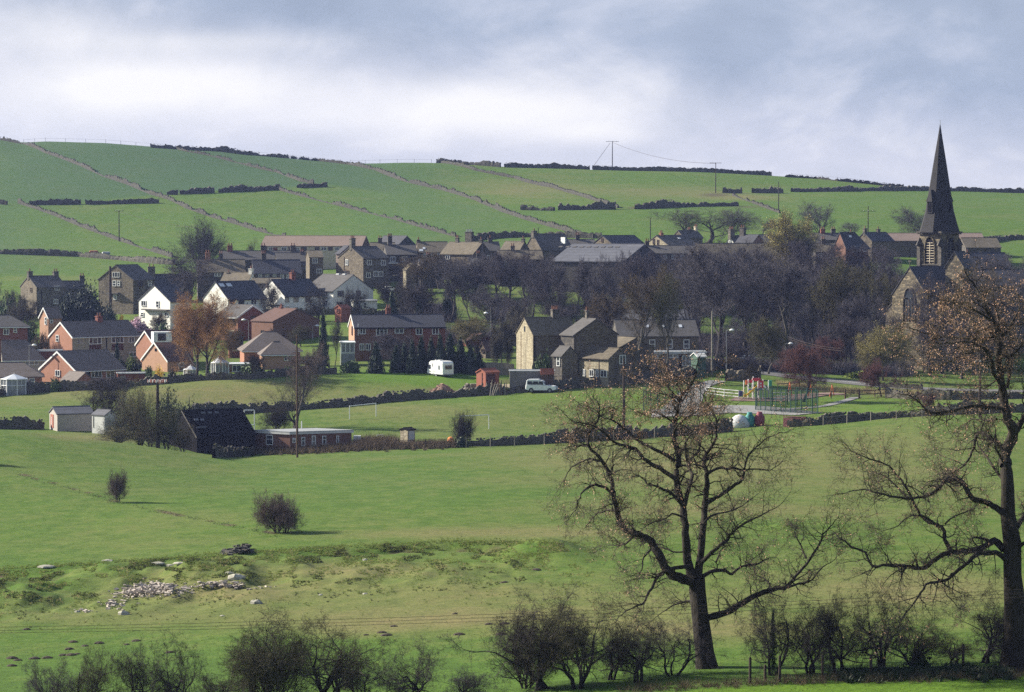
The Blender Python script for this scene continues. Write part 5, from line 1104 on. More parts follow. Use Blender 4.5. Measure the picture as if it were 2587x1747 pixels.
for z in (.15, 2.3): mb = MB(); mb.tube([(0, 0, z), (1.5, 0, z)], .08, 6); mb.build('crossbar', M['white'], r_)
q = G(952, 1116); r_ = empty('low_goal', (q[0], q[1], q[2]), 'small white goal end showing above the brambles', 'goal', 'football goals')
for x in (0, .9): mb = MB(); mb.tube([(x, x * .4, -.2), (x, x * .4, 1.0)], .07, 6); mb.build('post', M['white'], r_)
mb = MB(); mb.tube([(0, 0, 1.0), (.9, .36, 1.0)], .07, 6); mb.build('crossbar', M['white'], r_)
# ---------------------------------------------------------------- caravan
def sideprism(mb, prof, y0, y1, f, inset=0):
    n = len(prof); c = (sum(p[0] for p in prof) / n, sum(p[1] for p in prof) / n)
    def pr(k): return [(c[0] + (u - c[0]) * k, c[1] + (z - c[1]) * k) for u, z in prof]
    e = .12; A = pr(1 - inset) if inset else prof
    rings = [(y0, pr(1 - .05)), (y0 + e, prof), (y1 - e, prof), (y1, pr(1 - .05))]
    n0 = len(mb.v)
    for y, pf in rings:
        for u, z in pf: mb.v.append(f(u, y, z))
    for i in range(3):
        for j in range(n): a = n0 + i * n + j; b = n0 + i * n + (j + 1) % n; mb.f.append((a, b, b + n, a + n))
    mb.f.append(tuple(n0 + j for j in range(n))[::-1]); mb.f.append(tuple(n0 + 3 * n + j for j in range(n)))
def caravan():
    q = P(1119, 950, 500); g = gz(q[0], q[1]); root = empty('caravan', (q[0], q[1], g), 'white touring caravan parked in front of the dark conifer hedge', 'caravan')
    an = math.radians(57); lx = np.array([-math.cos(an), math.sin(an)]); wx = np.array([math.sin(an) * 1.0, math.cos(an)])  # length runs left and back, width to the right
    def f(u, y, z): v = lx * u + wx * y; return (v[0], v[1], z)
    Lc, Wc, Hc = 5.3, 2.3, 2.85
    prof = [(0, .45), (-.02, 1.2), (.05, 2.5), (.35, 2.8), (1.2, 2.88), (4.2, 2.84), (4.75, 2.6), (5.1, 1.7), (5.45, 1.1), (5.45, .6), (5.2, .42), (2.9, .4)]
    mb = MB(); sideprism(mb, prof, 0, Wc, f); body = mb.build('body', paint('caravan_white', (.82, .83, .82), .3), root)
    def side(u, z, w, h, nm, m):
        b_ = MB(); b_.hull8([f(u - w / 2, .03, z - h / 2), f(u + w / 2, .03, z - h / 2), f(u + w / 2, -.05, z - h / 2), f(u - w / 2, -.05, z - h / 2)], [f(u - w / 2, .03, z + h / 2), f(u + w / 2, .03, z + h / 2), f(u + w / 2, -.05, z + h / 2), f(u - w / 2, -.05, z + h / 2)]); return b_.build(nm, m, root)
    side(1.3, 1.75, .65, .75, 'window', M['glass_pale']); side(3.45, 2.1, .3, .6, 'window', M['glass']); side(4.5, 1.75, .75, .75, 'window', M['glass']); side(2.6, .95, 4.6, .06, 'trim_strip', M['lead']); d_ = side(3.4, 1.55, .75, 1.9, 'door', M['white']); side(2.6, .55, 5.0, .06, 'skirt', M['lead'])
    b_ = MB(); b_.hull8([f(-.08, .45, 1.45), f(-.08, 1.85, 1.45), f(.1, 1.85, 1.45), f(.1, .45, 1.45)], [f(-.05, .45, 2.15), f(-.05, 1.85, 2.15), f(.1, 1.85, 2.15), f(.1, .45, 2.15)]); b_.build('window', M['glass'], root)
    b_ = MB(); b_.hull8([f(-.07, .05, .45), f(-.07, 2.25, .45), f(.1, 2.25, .45), f(.1, .05, .45)], [f(-.07, .05, .62), f(-.07, 2.25, .62), f(.1, 2.25, .62), f(.1, .05, .62)]); b_.build('bumper', M['lead'], root)
    for y in (.1, Wc - .1):
        b_ = MB(); b_.tube([f(2.3, y - .1, .33), f(2.3, y + .1, .33)], .34, 14); w_ = b_.build('wheel', M['tyre'], root); b_ = MB(); b_.tube([f(2.3, y - .13, .33), f(2.3, y + .0, .33)], .17, 10); b_.build('hub', M['lead'], w_)
    b_ = MB(); b_.tube([f(5.4, Wc / 2 - .5, .5), f(6.5, Wc / 2, .5), f(5.4, Wc / 2 + .5, .5)], .05, 4); b_.build('drawbar', M['lead'], root)
    b_ = MB(); b_.box(f(2.6, 1.1, 2.93), (.7, .7, .14), .5); b_.box(f(4.0, 1.1, 2.9), (.4, .4, .12), .5); b_.build('roof_vent', M['white'], root)
caravan()
# ---------------------------------------------------------------- cars
def car(px, base, Y, L, head, col, label, kind='suv', name='parked_car', group=None, rail=False):
    q = P(px, base, Y); root = empty(name, (q[0], q[1], gz(q[0], q[1])), label, 'car', group); k = L / 4.6
    cs, sn = math.cos(head), math.sin(head)
    def f(u, y, z): return ((u * cs - y * sn) * k, (u * sn + y * cs) * k, z * k)
    if kind == 'suv':
        low = [(-2.2, .4), (-2.25, .75), (-2.2, 1.15), (.75, 1.12), (2.05, 1.0), (2.3, .85), (2.3, .45), (1.9, .38), (-1.9, .36)]
        top = [(-2.18, 1.1), (-2.1, 1.75), (-1.9, 1.92), (-.3, 1.95), (-.05, 1.8), (.2, 1.8), (.75, 1.12)]; W = 1.8
    else:
        low = [(-2.1, .35), (-2.15, .8), (-1.9, .98), (.9, .95), (1.9, .78), (2.15, .55), (2.1, .3), (-2.0, .3)]
        top = [(-1.95, .95), (-1.45, 1.35), (-.9, 1.46), (-.1, 1.44), (.4, 1.3), (1.15, .93)]; W = 1.7
    mb = MB(); sideprism(mb, low, -W / 2, W / 2, f); mb.build('body', col, root)
    mb = MB(); sideprism(mb, top, -W / 2 + .09, W / 2 - .09, f); cb = mb.build('cabin', col, root)
    z0, z1 = (1.2, 1.68) if kind == 'suv' else (.98, 1.32)
    spans = [(-1.95, -1.25), (-1.15, -.35), (-.25, .35)] if kind == 'suv' else [(-1.3, -.5), (-.4, .5)]
    for sd_ in (-1, 1):
        for u0, u1 in spans:
            y = sd_ * (W / 2 - .09); mb = MB(); mb.hull8([f(u0, y - .04, z0), f(u1 + .1, y - .04, z0), f(u1 + .1, y + .04, z0), f(u0, y + .04, z0)], [f(u0 + .04, y - .04, z1), f(u1, y - .04, z1), f(u1, y + .04, z1), f(u0 + .04, y + .04, z1)]); mb.build('window', M['glass'], cb)
    ur = top[0][0] - .02 if kind == 'suv' else -1.8
    mb = MB(); mb.hull8([f(ur - .02, -.65, z0), f(ur - .02, .65, z0), f(ur + .14, .65, z0), f(ur + .14, -.65, z0)], [f(ur + .03, -.6, z1), f(ur + .03, .6, z1), f(ur + .2, .6, z1), f(ur + .2, -.6, z1)]); mb.build('rear_window', M['glass'], cb)
    uf = .78 if kind == 'suv' else 1.1; ut = .22 if kind == 'suv' else .5
    mb = MB(); mb.hull8([f(uf - .1, -.68, z0 - .05), f(uf + .03, -.68, z0 - .05), f(uf + .03, .68, z0 - .05), f(uf - .1, .68, z0 - .05)], [f(ut - .1, -.62, z1), f(ut + .03, -.62, z1), f(ut + .03, .62, z1), f(ut - .1, .62, z1)]); mb.build('windscreen', M['glass'], cb)
    for u in (-1.35, 1.4):
        for sd_ in (-1, 1):
            y = sd_ * (W / 2 - .12); b_ = MB(); b_.tube([f(u, y - .13, .36), f(u, y + .13, .36)], .37 * k, 14); w_ = b_.build('wheel', M['tyre'], root)
            b_ = MB(); b_.tube([f(u, y + sd_ * .08, .36), f(u, y + sd_ * .15, .36)], .19 * k, 10); b_.build('hub', M['lead'], w_)
    mb = MB(); mb.box(f(2.3, 0, .5), (.14 * k, W * k, .2 * k), head); mb.build('bumper', M['lead'], root)
    mb = MB(); mb.box(f(-2.24, 0, .5), (.14 * k, W * k, .2 * k), head); mb.build('bumper', M['lead'], root)
    for sd_ in (-1, 1): mb = MB(); mb.box(f(2.22, sd_ * .68, .78), (.12 * k, .26 * k, .17 * k), head); mb.build('headlight', M['sky_glass'], root)
    if rail:
        b_ = MB(); b_.tube([f(-2.42, .1, 1.05), f(-2.25, .1, 1.05)], .34, 12); b_.build('spare_wheel', M['tyre'], root)
        for sd_ in (-1, 1): b_ = MB(); b_.tube([f(-1.8, sd_ * .6, 2.0), f(-.4, sd_ * .6, 2.02)], .04, 4); b_.build('roof_rail', M['lead'], cb)
    return root
car(1368, 976, 479.3, 5.3, math.radians(-12), paint('car_white', (.78, .8, .82), .25), 'white off-road car with roof rails and a rear spare wheel in the farm yard', rail=True, name='offroad_car')
car(321, 794, 606, 4.4, math.radians(200), paint('car_navy', (.05, .06, .12), .15), 'dark blue car parked left of the white gabled house', 'hatch')
car(986, 704, 660, 4.2, math.radians(15), paint('car_white_b', (.7, .72, .75), .25), 'white car on the upper lane below the stone house', 'hatch')
car(1068, 694, 668, 4.2, math.radians(190), paint('car_silver', (.5, .52, .55), .2), 'silver car on the upper lane above the dark wall', 'hatch')
car(1893, 870, 535, 4.2, math.radians(20), paint('car_blue', (.4, .48, .6), .2), 'pale blue car among the trees left of the red-budded tree', 'hatch')
# ---------------------------------------------------------------- farm clutter
rs = random.Random(8)
for k_ in range(16):
    x0 = 1237 + k_ * 2.9 + rs.uniform(-2, 2); q = P(x0, 982, 478.6 + rs.uniform(-.5, .7)); q = (q[0], q[1], gz(q[0], q[1])); ln = rs.uniform(1.9, 2.7); le = rs.uniform(.15, .75) * (1 if k_ < 9 else -.5)
    mb = MB(); mb.tube([(0, 0, 0), (le * .5, .25, ln * .5), (le + .1, .5, ln)], [.09, .08, .05], 7)
    tag(mb.build('leaning_log', M['wood_grey'] if k_ % 3 else M['wood_brown'], None, q), 'rough cut log leaning on the pile beside the red shed', 'log', 'logs leaning beside the red shed')
def heap(name, px, py, wpx, hpx, m, label, n=160, cat='heap', seed=1, size=.25, flat=1.0):
    q = G(px, py); s = q[1] / FPX; r = wpx * s / 2; hh = hpx * s; R_ = random.Random(seed); mb = MB()
    mb.lathe((0, 0, -.1), [(r * .95, 0), (r * .6, hh * .55), (r * .15, hh * .95), (.02, hh * .98)], 12)
    for _ in range(n):
        a = R_.uniform(0, 2 * PI); t = R_.random() ** .6; d = size * R_.uniform(.5, 1.5)
        mb.box((r * t * math.cos(a), r * t * math.sin(a) * .7, hh * (1 - t) * .98 - .05 + R_.uniform(0, .1)), (d, d * R_.uniform(.3, .9), d * R_.uniform(.2, .5) * flat), R_.uniform(0, PI), R_.uniform(-.6, .6))
    o = mb.build(name, M[m], None, q); return tag(o, label, cat)
M['debris'] = plain('broken_timber_and_brick', (.26, .16, .12), .9, .5, 4)
heap('rubbish_heap', 1118, 991, 62, 22, 'debris', 'reddish brown heap of timber and rubble against the long wall', 260, seed=3, size=.5)
heap('stone_pile', 1180, 982, 26, 13, 'wood_grey', 'low grey pile left of the red shed', 90, seed=4, size=.4)
mb = MB(); q = G(1190, 982); mb.box((0, 0, .45), (2.6, 1.0, .8), .1); mb.box((0, 0, .88), (2.7, 1.1, .06), .1)
for k_ in range(7): mb.box((-1.2 + k_ * .4, -.53, .45), (.08, .06, .8), 0)
tag(mb.build('pallet_stack', M['wood_grey'], None, (q[0] + 1.2, q[1], q[2])), 'grey timber pallets beside the red shed', 'pallets')
mb = MB(); q = P(1445, 940, 487); mb.lathe((0, 0, 0), [(.85, -1.2), (.8, -.3), (.62, .12), (.3, .3), (.03, .36)], 10); o_ = mb.build('tarpaulin', plain('green_tarpaulin', (.05, .32, .2), .5, .15, 2), None, (q[0], q[1] + 1.5, q[2])); tag(o_, 'bright green covered bundle behind the pale yard wall', 'tarpaulin')
mb = MB(); q = P(1366, 938, 492); mb.box((0, 0, 0), (.9, .5, .25), .2); mb.box((.25, 0, .2), (.5, .4, .2), .7); tag(mb.build('white_bundle', M['white'], None, q), 'white crumpled sheets lying on the garage roof', 'bundle')
# blue and grey things on the hillside
for px, py, m, lab, w_ in ((237, 642, 'wood_red', 'reddish round bale wrap lying by the hill foot wall', 2.4), (268, 645, 'lead', 'grey feeding trough lying by the hill foot wall', 2.2)):
    q = G(px, py); mb = MB(); mb.tube([(-w_ / 2, 0, .55), (-w_ * .4, 0, .6), (w_ * .4, 0, .6), (w_ / 2, 0, .5)], [.3, .5, .5, .3], 8); tag(mb.build('feed_trough', M[m], None, q), lab, 'trough')
q = G(1138, 1122); mb = MB(); mb.lathe((0, 0, .2), [(.1, -.1), (.4, .0), (.5, .35), (.35, .75), (.1, .85)], 10); tag(mb.build('orange_barrel', plain('orange_plastic', (.85, .28, .06), .5, .1, 2), None, (q[0], q[1] + .6, q[2])), 'bright orange drum left of the dark round bush', 'drum')
# water trough and dark blue recycling
# ---------------------------------------------------------------- playground
M['teal'] = paint('teal_paint', (.012, .06, .045), .5); M['red_p'] = paint('red_paint', (.6, .03, .05), .5); M['yellow_p'] = paint('yellow_plastic', (.8, .5, .03), .4); M['orange_p'] = paint('orange_paint', (.7, .16, .04), .5); M['green_p'] = paint('green_paint', (.03, .3, .18), .5); M['blue_p'] = paint('navy_plastic', (.04, .05, .2), .5)
mm, nt_, bs_ = newmat('weld_mesh'); bs_.inputs['Base Color'].default_value = (.03, .14, .13, 1); MB_ = None
def mesh_fence(label, pts, h, sp):
    P_ = base_line(pts, sp); o = np.array([P_[0][0], P_[0][1], gz(*P_[0])]); root = empty('mesh_fence', tuple(o), label, 'fence', 'court fences')
    T = [np.array([p_[0], p_[1], gz(*p_)]) - o for p_ in P_]
    for t in T: mb = MB(); mb.tube([t + [0, 0, -.2], t + [0, 0, h]], .085, 5); mb.build('post', M['teal'], root)
    for i in range(len(T) - 1):
        mb = MB(); a, b = T[i], T[i + 1]; n = 16
        for k_ in range(n): q_ = a + (b - a) * (k_ + .5) / n; mb.tube([q_ + [0, 0, .1], q_ + [0, 0, h - .05]], .012, 3)
        for z in (.1, h * .33, h * .66, h - .05): mb.tube([a + [0, 0, z], b + [0, 0, z]], .022, 3)
        mb.build('mesh_panel', M['teal'], root)
mesh_fence('green mesh fence with many posts on the right side of the court', [(1909, 1036), (1960, 1040), (2010, 1044), (2066, 1045)], 3.6, 1.05)
mesh_fence('green mesh fence along the back of the court', [(1912, 1027), (1990, 1022), (2062, 1028)], 2.9, 1.9)
mesh_fence('green mesh fence at the left end of the court behind the oak', [(1626, 1040), (1680, 1046), (1745, 1046)], 3.6, 1.6)
mesh_fence('green mesh fence at the back left corner of the court', [(1632, 1022), (1700, 1016), (1770, 1018)], 3.0, 2.2)
def climbing():
    q = np.array(G(1880, 1008)); root = empty('play_tower', tuple(q), 'climbing frame with a yellow slide, red panels and white posts', 'climbing frame'); s = q[1] / FPX
    X = lambda px: (px - 1880) * s; Z = lambda py: (1008 - py) * s
    for px, top, y in ((1879, 962, 0), (1903, 952, 0), (1917, 956, 0), (1928, 960, .2), (1903, 958, 1.6), (1917, 960, 1.6), (1942, 962, .4), (1892, 960, 1.4)):
        mb = MB(); mb.tube([(X(px), y, -.2), (X(px), y, Z(top))], .085, 7); mb.lathe((X(px), y, Z(top)), [(.1, 0), (.1, .08), (.03, .14)], 7); mb.build('post', M['white'], root)
    mb = MB(); mb.box((X(1910), .8, Z(984)), (2.2, 1.9, .12)); mb.build('deck', M['blue_p'], root)
    mb = MB(); mb.box((X(1922), -.02, Z(971)), (.85, .07, 1.3)); pn = mb.build('panel', M['red_p'], root); mb = MB(); mb.box((X(1922), -.1, Z(968)), (.25, .05, .25)); mb.box((X(1922), -.1, Z(975)), (.25, .05, .25)); mb.build('panel_hole', M['white'], pn)
    for x0, x1, zt in ((1886, 1903, 964), (1903, 1917, 960)): mb = MB(); mb.box(((X(x0) + X(x1)) / 2, 1.5, Z(zt)), (X(x1) - X(x0), .07, .45)); mb.build('panel', M['red_p'], root)
    mb = MB(); mb.box((X(1886), .6, Z(966)), (.5, .07, .7), .8); mb.build('panel', M['orange_p'], root)
    mb = MB(); mb.box((X(1911), 0, Z(957)), (1.3, .2, .35)); mb.build('roof', M['red_p'], root)
    # chute: bed with two raised sides
    a, b = np.array([X(1912), -.1, Z(977)]), np.array([X(1886), -.6, Z(999)]); c = b + [-.5, -.1, -.08]
    for dy, ht, nm in ((0, .05, 'slide_bed'), (-.3, .3, 'slide_side'), (.3, .3, 'slide_side')):
        mb = MB(); wdt = .3 if dy == 0 else .04
        for p_, r_ in ((a, b), (b, c)): mb.hull8([(p_[0], p_[1] + dy - wdt, p_[2] - .05), (r_[0], r_[1] + dy - wdt, r_[2] - .05), (r_[0], r_[1] + dy + wdt, r_[2] - .05), (p_[0], p_[1] + dy + wdt, p_[2] - .05)], [(p_[0], p_[1] + dy - wdt, p_[2] + ht), (r_[0], r_[1] + dy - wdt, r_[2] + ht), (r_[0], r_[1] + dy + wdt, r_[2] + ht), (p_[0], p_[1] + dy + wdt, p_[2] + ht)])
        mb.build(nm, M['yellow_p'], root)
    mb = MB()
    for k_ in range(5): mb.tube([(X(1902), -.25, .35 + k_ * .4), (X(1906), -.25, .35 + k_ * .4)], .05, 5)
    mb.build('ladder', M['white'], root)
    mb = MB(); mb.tube([(X(1930), 0, Z(972)), (X(1938), -.3, Z(984)), (X(1947), -.4, Z(992))], .09, 6); mb.tube([(X(1930), .3, Z(974)), (X(1940), 0, Z(986)), (X(1950), -.1, Z(994))], .07, 6); mb.build('slide_rail', M['white'], root)
    mb = MB(); mb.box((X(1947), .4, Z(968)), (.45, .5, .9)); mb.build('panel', M['green_p'], root)
    mb = MB(); mb.box((X(1872), .3, Z(994)), (.6, .5, .9)); mb.build('crawl_panel', M['blue_p'], root)
climbing()
q = np.array(G(1992, 1000)); s = q[1] / FPX; root = empty('swing_set', tuple(q), 'orange framed swing set with a long grey top bar behind the white rails', 'swings')
for px, hp in ((1995, 36), (2047, 33), (2102, 30)):
    x = (px - 1992) * s; h_ = hp * s; mb = MB(); mb.tube([(x - .45, -.5, -.1), (x, 0, h_), (x + .45, .6, -.1)], .09, 6); mb.tube([(x - .25, .2, -.1), (x, 0, h_)], .06, 6); mb.build('frame_leg', M['orange_p'], root)
mb = MB(); mb.tube([(.1, 0, 36 * s), (55 * s, 0, 33 * s), (110 * s, 0, 30 * s)], .06, 6); mb.build('top_bar', M['lead'], root)
for px in (2012, 2028, 2066, 2082):
    x = (px - 1992) * s; sw = MB(); sw.tube([(x - .2, 0, 34 * s), (x - .2, .1, .6)], .02, 3); sw.tube([(x + .2, 0, 34 * s), (x + .2, .1, .6)], .02, 3); sw.box((x, .1, .6), (.5, .2, .06)); sw.build('swing_seat', M['tyre'], root)
# painted concrete play shapes by the lower wall
q = np.array(G(1882, 1078)); s = q[1] / FPX
for px, wp, hp, m, lab, nm in ((1868, 50, 33, 'white_dirty', 'big white painted concrete dome in the row of play shapes', 'play_dome'), (1894, 25, 36, 'play_teal', 'teal painted concrete play barrel beside the white dome', 'play_barrel'), (1919, 26, 35, 'play_red', 'maroon painted concrete play barrel at the right of the play shapes', 'play_barrel'), (1849, 20, 18, 'play_red', 'small maroon painted block at the left of the white dome', 'play_barrel')):
    if m not in M: M[m] = paint(m, (.03, .22, .21) if 'teal' in m else (.22, .035, .05), .7)
    r = wp * s / 2; hh = hp * s; x = (px - 1882) * s; mb = MB(); g = gz(q[0] + x, q[1])
    if nm == 'play_dome': prof = [(r * 1.1, -.3), (r * 1.1, .3 * hh), (r * .85, .65 * hh), (r * .45, .9 * hh), (.02, hh)]
    else: prof = [(r * .8, -.3), (r, .2 * hh), (r * 1.02, .65 * hh), (r * .6, .85 * hh), (r * .5, hh), (r * .35, hh * 1.02), (r * .3, hh * .8)]
    mb.lathe((0, 0, 0), prof, 12); tag(mb.build(nm, M[m], None, (q[0] + x, q[1], g), smooth=True), lab, 'play equipment')
M['maroon_wall'] = plain('maroon_painted_wall', (.13, .04, .05), .8, .2, 2)
for x0, x1, y0, y1, hh, lab in ((1767, 1823, 1095, 1091, 1.35, 'maroon painted low wall left of the play shapes'), (1980, 2036, 1078, 1076, 1.35, 'maroon painted low wall right of the play shapes')):
    a, b = np.array(G(x0, y0)), np.array(G(x1, y1)); mb = MB(); d = b - a; u = np.array([-d[1], d[0], 0]) / np.linalg.norm(d[:2]) * .15
    mb.hull8([-u + [0, 0, -.4], d - u + [0, 0, -.4], d + u + [0, 0, -.4], u + [0, 0, -.4]], [-u + [0, 0, hh], d - u + [0, 0, hh], d + u + [0, 0, hh], u + [0, 0, hh]])
    mb.box(tuple(d / 2 + [0, 0, hh + .05]), (np.linalg.norm(d[:2]) + .1, .42, .1), math.atan2(d[1], d[0]))
    tag(mb.build('painted_wall', M['maroon_wall'], None, tuple(a)), lab, 'wall')
q = G(1952, 1085); mb = MB()
# ---------------------------------------------------------------- loose stones, rubble, molehills
def rock(R_, r, flat=.6):
    mb = MB(); prof = []; k = 7
    for i, (rr, z) in enumerate(((.8, -.4), (1, 0), (.85, .5), (.4, .85))):
        for j in range(k):
            an = 2 * PI * j / k; q_ = rr * r * R_.uniform(.8, 1.15); mb.v.append((q_ * math.cos(an) * 1.3, q_ * math.sin(an), z * r * flat * R_.uniform(.85, 1.1)))
    for i in range(3):
        for j in range(k): a = i * k + j; b = i * k + (j + 1) % k; mb.f.append((a, b, b + k, a + k))
    mb.f.append(tuple(range(3 * k, 4 * k))); return mb
M['pale_rock'] = plain('lichened_rock', (.36, .34, .28), .9, .35, 5)
R_ = random.Random(4)
for px, py, r, lab, fl in ((118, 1432, .62, 'flat grey slab lying on the bank at the far left', .35), (272, 1416, .4, 'flat grey slab on the bank, second from the left', .35), (398, 1424, .45, 'flat stone leaning on the bank above the rubble', .4), (455, 1421, .45, 'long pale stone on the bank left of the dark stone heap', .3), (430, 1428, .3, 'small stone beside the long pale stone', .6), (597, 1462, .55, 'round boulder in the grass right of the rubble', .8), (311, 1552, .34, 'round pale stone below the rubble spill', .9), (647, 1524, .35, 'round brown boulder right of the rubble spill', .9), (196, 1546, .2, 'little grey stone left of the rubble spill', .7), (922, 1415, .22, 'small white stone in the grass right of the bank', .7), (922, 1500, .18, 'small white stone in the dry grass below', .6), (810, 1503, .16, 'tiny pale stone left of the small white stone', .6), (562, 1556, .16, 'tiny stone in the grass beneath the boulder', .6), (580, 1448, .3, 'small half buried stone above the round boulder', .5), (1105, 1126, .3, 'white stone at the foot of the brambles', .6), (803, 1141, .28, 'white litter-like stone below the clubhouse brambles', .4)):
    tag(rock(R_, r, fl).build('field_stone', M['pale_rock'], None, G(px, py)), lab, 'stone')
def rubble(name, spots, m, label, seed, smin, smax):
    R_ = random.Random(seed); V = []; F = []; mb = MB()
    for cx, cy, sx_, sy_, n in spots:
        for _ in range(n):
            px, py = cx + R_.gauss(0, sx_ * .45), cy + R_.gauss(0, sy_ * .45); q = G(px, py); d = R_.uniform(smin, smax)
            mb.box((q[0], q[1], q[2] + d * .12 + (R_.random() * .35 if n > 100 and abs(px - cx) < sx_ * .5 else 0)), (d * R_.uniform(.6, 1.4), d * R_.uniform(.4, .9), d * R_.uniform(.15, .45)), R_.uniform(0, PI), R_.uniform(-.5, .5))
    return tag(mb.build(name, M[m], None), label, kind='stuff', cat='rubble')
M['rubble_mix'] = plain('broken_brick_and_stone', (.37, .32, .28), .9, .5, 5)
rubble('rubble', [(395, 1492, 85, 17, 420), (340, 1500, 60, 14, 160), (560, 1483, 120, 6, 130), (290, 1527, 50, 12, 45), (220, 1543, 30, 5, 18)], 'rubble_mix', 'spill of broken bricks and pale stones in the rough grass', 3, .1, .34)
rubble('rubble', [(608, 1393, 42, 9, 130), (575, 1396, 20, 5, 30)], 'stone_dark', 'dark heap of old stones on the grassy bank', 5, .15, .5)
rubble('rubble', [(1010, 1124, 130, 4, 70), (880, 1128, 90, 4, 40), (1110, 1122, 40, 6, 60)], 'pale_rock', 'scattered pale stones of a fallen wall among the brambles', 6, .15, .5)
mh = [(175, 1640), (30, 1663), (45, 1668), (90, 1664), (120, 1662), (88, 1664), (30, 1682), (185, 1622), (215, 1632), (250, 1625), (180, 1655), (160, 1655), (195, 1652), (320, 1628), (345, 1619), (925, 1604), (965, 1598), (977, 1605), (995, 1582), (1150, 1551), (1235, 1577), (1275, 1576), (1266, 1603), (1160, 1603), (68, 1590), (430, 1648), (1330, 1583), (1240, 1445), (1275, 1472), (1355, 1440)]
for i, (px, py) in enumerate(mh):
    q = G(px, py); r = R_.uniform(.16, .34); mb = MB()
    for rr, z in ((1, -.1), (.8, .22), (.35, .42), (.05, .46)):
        for j in range(8): an = 2 * PI * j / 8; k_ = rr * r * R_.uniform(.85, 1.15); mb.v.append((k_ * math.cos(an) * 1.25, k_ * math.sin(an), z * r))
    for a_ in range(3):
        for j in range(8): a = a_ * 8 + j; b = a_ * 8 + (j + 1) % 8; mb.f.append((a, b, b + 8, a + 8))
    mb.f.append(tuple(range(24, 32)))
    tag(mb.build('molehill', M.setdefault('mole', plain('dark_soil', (.055, .042, .032), .95, .3, 6)), None, q), 'low dark molehill of fresh soil in the near pasture', 'molehill', 'molehills in the near pasture')
# ---------------------------------------------------------------- vegetation
def nrm(v): return v / (np.linalg.norm(v) + 1e-12)
class Tree:
    def __init__(t, seed): t.rs = np.random.RandomState(seed); t.L = []; t.tips = []      # L: (points, radii, level)
    def rotd(t, d, ang):
        a = t.rs.normal(size=3); a = nrm(a - d * a.dot(d)); return nrm(d * math.cos(ang) + a * math.sin(ang))
    def grow(t, p, d, L, r, lv, C):
        rs = t.rs; n = C['seg'][min(lv, len(C['seg']) - 1)]; pts = [p.copy()]; rad = [r]; st = L / n
        gn = C['gnarl']; tr = C['trop'][min(lv, len(C['trop']) - 1)]
        for i in range(n):
            d = nrm(d + rs.normal(size=3) * gn + np.array([0, 0, tr])); p = p + d * st; pts.append(p); rad.append(max(r * (1 - (i + 1) / n * C['taper']), .004))
        t.L.append((np.array(pts), np.array(rad), lv))
        if lv >= C['max']: t.tips.append((np.array(pts), d)); return
        k = C['kids'][min(lv, len(C['kids']) - 1)]; t0 = C['bare'] if lv == 0 else .18
        for j in range(k):
            u = t0 + (1 - t0) * (j + rs.rand() * .9) / k; f = u * n; i = min(int(f), n - 1); q = pts[i] + (pts[i + 1] - pts[i]) * (f - i)
            dd = nrm(pts[i + 1] - pts[i]); ang = math.radians(rs.uniform(*C['ang'][min(lv, len(C['ang']) - 1)]))
            ln = L * C['ratio'][min(lv, len(C['ratio']) - 1)] * (1 - C['conic'] * (u - t0)) * rs.uniform(.75, 1.15) if lv else L * C['ratio'][0] * (1 - C['conic'] * (u - t0)) * rs.uniform(.8, 1.15)
            t.grow(q, t.rotd(dd, ang), ln, max(np.interp(f, range(n + 1), rad) * C.get('rk', .62), .006), lv + 1, C)
        if lv: t.grow(p, d, L * .45, rad[-1], lv + 1, C)
def tubes(L, rmin=0.0, sides=None):
    V = []; F = []; n0 = 0
    for pts, rad, lv in L:
        k = 7 if lv == 0 else (5 if lv == 1 else 3)
        if sides: k = sides[min(lv, len(sides) - 1)]
        n = len(pts); d = np.gradient(pts, axis=0); d /= np.linalg.norm(d, axis=1)[:, None] + 1e-9
        a = np.array([.3, .2, 1.0]) if abs(d[0][2]) < .85 else np.array([1., .1, 0]); u = np.cross(d, a); u /= np.linalg.norm(u, axis=1)[:, None] + 1e-9; w = np.cross(d, u)
        an = 2 * PI * np.arange(k) / k
        R = pts[:, None, :] + rad[:, None, None] * (np.cos(an)[None, :, None] * u[:, None, :] + np.sin(an)[None, :, None] * w[:, None, :])
        V.append(R.reshape(-1, 3)); i = (np.arange(n - 1)[:, None] * k + np.arange(k)[None, :]); j = (np.arange(n - 1)[:, None] * k + (np.arange(k)[None, :] + 1) % k)
        F.append(np.stack([i, j, j + k, i + k], -1).reshape(-1, 4) + n0); n0 += n * k
    return np.concatenate(V), np.concatenate(F)
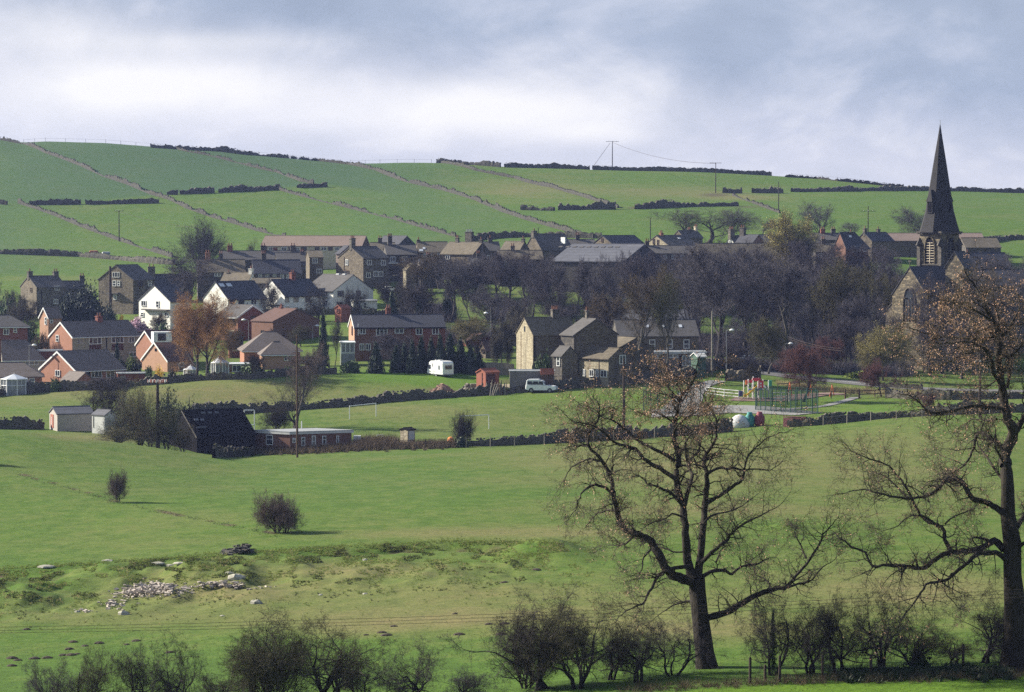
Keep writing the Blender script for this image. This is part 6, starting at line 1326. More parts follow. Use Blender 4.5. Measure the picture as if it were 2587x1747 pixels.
def blades(tips, rs, per, ln, wd, spread=.8, up=.15, fork=2, droop=0):
    """twigs: thin tapering slivers, each with side slivers"""
    B = []; D = []
    for pts, d in tips:
        f = rs.rand(per) * (len(pts) - 1); i = np.minimum(f.astype(int), len(pts) - 2); q = pts[i] + (pts[i + 1] - pts[i]) * (f - i)[:, None]
        B.append(q); D.append(np.repeat(d[None], per, 0))
    B = np.concatenate(B); D = np.concatenate(D)
    def emit(B, D, ln, wd):
        n = len(B); D = D + rs.normal(size=(n, 3)) * spread + np.array([0, 0, up]); D /= np.linalg.norm(D, axis=1)[:, None]
        S = np.cross(D, rs.normal(size=(n, 3))); S /= np.linalg.norm(S, axis=1)[:, None] + 1e-9; l = ln * rs.uniform(.5, 1.3, n)[:, None]
        E = B + D * l + np.array([0, 0, -droop]) * l
        V = np.stack([B - S * wd / 2, B + S * wd / 2, E], 1); return V.reshape(-1, 3), B + (E - B) * rs.uniform(.25, .8, n)[:, None], D
    V, B2, D2 = emit(B, D, ln, wd); out = [V]
    for _ in range(fork): v, b3, d3 = emit(B2, D2, ln * .6, wd * .75); out.append(v)
    V = np.concatenate(out); return V, np.arange(len(V)).reshape(-1, 3)
def leafs(C, rs, size, n_per=1, jit=.1):
    C = np.repeat(C, n_per, 0) + rs.normal(size=(len(C) * n_per, 3)) * jit; n = len(C)
    a = rs.normal(size=(n, 3)); a /= np.linalg.norm(a, axis=1)[:, None]; b = np.cross(a, rs.normal(size=(n, 3))); b /= np.linalg.norm(b, axis=1)[:, None]
    s = size * rs.uniform(.5, 1.3, n)[:, None]
    V = np.stack([C - a * s, C - b * s * .5, C + a * s, C + b * s * .5], 1).reshape(-1, 3); return V, np.arange(len(V)).reshape(-1, 4)
def proto(kind, seed):
    """returns dict: trunk mesh, crown mesh (branches+twigs), height, radius"""
    rs = np.random.RandomState(seed)
    if kind == 'broad': C = dict(seg=[7, 6, 4, 3, 2], gnarl=.13, trop=[.05, .1, .06, .04], kids=[8, 5, 5, 3], bare=.3, ang=[(30, 62), (25, 60), (25, 60)], ratio=[.62, .62, .6, .55], conic=.35, taper=.72, max=4); H, r = 9, .34; tw = (8, .75, .032, .8, .2)
    elif kind == 'tall': C = dict(seg=[8, 6, 4, 3, 2], gnarl=.10, trop=[.05, .13, .1, .06], kids=[9, 5, 4, 3], bare=.38, ang=[(18, 48), (20, 50), (25, 55)], ratio=[.5, .6, .6, .55], conic=.3, taper=.7, max=4); H, r = 12, .36; tw = (8, .7, .03, .8, .25)
    elif kind == 'fan': C = dict(seg=[3, 9, 5, 3, 2], gnarl=.07, trop=[.05, .05, .05, .04], kids=[9, 6, 5, 3], bare=.35, ang=[(12, 48), (18, 42), (20, 50)], ratio=[2.4, .42, .55, .55], conic=.05, taper=.75, max=4); H, r = 3.4, .42; tw = (8, .65, .028, .7, .25)
    elif kind == 'round': C = dict(seg=[5, 6, 4, 3, 2], gnarl=.15, trop=[.05, .06, .04, .04], kids=[9, 6, 5, 4], bare=.32, ang=[(25, 75), (25, 65), (25, 60)], ratio=[.85, .58, .58, .5], conic=.2, taper=.72, max=4); H, r = 5, .25; tw = (9, .55, .026, .9, .2)
    elif kind == 'shrub': C = dict(seg=[3, 5, 4, 3], gnarl=.15, trop=[.06, .05, .03], kids=[9, 6, 5], bare=.1, ang=[(15, 60), (20, 55), (25, 60)], ratio=[2.2, .5, .55], conic=.1, taper=.7, max=3); H, r = 1.2, .09; tw = (10, .38, .014, .8, .25)
    elif kind == 'willow': C = dict(seg=[5, 7, 5, 4, 3], gnarl=.1, trop=[.05, .08, .03, -.05], kids=[9, 7, 5, 3], bare=.3, ang=[(15, 55), (20, 50), (20, 50)], ratio=[.95, .5, .55, .6], conic=.25, taper=.72, max=4); H, r = 6, .3; tw = (12, .9, .026, .6, .0)
    elif kind == 'weep': C = dict(seg=[6, 6, 4, 4, 3], gnarl=.1, trop=[.05, .02, -.15, -.3], kids=[8, 6, 5, 3], bare=.5, ang=[(25, 75), (25, 60), (20, 50)], ratio=[.5, .55, .6, .9], conic=.2, taper=.7, max=4); H, r = 8, .3; tw = (8, 1.6, .03, .25, -.9)
    elif kind == 'thorn': C = dict(seg=[6, 6, 5, 5, 3], gnarl=.3, trop=[.07, .04, .01, .0], kids=[6, 5, 5, 3], bare=.2, ang=[(35, 85), (35, 80), (30, 80)], ratio=[.8, .62, .55, .5], conic=.3, taper=.68, max=4); H, r = 2.7, .12; tw = (5, .24, .008, 1.1, .1)
    T = Tree(seed)
    if kind in ('shrub', 'thorn'):
        n = 5 if kind == 'shrub' else 3
        for i in range(n):
            a = 2 * PI * i / n + rs.rand(); lean = rs.uniform(.1, .55) if kind == 'shrub' else rs.uniform(.1, .5)
            T.grow(np.array([.25 * math.cos(a), .25 * math.sin(a), -.1]), nrm(np.array([lean * math.cos(a), lean * math.sin(a), 1])), H * rs.uniform(.8, 1.2), r * rs.uniform(.7, 1.1), 0, C)
    else: T.grow(np.array([0, 0, -.3]), nrm(np.array([rs.normal() * .04, rs.normal() * .04, 1])), H, r, 0, C)
    tr = [x for x in T.L if x[2] == 0]
    if kind not in ('shrub', 'thorn'): tr[0][1][0] *= 1.5
    br = [x for x in T.L if x[2] > 0]
    Vt, Ft = tubes(tr); Vb, Fb = tubes(br)
    Vw, Fw = blades(T.tips, rs, tw[0], tw[1], tw[2], tw[3], tw[4], 2)
    Hh = np.percentile(Vw[:, 2], 99.7); R = np.percentile(np.hypot(Vw[:, 0], Vw[:, 1]), 96)
    B = rs.permutation(len(Vw) // 3)[:4000]
    return dict(t=(Vt, Ft), b=(Vb, Fb), w=(Vw, Fw), H=Hh, R=R, tw=Vw[B * 3 + 2], seed=seed)
BK = {}
def bk(n, c): BK[n] = plain('bark_' + n, c, .95, .35, 5, zs=.3)
bk('dark', (.024, .02, .019)); bk('mauve', (.102, .09, .1)); bk('grey', (.095, .085, .07)); bk('brown', (.11, .082, .05)); bk('green', (.075, .078, .035)); bk('red', (.14, .062, .055)); bk('orange', (.34, .19, .085)); bk('yellow', (.3, .27, .08)); bk('straw', (.2, .17, .08)); bk('mid', (.048, .04, .038)); bk('plum', (.083, .07, .08)); bk('khaki', (.1, .088, .045)); bk('heather', (.15, .11, .1)); bk('olive', (.085, .078, .038))
PR = {}
def getp(kind, v):
    if (kind, v) not in PR: PR[(kind, v)] = proto(kind, 100 + v * 17 + len(kind) * 7 + ord(kind[0]) * 3)
    return PR[(kind, v)]
MESHC = {}
def tree(kind, v, px, base, top, wpx, label, trunk='dark', twig='mauve', Y=None, leaf=None, rz=None, name='tree', group=None, cat='tree', sink=0, dens=1.0):
    p = getp(kind, v); q = P(px, base, Y) if Y else G(px, base); Yq = q[1]; g = gz(q[0], Yq)
    Ht = zof(top, Yq) - g; Rt = wpx * Yq / FPX / 2; sz = Ht / p['H']; sx_ = Rt / p['R']
    if Y is None or True: q = (q[0], q[1], g - sink)
    root = empty(name, q, label, cat, group); root.rotation_euler = (0, 0, rz if rz is not None else random.random() * 6.28); root.scale = (sx_, sx_, sz)
    key = (kind, v, trunk, twig, dens)
    if key not in MESHC:
        mt = np_mesh('trunk', *p['t'], BK[trunk], True); Vb, Fb = p['b']; Vw, Fw = p['w']; Fw = Fw[np.random.RandomState(3).rand(len(Fw)) < dens]
        mc = np_mesh('crown', np.concatenate([Vb, Vw]), [Fb, Fw + len(Vb)], [BK[trunk if trunk != 'dark' else 'mid'], BK[twig]], False, np.concatenate([np.zeros(len(Fb), int), np.ones(len(Fw), int)]))
        MESHC[key] = (mt, mc)
    mt, mc = MESHC[key]; link_mesh('trunk', mt, root); link_mesh('crown', mc, root)
    if leaf:
        m, n_, size, zmin = leaf; rs = np.random.RandomState(v + 3); C = p['tw'][p['tw'][:, 2] > p['H'] * zmin][:n_]
        k2 = (kind, v, 'leaf', m, n_, size, zmin)
        if k2 not in MESHC: Vl, Fl = leafs(C, rs, size / max(sx_, .3), 3, .25); MESHC[k2] = np_mesh('blossom', Vl, Fl, M[m])
        link_mesh('blossom' if 'bloss' in m or 'yell' in m else 'leaves', MESHC[k2], root)
    return root
M['yellow_bud'] = plain('yellow_catkins', (.55, .48, .14), .8, .2, 4); M['pink_blossom'] = plain('pink_blossom', (.62, .42, .5), .8, .2, 4); M['forsythia_yellow'] = plain('forsythia_yellow', (.75, .5, .04), .8, .15, 4)
M['leaf_brown'] = plain('dead_oak_leaf', (.42, .25, .16), .7, .35, 8); M['ivy'] = plain('ivy_leaf', (.022, .042, .018), .55, .4, 4); M['conifer'] = plain('conifer_needles', (.018, .036, .02), .7, .45, 3); M['evergreen'] = plain('evergreen_leaf', (.016, .03, .02), .6, .45, 2.5)
M['bush_green'] = plain('bush_leaf', (.06, .1, .03), .7, .4, 4); M['bush_yellow'] = plain('golden_bush_leaf', (.13, .17, .02), .7, .3, 4); M['bud_green'] = plain('opening_buds', (.12, .15, .05), .8, .3, 4)
def blob(shape, n, size, seed, lumps=14):
    """leaf clumps through a crown volume: shape 'cone' or 'dome' inside radius 1, height 1"""
    rs = np.random.RandomState(seed); C = []
    if shape == 'cone':
        z = rs.rand(n) ** 1.25; r = (1 - z) ** .75 * (.75 + .25 * np.sin(z * 40 + rs.rand() * 6)) * rs.rand(n) ** .33; a = rs.rand(n) * 2 * PI
        r *= 1 + .22 * np.sin(a * 5 + z * 9); C = np.stack([r * np.cos(a), r * np.sin(a), z], 1)
    else:
        for i in range(lumps):
            u = rs.normal(size=3); u[2] = abs(u[2]) * .9; u /= np.linalg.norm(u); c = u * rs.uniform(.3, .68) * np.array([1, 1, .95]); rr = rs.uniform(.24, .42)
            k = n // lumps; v = rs.normal(size=(k, 3)); v /= np.linalg.norm(v, axis=1)[:, None]; C.append(c + v * rr * rs.rand(k)[:, None] ** .3)
        C = np.concatenate(C); C[:, 2] = np.maximum(C[:, 2] * .95, 0) + .04
    return leafs(C, rs, size)
def ever(px, base, top, wpx, label, shape='cone', m='conifer', Y=None, name='conifer', group=None, n=2600, size=.1, seed=1, cat='tree'):
    q = P(px, base, Y) if Y else G(px, base); g = gz(q[0], q[1]); Ht = zof(top, q[1]) - g; R = wpx * q[1] / FPX / 2
    root = empty(name, (q[0], q[1], g), label, cat, group); root.scale = (R, R, Ht); key = (shape, m, n, size, seed)
    if key not in MESHC: MESHC[key] = np_mesh('foliage', *blob(shape, n, size, seed), M[m])
    link_mesh('foliage', MESHC[key], root)
    if 'st' not in MESHC: mb = MB(); mb.tube([(0, 0, -.05), (.02, 0, .5), (0, .02, .9)], [.07, .05, .015], 6); o_ = mb.build('stem', BK['dark'], root); MESHC['st'] = o_.data
    else: link_mesh('stem', MESHC['st'], root)
    return root
random.seed(11)
# ---- big trees of the village
tree('shrub', 0, 512, 660, 543, 165, 'dome shaped bare tree on the slope behind the dark slate rows', 'dark', 'mid', Y=728, dens=.5, rz=.5)
tree('broad', 0, 470, 770, 643, 165, 'spreading black bare tree in front of the left dark stone row', 'dark', 'plum', Y=636)
tree('willow', 0, 524, 951, 739, 200, 'bright orange-brown willow between the brick houses', 'mid', 'orange', Y=505, dens=.75)
tree('willow', 1, 496, 949, 750, 170, 'second stem of the orange willow leaning left', 'mid', 'orange', Y=507, dens=.5)
ever(218, 822, 708, 160, 'big dark evergreen tree above the brick semi-detached pair', 'dome', 'evergreen', Y=604, name='evergreen_tree', n=22000, size=.034, seed=4)
ever(170, 818, 735, 80, 'lower dark evergreen joined to the left of the big one', 'dome', 'evergreen', Y=600, name='evergreen_tree', n=9000, size=.05, seed=5)
ever(272, 822, 765, 60, 'small dark evergreen at the right foot of the big one', 'dome', 'evergreen', Y=598, name='evergreen_tree', n=7000, size=.055, seed=6)
tree('round', 0, 343, 862, 806, 66, 'pink blossoming magnolia right of the brick pair roof', 'mid', 'mauve', Y=560, leaf=('pink_blossom', 2600, .16, .25), name='blossom_tree')
for px, y0, y1, w_, lab in ((305, 817, 788, 26, 'bright yellow forsythia bush left of the white gabled house'), (332, 820, 801, 14, 'smaller yellow forsythia at the corner of the white gabled house'), (103, 700, 690, 40, 'yellow bush showing over the roof of the left stone farmhouse')):
    ever(px, y0, y1, w_, lab, 'dome', 'forsythia_yellow', Y=598 if y0 > 750 else 700, name='forsythia_bush', n=900, size=.16, seed=7, cat='bush')
tree('tall', 2, 748, 1070, 866, 150, 'tall bare birch behind the clubhouse roof, upper crown', 'grey', 'heather', Y=436, dens=.8)
tree('fan', 1, 745, 1070, 930, 190, 'wide low stems of the bare tree behind the clubhouse', 'mid', 'grey', Y=438, dens=.4)
tree('shrub', 0, 700, 1070, 1020, 90, 'bare bush beside the white goal frame', 'mid', 'mid', Y=434, cat='bush', name='bush')
tree('tall', 0, 845, 935, 800, 70, 'thin bare tree left of the long brick block', 'dark', 'mid', Y=512)
ever(817, 925, 808, 34, 'dark pointed conifer left of the long brick block', 'cone', 'conifer', Y=525)
tree('thorn', 0, 790, 948, 880, 60, 'scrubby bare bush at the corner of the upper playing field', 'dark', 'mid', Y=506, cat='bush', name='bush')
ever(885, 938, 908, 60, 'green leafy bush below the glass porch', 'dome', 'bush_green', Y=507, name='bush', seed=9, cat='bush')
for i, (px, tp, w_) in enumerate([(950, 878, 46), (1000, 884, 34), (1021, 880, 34), (1042, 874, 36), (1064, 864, 40), (1089, 868, 40), (1112, 862, 42), (1137, 858, 44), (1163, 868, 44), (1189, 884, 40), (1210, 898, 34)]):
    ever(px, 946, tp, w_, 'dark conifer in the tall hedge behind the white caravan' if i else 'separate dark conifer left of the tall hedge', 'cone', 'conifer', Y=506 + (i % 3) * 1.3, group='conifer hedge behind the caravan' if i else None, seed=1 + i % 3, n=9000, size=.07, name='hedge_conifer')
tree('round', 0, 1185, 905, 800, 110, 'pale straw coloured bushy tree above the end of the conifer hedge', 'khaki', 'straw', Y=545)
tree('weep', 0, 1310, 945, 775, 120, 'grey weeping willow left of the farmhouse gable', 'grey', 'grey', Y=514)
tree('weep', 0, 1268, 930, 820, 70, 'lower trailing part of the weeping willow', 'grey', 'grey', Y=516)
ever(1370, 942, 885, 60, 'green climber at the foot of the farmhouse wall', 'dome', 'bush_green', Y=488, name='climbing_shrub', seed=10, cat='bush')
tree('round', 1, 1005, 830, 700, 120, 'bare tree beside the right white gable with an ivied trunk', 'mid', 'mid', Y=610)
tree('round', 0, 1057, 826, 720, 100, 'second ivied bare tree on the green bank', 'mid', 'mid', Y=602)
tree('broad', 1, 1140, 840, 650, 150, 'large ivied bare tree on the green bank above the conifers', 'mid', 'mauve', Y=596)
for px, b_, t_, w_, lab in ((990, 833, 752, 34, 'column of dark ivy on the trunk beside the white gable'), (1058, 828, 765, 30, 'column of dark ivy on the second trunk of the bank'), (1133, 842, 725, 40, 'tall column of dark ivy on the large tree of the bank')):
    ever(px, b_, t_, w_, lab, 'cone', 'ivy', Y=600, name='ivy', seed=2, cat='ivy', size=.14)
# ---- the bare wood: each trunk is a tree; [kind, variant, px, base, top, width, Y, trunk, twig, label]
WOOD = [
 ('tall', 1, 1110, 705, 636, 90, 662, 'mid', 'brown', 'brown twiggy tree in front of the broad roofed stone house'),
 ('broad', 2, 1170, 745, 645, 120, 640, 'mid', 'mauve', 'bare tree under the dark stone gable'),
 ('tall', 0, 1225, 735, 640, 100, 640, 'mid', 'mauve', 'slim bare tree below the narrow slate roof'),
 ('broad', 0, 1290, 770, 628, 130, 622, 'mid', 'plum', 'dense plum coloured tree left of the factory roof'),
 ('round', 1, 1345, 790, 660, 120, 612, 'mid', 'plum', 'low dense tree below the left end of the factory'),
 ('tall', 1, 1385, 780, 640, 90, 618, 'dark', 'mauve', 'upright bare tree in front of the factory, first from the left'),
 ('tall', 2, 1420, 795, 652, 80, 610, 'dark', 'mauve', 'upright bare tree in front of the factory with a forked trunk'),
 ('tall', 0, 1455, 800, 648, 80, 605, 'dark', 'mauve', 'upright bare tree in the middle of the factory wall'),
 ('tall', 1, 1490, 800, 655, 80, 604, 'dark', 'mauve', 'upright bare tree right of the middle of the factory wall'),
 ('broad', 2, 1535, 815, 665, 110, 598, 'dark', 'mauve', 'bare tree below the right end of the factory roof'),
 ('broad', 1, 1615, 830, 635, 140, 590, 'mid', 'plum', 'dense dark tree covering the factory gable'),
 ('round', 0, 1540, 880, 740, 130, 560, 'mid', 'brown', 'brown bush-like tree behind the farmhouse chimney'),
 ('tall', 2, 1598, 962, 668, 190, 488, 'grey', 'brown', 'tall pale brown tree right of the golden farm cottage'),
 ('tall', 0, 1680, 948, 690, 200, 492, 'grey', 'khaki', 'tall tree with a forked pale trunk in front of the long stone building'),
 ('fan', 0, 1752, 880, 612, 190, 560, 'dark', 'mauve', 'fan shaped dark tree above the road bend'),
 ('broad', 0, 1812, 905, 600, 230, 540, 'dark', 'mauve', 'large dark spreading tree with a thick trunk at the road bend'),
 ('broad', 2, 1700, 800, 640, 150, 630, 'mid', 'plum', 'dense plum tree in front of the second barn'),
 ('tall', 1, 1875, 900, 690, 150, 548, 'mid', 'plum', 'dense dark tree behind the street lamp'),
 ('round', 1, 1900, 830, 690, 150, 590, 'mid', 'mauve', 'mauve tree crown above the pale blue car'),
 ('broad', 1, 1985, 870, 640, 240, 552, 'grey', 'mauve', 'broad bare tree with a pale trunk in the middle of the wood'),
 ('round', 0, 2003, 740, 536, 150, 655, 'mid', 'straw', 'tall tree with a pale yellow top beyond the wood'),
 ('broad', 0, 2075, 800, 605, 160, 620, 'dark', 'plum', 'dark dense tree right of the yellow-topped one'),
 ('tall', 2, 2040, 760, 590, 120, 650, 'mid', 'plum', 'dark twiggy tree under the four-chimney roof'),
 ('round', 0, 2115, 875, 655, 170, 560, 'dark', 'khaki', 'rounded olive brown tree in the wood'),
 ('round', 1, 2200, 880, 665, 150, 556, 'dark', 'khaki', 'rounded olive tree left of the church gable'),
 ('broad', 2, 2145, 800, 625, 150, 610, 'mid', 'plum', 'dark tree behind the two rounded olive trees'),
 ('tall', 1, 2240, 820, 650, 110, 590, 'mid', 'mauve', 'mauve tree immediately left of the tower'),
 ('round', 0, 1940, 962, 802, 110, 506, 'grey', 'khaki', 'greenish brown small tree left of the red-budded tree'),
 ('tall', 0, 2060, 905, 760, 150, 530, 'mid', 'mauve', 'mauve thicket tree above the red-budded tree'),
 ('broad', 1, 2130, 920, 800, 150, 522, 'mid', 'plum', 'reddish brown tree between the red-budded trees'),
 ('round', 1, 2255, 900, 780, 120, 530, 'mid', 'mauve', 'bare mauve tree below the church gable'),
 ('tall', 2, 2380, 900, 690, 150, 524, 'grey', 'plum', 'plum twiggy tree in front of the church roof'),
 ('broad', 0, 2460, 905, 670, 180, 522, 'grey', 'brown', 'brown twiggy tree right of the church'),
 ('broad', 2, 2555, 900, 660, 170, 524, 'grey', 'mauve', 'mauve tree at the right edge above the green meadow'),
 ('tall', 0, 2400, 880, 725, 130, 528, 'grey', 'mauve', 'thin pale stemmed tree before the church nave'), ('broad', 1, 2350, 930, 770, 130, 518, 'mid', 'plum', 'spreading plum tree below the church east window'),
 ('tall', 1, 2510, 780, 640, 140, 610, 'mid', 'mauve', 'far mauve tree right of the church'),
 ('tall', 0, 2335, 900, 760, 100, 526, 'mid', 'mauve', 'thin tree close to the church east window'),
 ('round', 0, 2430, 930, 800, 140, 510, 'mid', 'plum', 'scrubby plum tree by the meadow'),
 ('tall', 2, 1325, 870, 745, 110, 556, 'mid', 'plum', 'plum tree behind the weeping willow'),
 ('broad', 2, 1245, 850, 715, 120, 575, 'mid', 'mauve', 'mauve tree left of the weeping willow'),
 ('tall', 0, 1190, 830, 690, 110, 592, 'mid', 'mauve', 'thin tree on the green bank above the pale bush'),
 ('broad', 1, 1420, 880, 770, 120, 552, 'mid', 'plum', 'dark low tree behind the farmhouse roof'),
 ('tall', 1, 1650, 850, 700, 110, 576, 'mid', 'mauve', 'mauve tree between the two tall farm trees'),
 ('broad', 1, 1880, 760, 625, 150, 650, 'mid', 'mauve', 'mauve tree in front of the worn pale roof'),
 ('round', 1, 1960, 720, 620, 110, 670, 'mid', 'plum', 'plum tree below the white dormer'),
 ('tall', 0, 1740, 760, 640, 100, 655, 'mid', 'mauve', 'slim mauve tree left of the worn pale roof'),
]
WOOD += [(k, v, px, b_, t_, w_, Y_, 'mid' if px % 3 else 'dark', tg, lab) for k, v, px, b_, t_, w_, Y_, tg, lab in [('broad', 0, 1060, 715, 645, 120, 655, 'brown', 'brown twiggy tree above the upper lane'), ('tall', 1, 1145, 720, 650, 90, 650, 'plum', 'slim plum tree below the broad chimney house'), ('round', 0, 1200, 740, 668, 110, 640, 'plum', 'dark round tree under the brown long roof'), ('broad', 1, 1260, 745, 640, 120, 636, 'mauve', 'mauve tree at the left of the plum coloured tree'), ('tall', 2, 1330, 750, 635, 110, 630, 'plum', 'upright tree at the left end of the factory wall'), ('broad', 0, 1400, 830, 700, 120, 588, 'plum', 'dark tree below the factory middle'), ('round', 1, 1470, 840, 735, 110, 584, 'plum', 'low dark tree in the green gap under the factory'), ('tall', 0, 1570, 800, 640, 120, 604, 'mauve', 'upright mauve tree under the factory gable'), ('broad', 2, 1655, 790, 635, 140, 622, 'plum', 'dark spreading tree right of the factory gable'), ('tall', 2, 1720, 830, 660, 110, 596, 'plum', 'dark upright tree behind the forked pale trunk'), ('broad', 1, 1790, 760, 632, 140, 646, 'mauve', 'mauve spreading tree under the low dark roofs'), ('tall', 0, 1855, 840, 680, 120, 590, 'plum', 'thin plum tree behind the dense dark one'), ('broad', 0, 1935, 860, 660, 170, 572, 'mauve', 'broad mauve tree left of the pale trunk in the wood'), ('tall', 1, 2000, 740, 610, 120, 664, 'plum', 'plum tree in front of the four-chimney house'), ('broad', 1, 2060, 860, 680, 170, 570, 'mauve', 'mauve tree right of the pale trunk in the wood'), ('broad', 0, 2180, 760, 615, 150, 648, 'plum', 'dark tree under the hip roofed house'), ('tall', 2, 2225, 740, 620, 110, 660, 'mauve', 'mauve tree left of the belfry'), ('round', 0, 2280, 850, 700, 120, 565, 'plum', 'plum tree touching the church gable on the left'), ('broad', 1, 2150, 900, 740, 160, 540, 'mauve', 'mauve tree below the rounded olive trees'), ('round', 1, 1830, 930, 850, 110, 514, 'plum', 'dark bush-like tree beside the street lamp at the bend'), ('broad', 2, 1890, 915, 800, 140, 528, 'mauve', 'mauve spreading tree right of the street lamp at the bend'), ('tall', 1, 2320, 860, 700, 110, 550, 'plum', 'plum tree over the church aisle')]]
for i, (k, v, px, b_, t_, w_, Y_, tr_, tg, lab) in enumerate(WOOD):
    leaf = ('yellow_bud', 4000, .1, .62) if 'yellow top' in lab else (('bud_green', 1200, .06, .3) if tg == 'khaki' else None)
    tree(k, v, px, b_, t_, w_, lab, tr_, tg, Y=Y_, leaf=leaf, group='bare trees of the wood')
for px, b_, t_, w_, Y_, tg, lab in ((1790, 612, 522, 190, 765, 'grey', 'wispy grey tree at the hill foot left of the yellow-topped tree'), (1735, 612, 526, 130, 762, 'grey', 'left neighbour of the wispy grey tree'), (1862, 612, 525, 90, 765, 'mauve', 'faint thin tree right of the wispy grey tree'), (1925, 600, 545, 60, 790, 'mauve', 'faint small tree left of the yellow-topped tree'), (2068, 612, 508, 90, 768, 'mauve', 'faint mauve tree on the hill right of the yellow-topped tree'), (2150, 600, 560, 50, 790, 'mauve', 'small faint tree above the hip roofed house'), (2310, 620, 520, 100, 765, 'plum', 'faint mauve tree on the hill left of the spire'), (645, 628, 600, 36, 745, 'grey', 'small bare tree at the left end of the pinkish terrace'), (740, 640, 605, 60, 735, 'plum', 'thin reddish tree in front of the pinkish terrace')):
    tree('broad' if w_ > 100 else 'round', int(px) % 2, px, b_, t_, w_ * 1.25, lab, 'mid', tg, Y=Y_, dens=.3)
tree('round', 0, 2030, 992, 868, 135, 'red-budded tree beside the swings', 'mid', 'red', Y=452, leaf=('red_bud', 1500, .07, .2) if 'red_bud' in M else None)
tree('round', 1, 2226, 1013, 906, 105, 'red-budded tree right of the timber gate', 'mid', 'red', Y=462)
tree('round', 0, 2100, 925, 850, 90, 'reddish twigged tree behind the brown hedge', 'mid', 'red', Y=515)
tree('willow', 0, 2230, 975, 820, 140, 'yellow flowering willow below the church', 'khaki', 'straw', Y=500, leaf=('yellow_bud', 4000, .06, .45), name='willow_tree')
tree('round', 1, 2335, 1040, 985, 60, 'small reddish bush by the lower wall', 'mid', 'red', Y=415, name='bush', cat='bush')
ever(2170, 966, 935, 80, 'yellow-green hedge block by the road', 'dome', 'bush_yellow', Y=505, name='bush', seed=9, cat='bush')
# white terrace trees
for px, b_, t_, w_, Y_, lab in ((678, 790, 700, 76, 602, 'crooked dark bare tree in front of the pointed cream gable'), (803, 800, 715, 90, 604, 'leaning bare tree between two white houses'), (880, 800, 720, 50, 606, 'thin bare tree in front of the right white gable'), (910, 796, 725, 60, 607, 'thin bare tree beside the white extension')):
    tree('thorn', 1 + int(px) % 2, px, b_, t_, w_, lab, 'dark', 'mid', Y=Y_)
# shrubs of gardens: [px, base, top, width, Y, kind]
for px, b_, t_, w_, Y_, m, lab in ((296, 925, 873, 24, 530, 'conifer', 'slim dark garden conifer in front of the brick pair'), ):
    ever(px, b_, t_, w_, lab, 'cone', m, Y=Y_, name='conifer')
for px, b_, t_, w_, Y_, m, lab in ((305, 932, 900, 36, 524, 'evergreen', 'round dark garden bush under the brick pair'), (332, 928, 893, 36, 526, 'bush_yellow', 'golden green round bush under the brick pair'), (345, 936, 903, 34, 522, 'evergreen', 'round dark bush right of the golden one'), (375, 958, 918, 26, 514, 'bush_green', 'grey-green bush in front of the pointed brick gable'), (402, 958, 915, 40, 515, 'forsythia_yellow', 'sparse yellow flowering bush in front of the pointed brick gable'), (434, 956, 932, 24, 514, 'evergreen', 'small dark bush left of the summerhouse'), (140, 980, 950, 34, 500, 'bush_green', 'grey-green bush beside the small brick garage'), (640, 944, 908, 80, 512, 'bush_green', 'olive hedge bush behind the flat extension'), (735, 948, 920, 50, 510, 'bush_green', 'low green bush beneath the brick bay'), (575, 790, 775, 20, 606, 'bush_green', 'low bush under the skylight house'), (480, 828, 792, 60, 590, 'bush_green', 'green shrubs under the white gabled house'), (362, 848, 812, 60, 580, 'evergreen', 'dark hedge bushes below the white gabled house'), (412, 850, 808, 60, 582, 'bush_green', 'green hedge bushes below the right corner of the white gabled house'), (60, 870, 800, 80, 575, 'bush_green', 'grey-green thicket above the left bungalows'), (20, 820, 745, 90, 610, 'bush_green', 'dull green thicket below the left stone farmhouse')):
    ever(px, b_, t_, w_, lab, 'dome', m, Y=Y_, name='garden_bush', n=1800 if m != 'forsythia_yellow' else 700, size=.1 if m != 'forsythia_yellow' else .06, seed=12 + int(px) % 3, cat='bush')
for px, b_, t_, w_, Y_, lab, tg in ((60, 850, 745, 110, 585, 'bare greyish tree left of the small lit brick house', 'grey'), (15, 800, 715, 90, 620, 'bare tree at the left edge above the bungalows', 'grey'), (100, 900, 840, 50, 545, 'thin bare tree behind the left bungalow', 'brown'), (250, 990, 955, 90, 498, 'bare twiggy bush in front of the low brick bungalow', 'mauve'), (300, 985, 950, 60, 499, 'bare bush in front of the flat roofed garage', 'mauve'), (650, 945, 895, 50, 508, 'bare garden tree behind the conservatory', 'brown'), (800, 948, 905, 50, 507, 'red twigged garden bush at the field corner', 'plum'), (400, 830, 790, 50, 585, 'brown twiggy bush under the white gabled house', 'brown'), (700, 900, 830, 60, 545, 'bare tree against the maroon gabled house', 'mid'), (1215, 905, 862, 40, 528, 'bare bush beside the little stone shed', 'mid'), (590, 880, 830, 60, 548, 'bare bush against the dark red brick house', 'brown'), (760, 880, 820, 60, 560, 'bare bush on the bank right of the maroon house', 'khaki'), (1000, 900, 840, 120, 522, 'red-brown twiggy bushes in front of the long brick block', 'plum'), (1850, 950, 900, 60, 506, 'thin bare bush by the road bend', 'brown'), (1900, 968, 915, 50, 480, 'little bare tree by the short brown wall', 'brown')):
    tree('round', int(px) % 2, px, b_, t_, w_, lab, 'mid', tg, Y=Y_, cat='bush' if 'bush' in lab else 'tree', name='bush' if 'bush' in lab else 'tree')
# rounded bushes on the skyline
for i, px in enumerate((700, 722, 742, 762, 774, 792, 818, 834, 846, 860, 872)):
    ever(px, 401 + (px - 700) * .08, 387 + (px - 700) * .12, 20, 'dark rounded bush in the row along the skyline', 'dome', 'evergreen', Y=1112, group='rounded bushes on the skyline', name='skyline_bush', n=500, size=.2, seed=20 + i % 2, cat='bush')
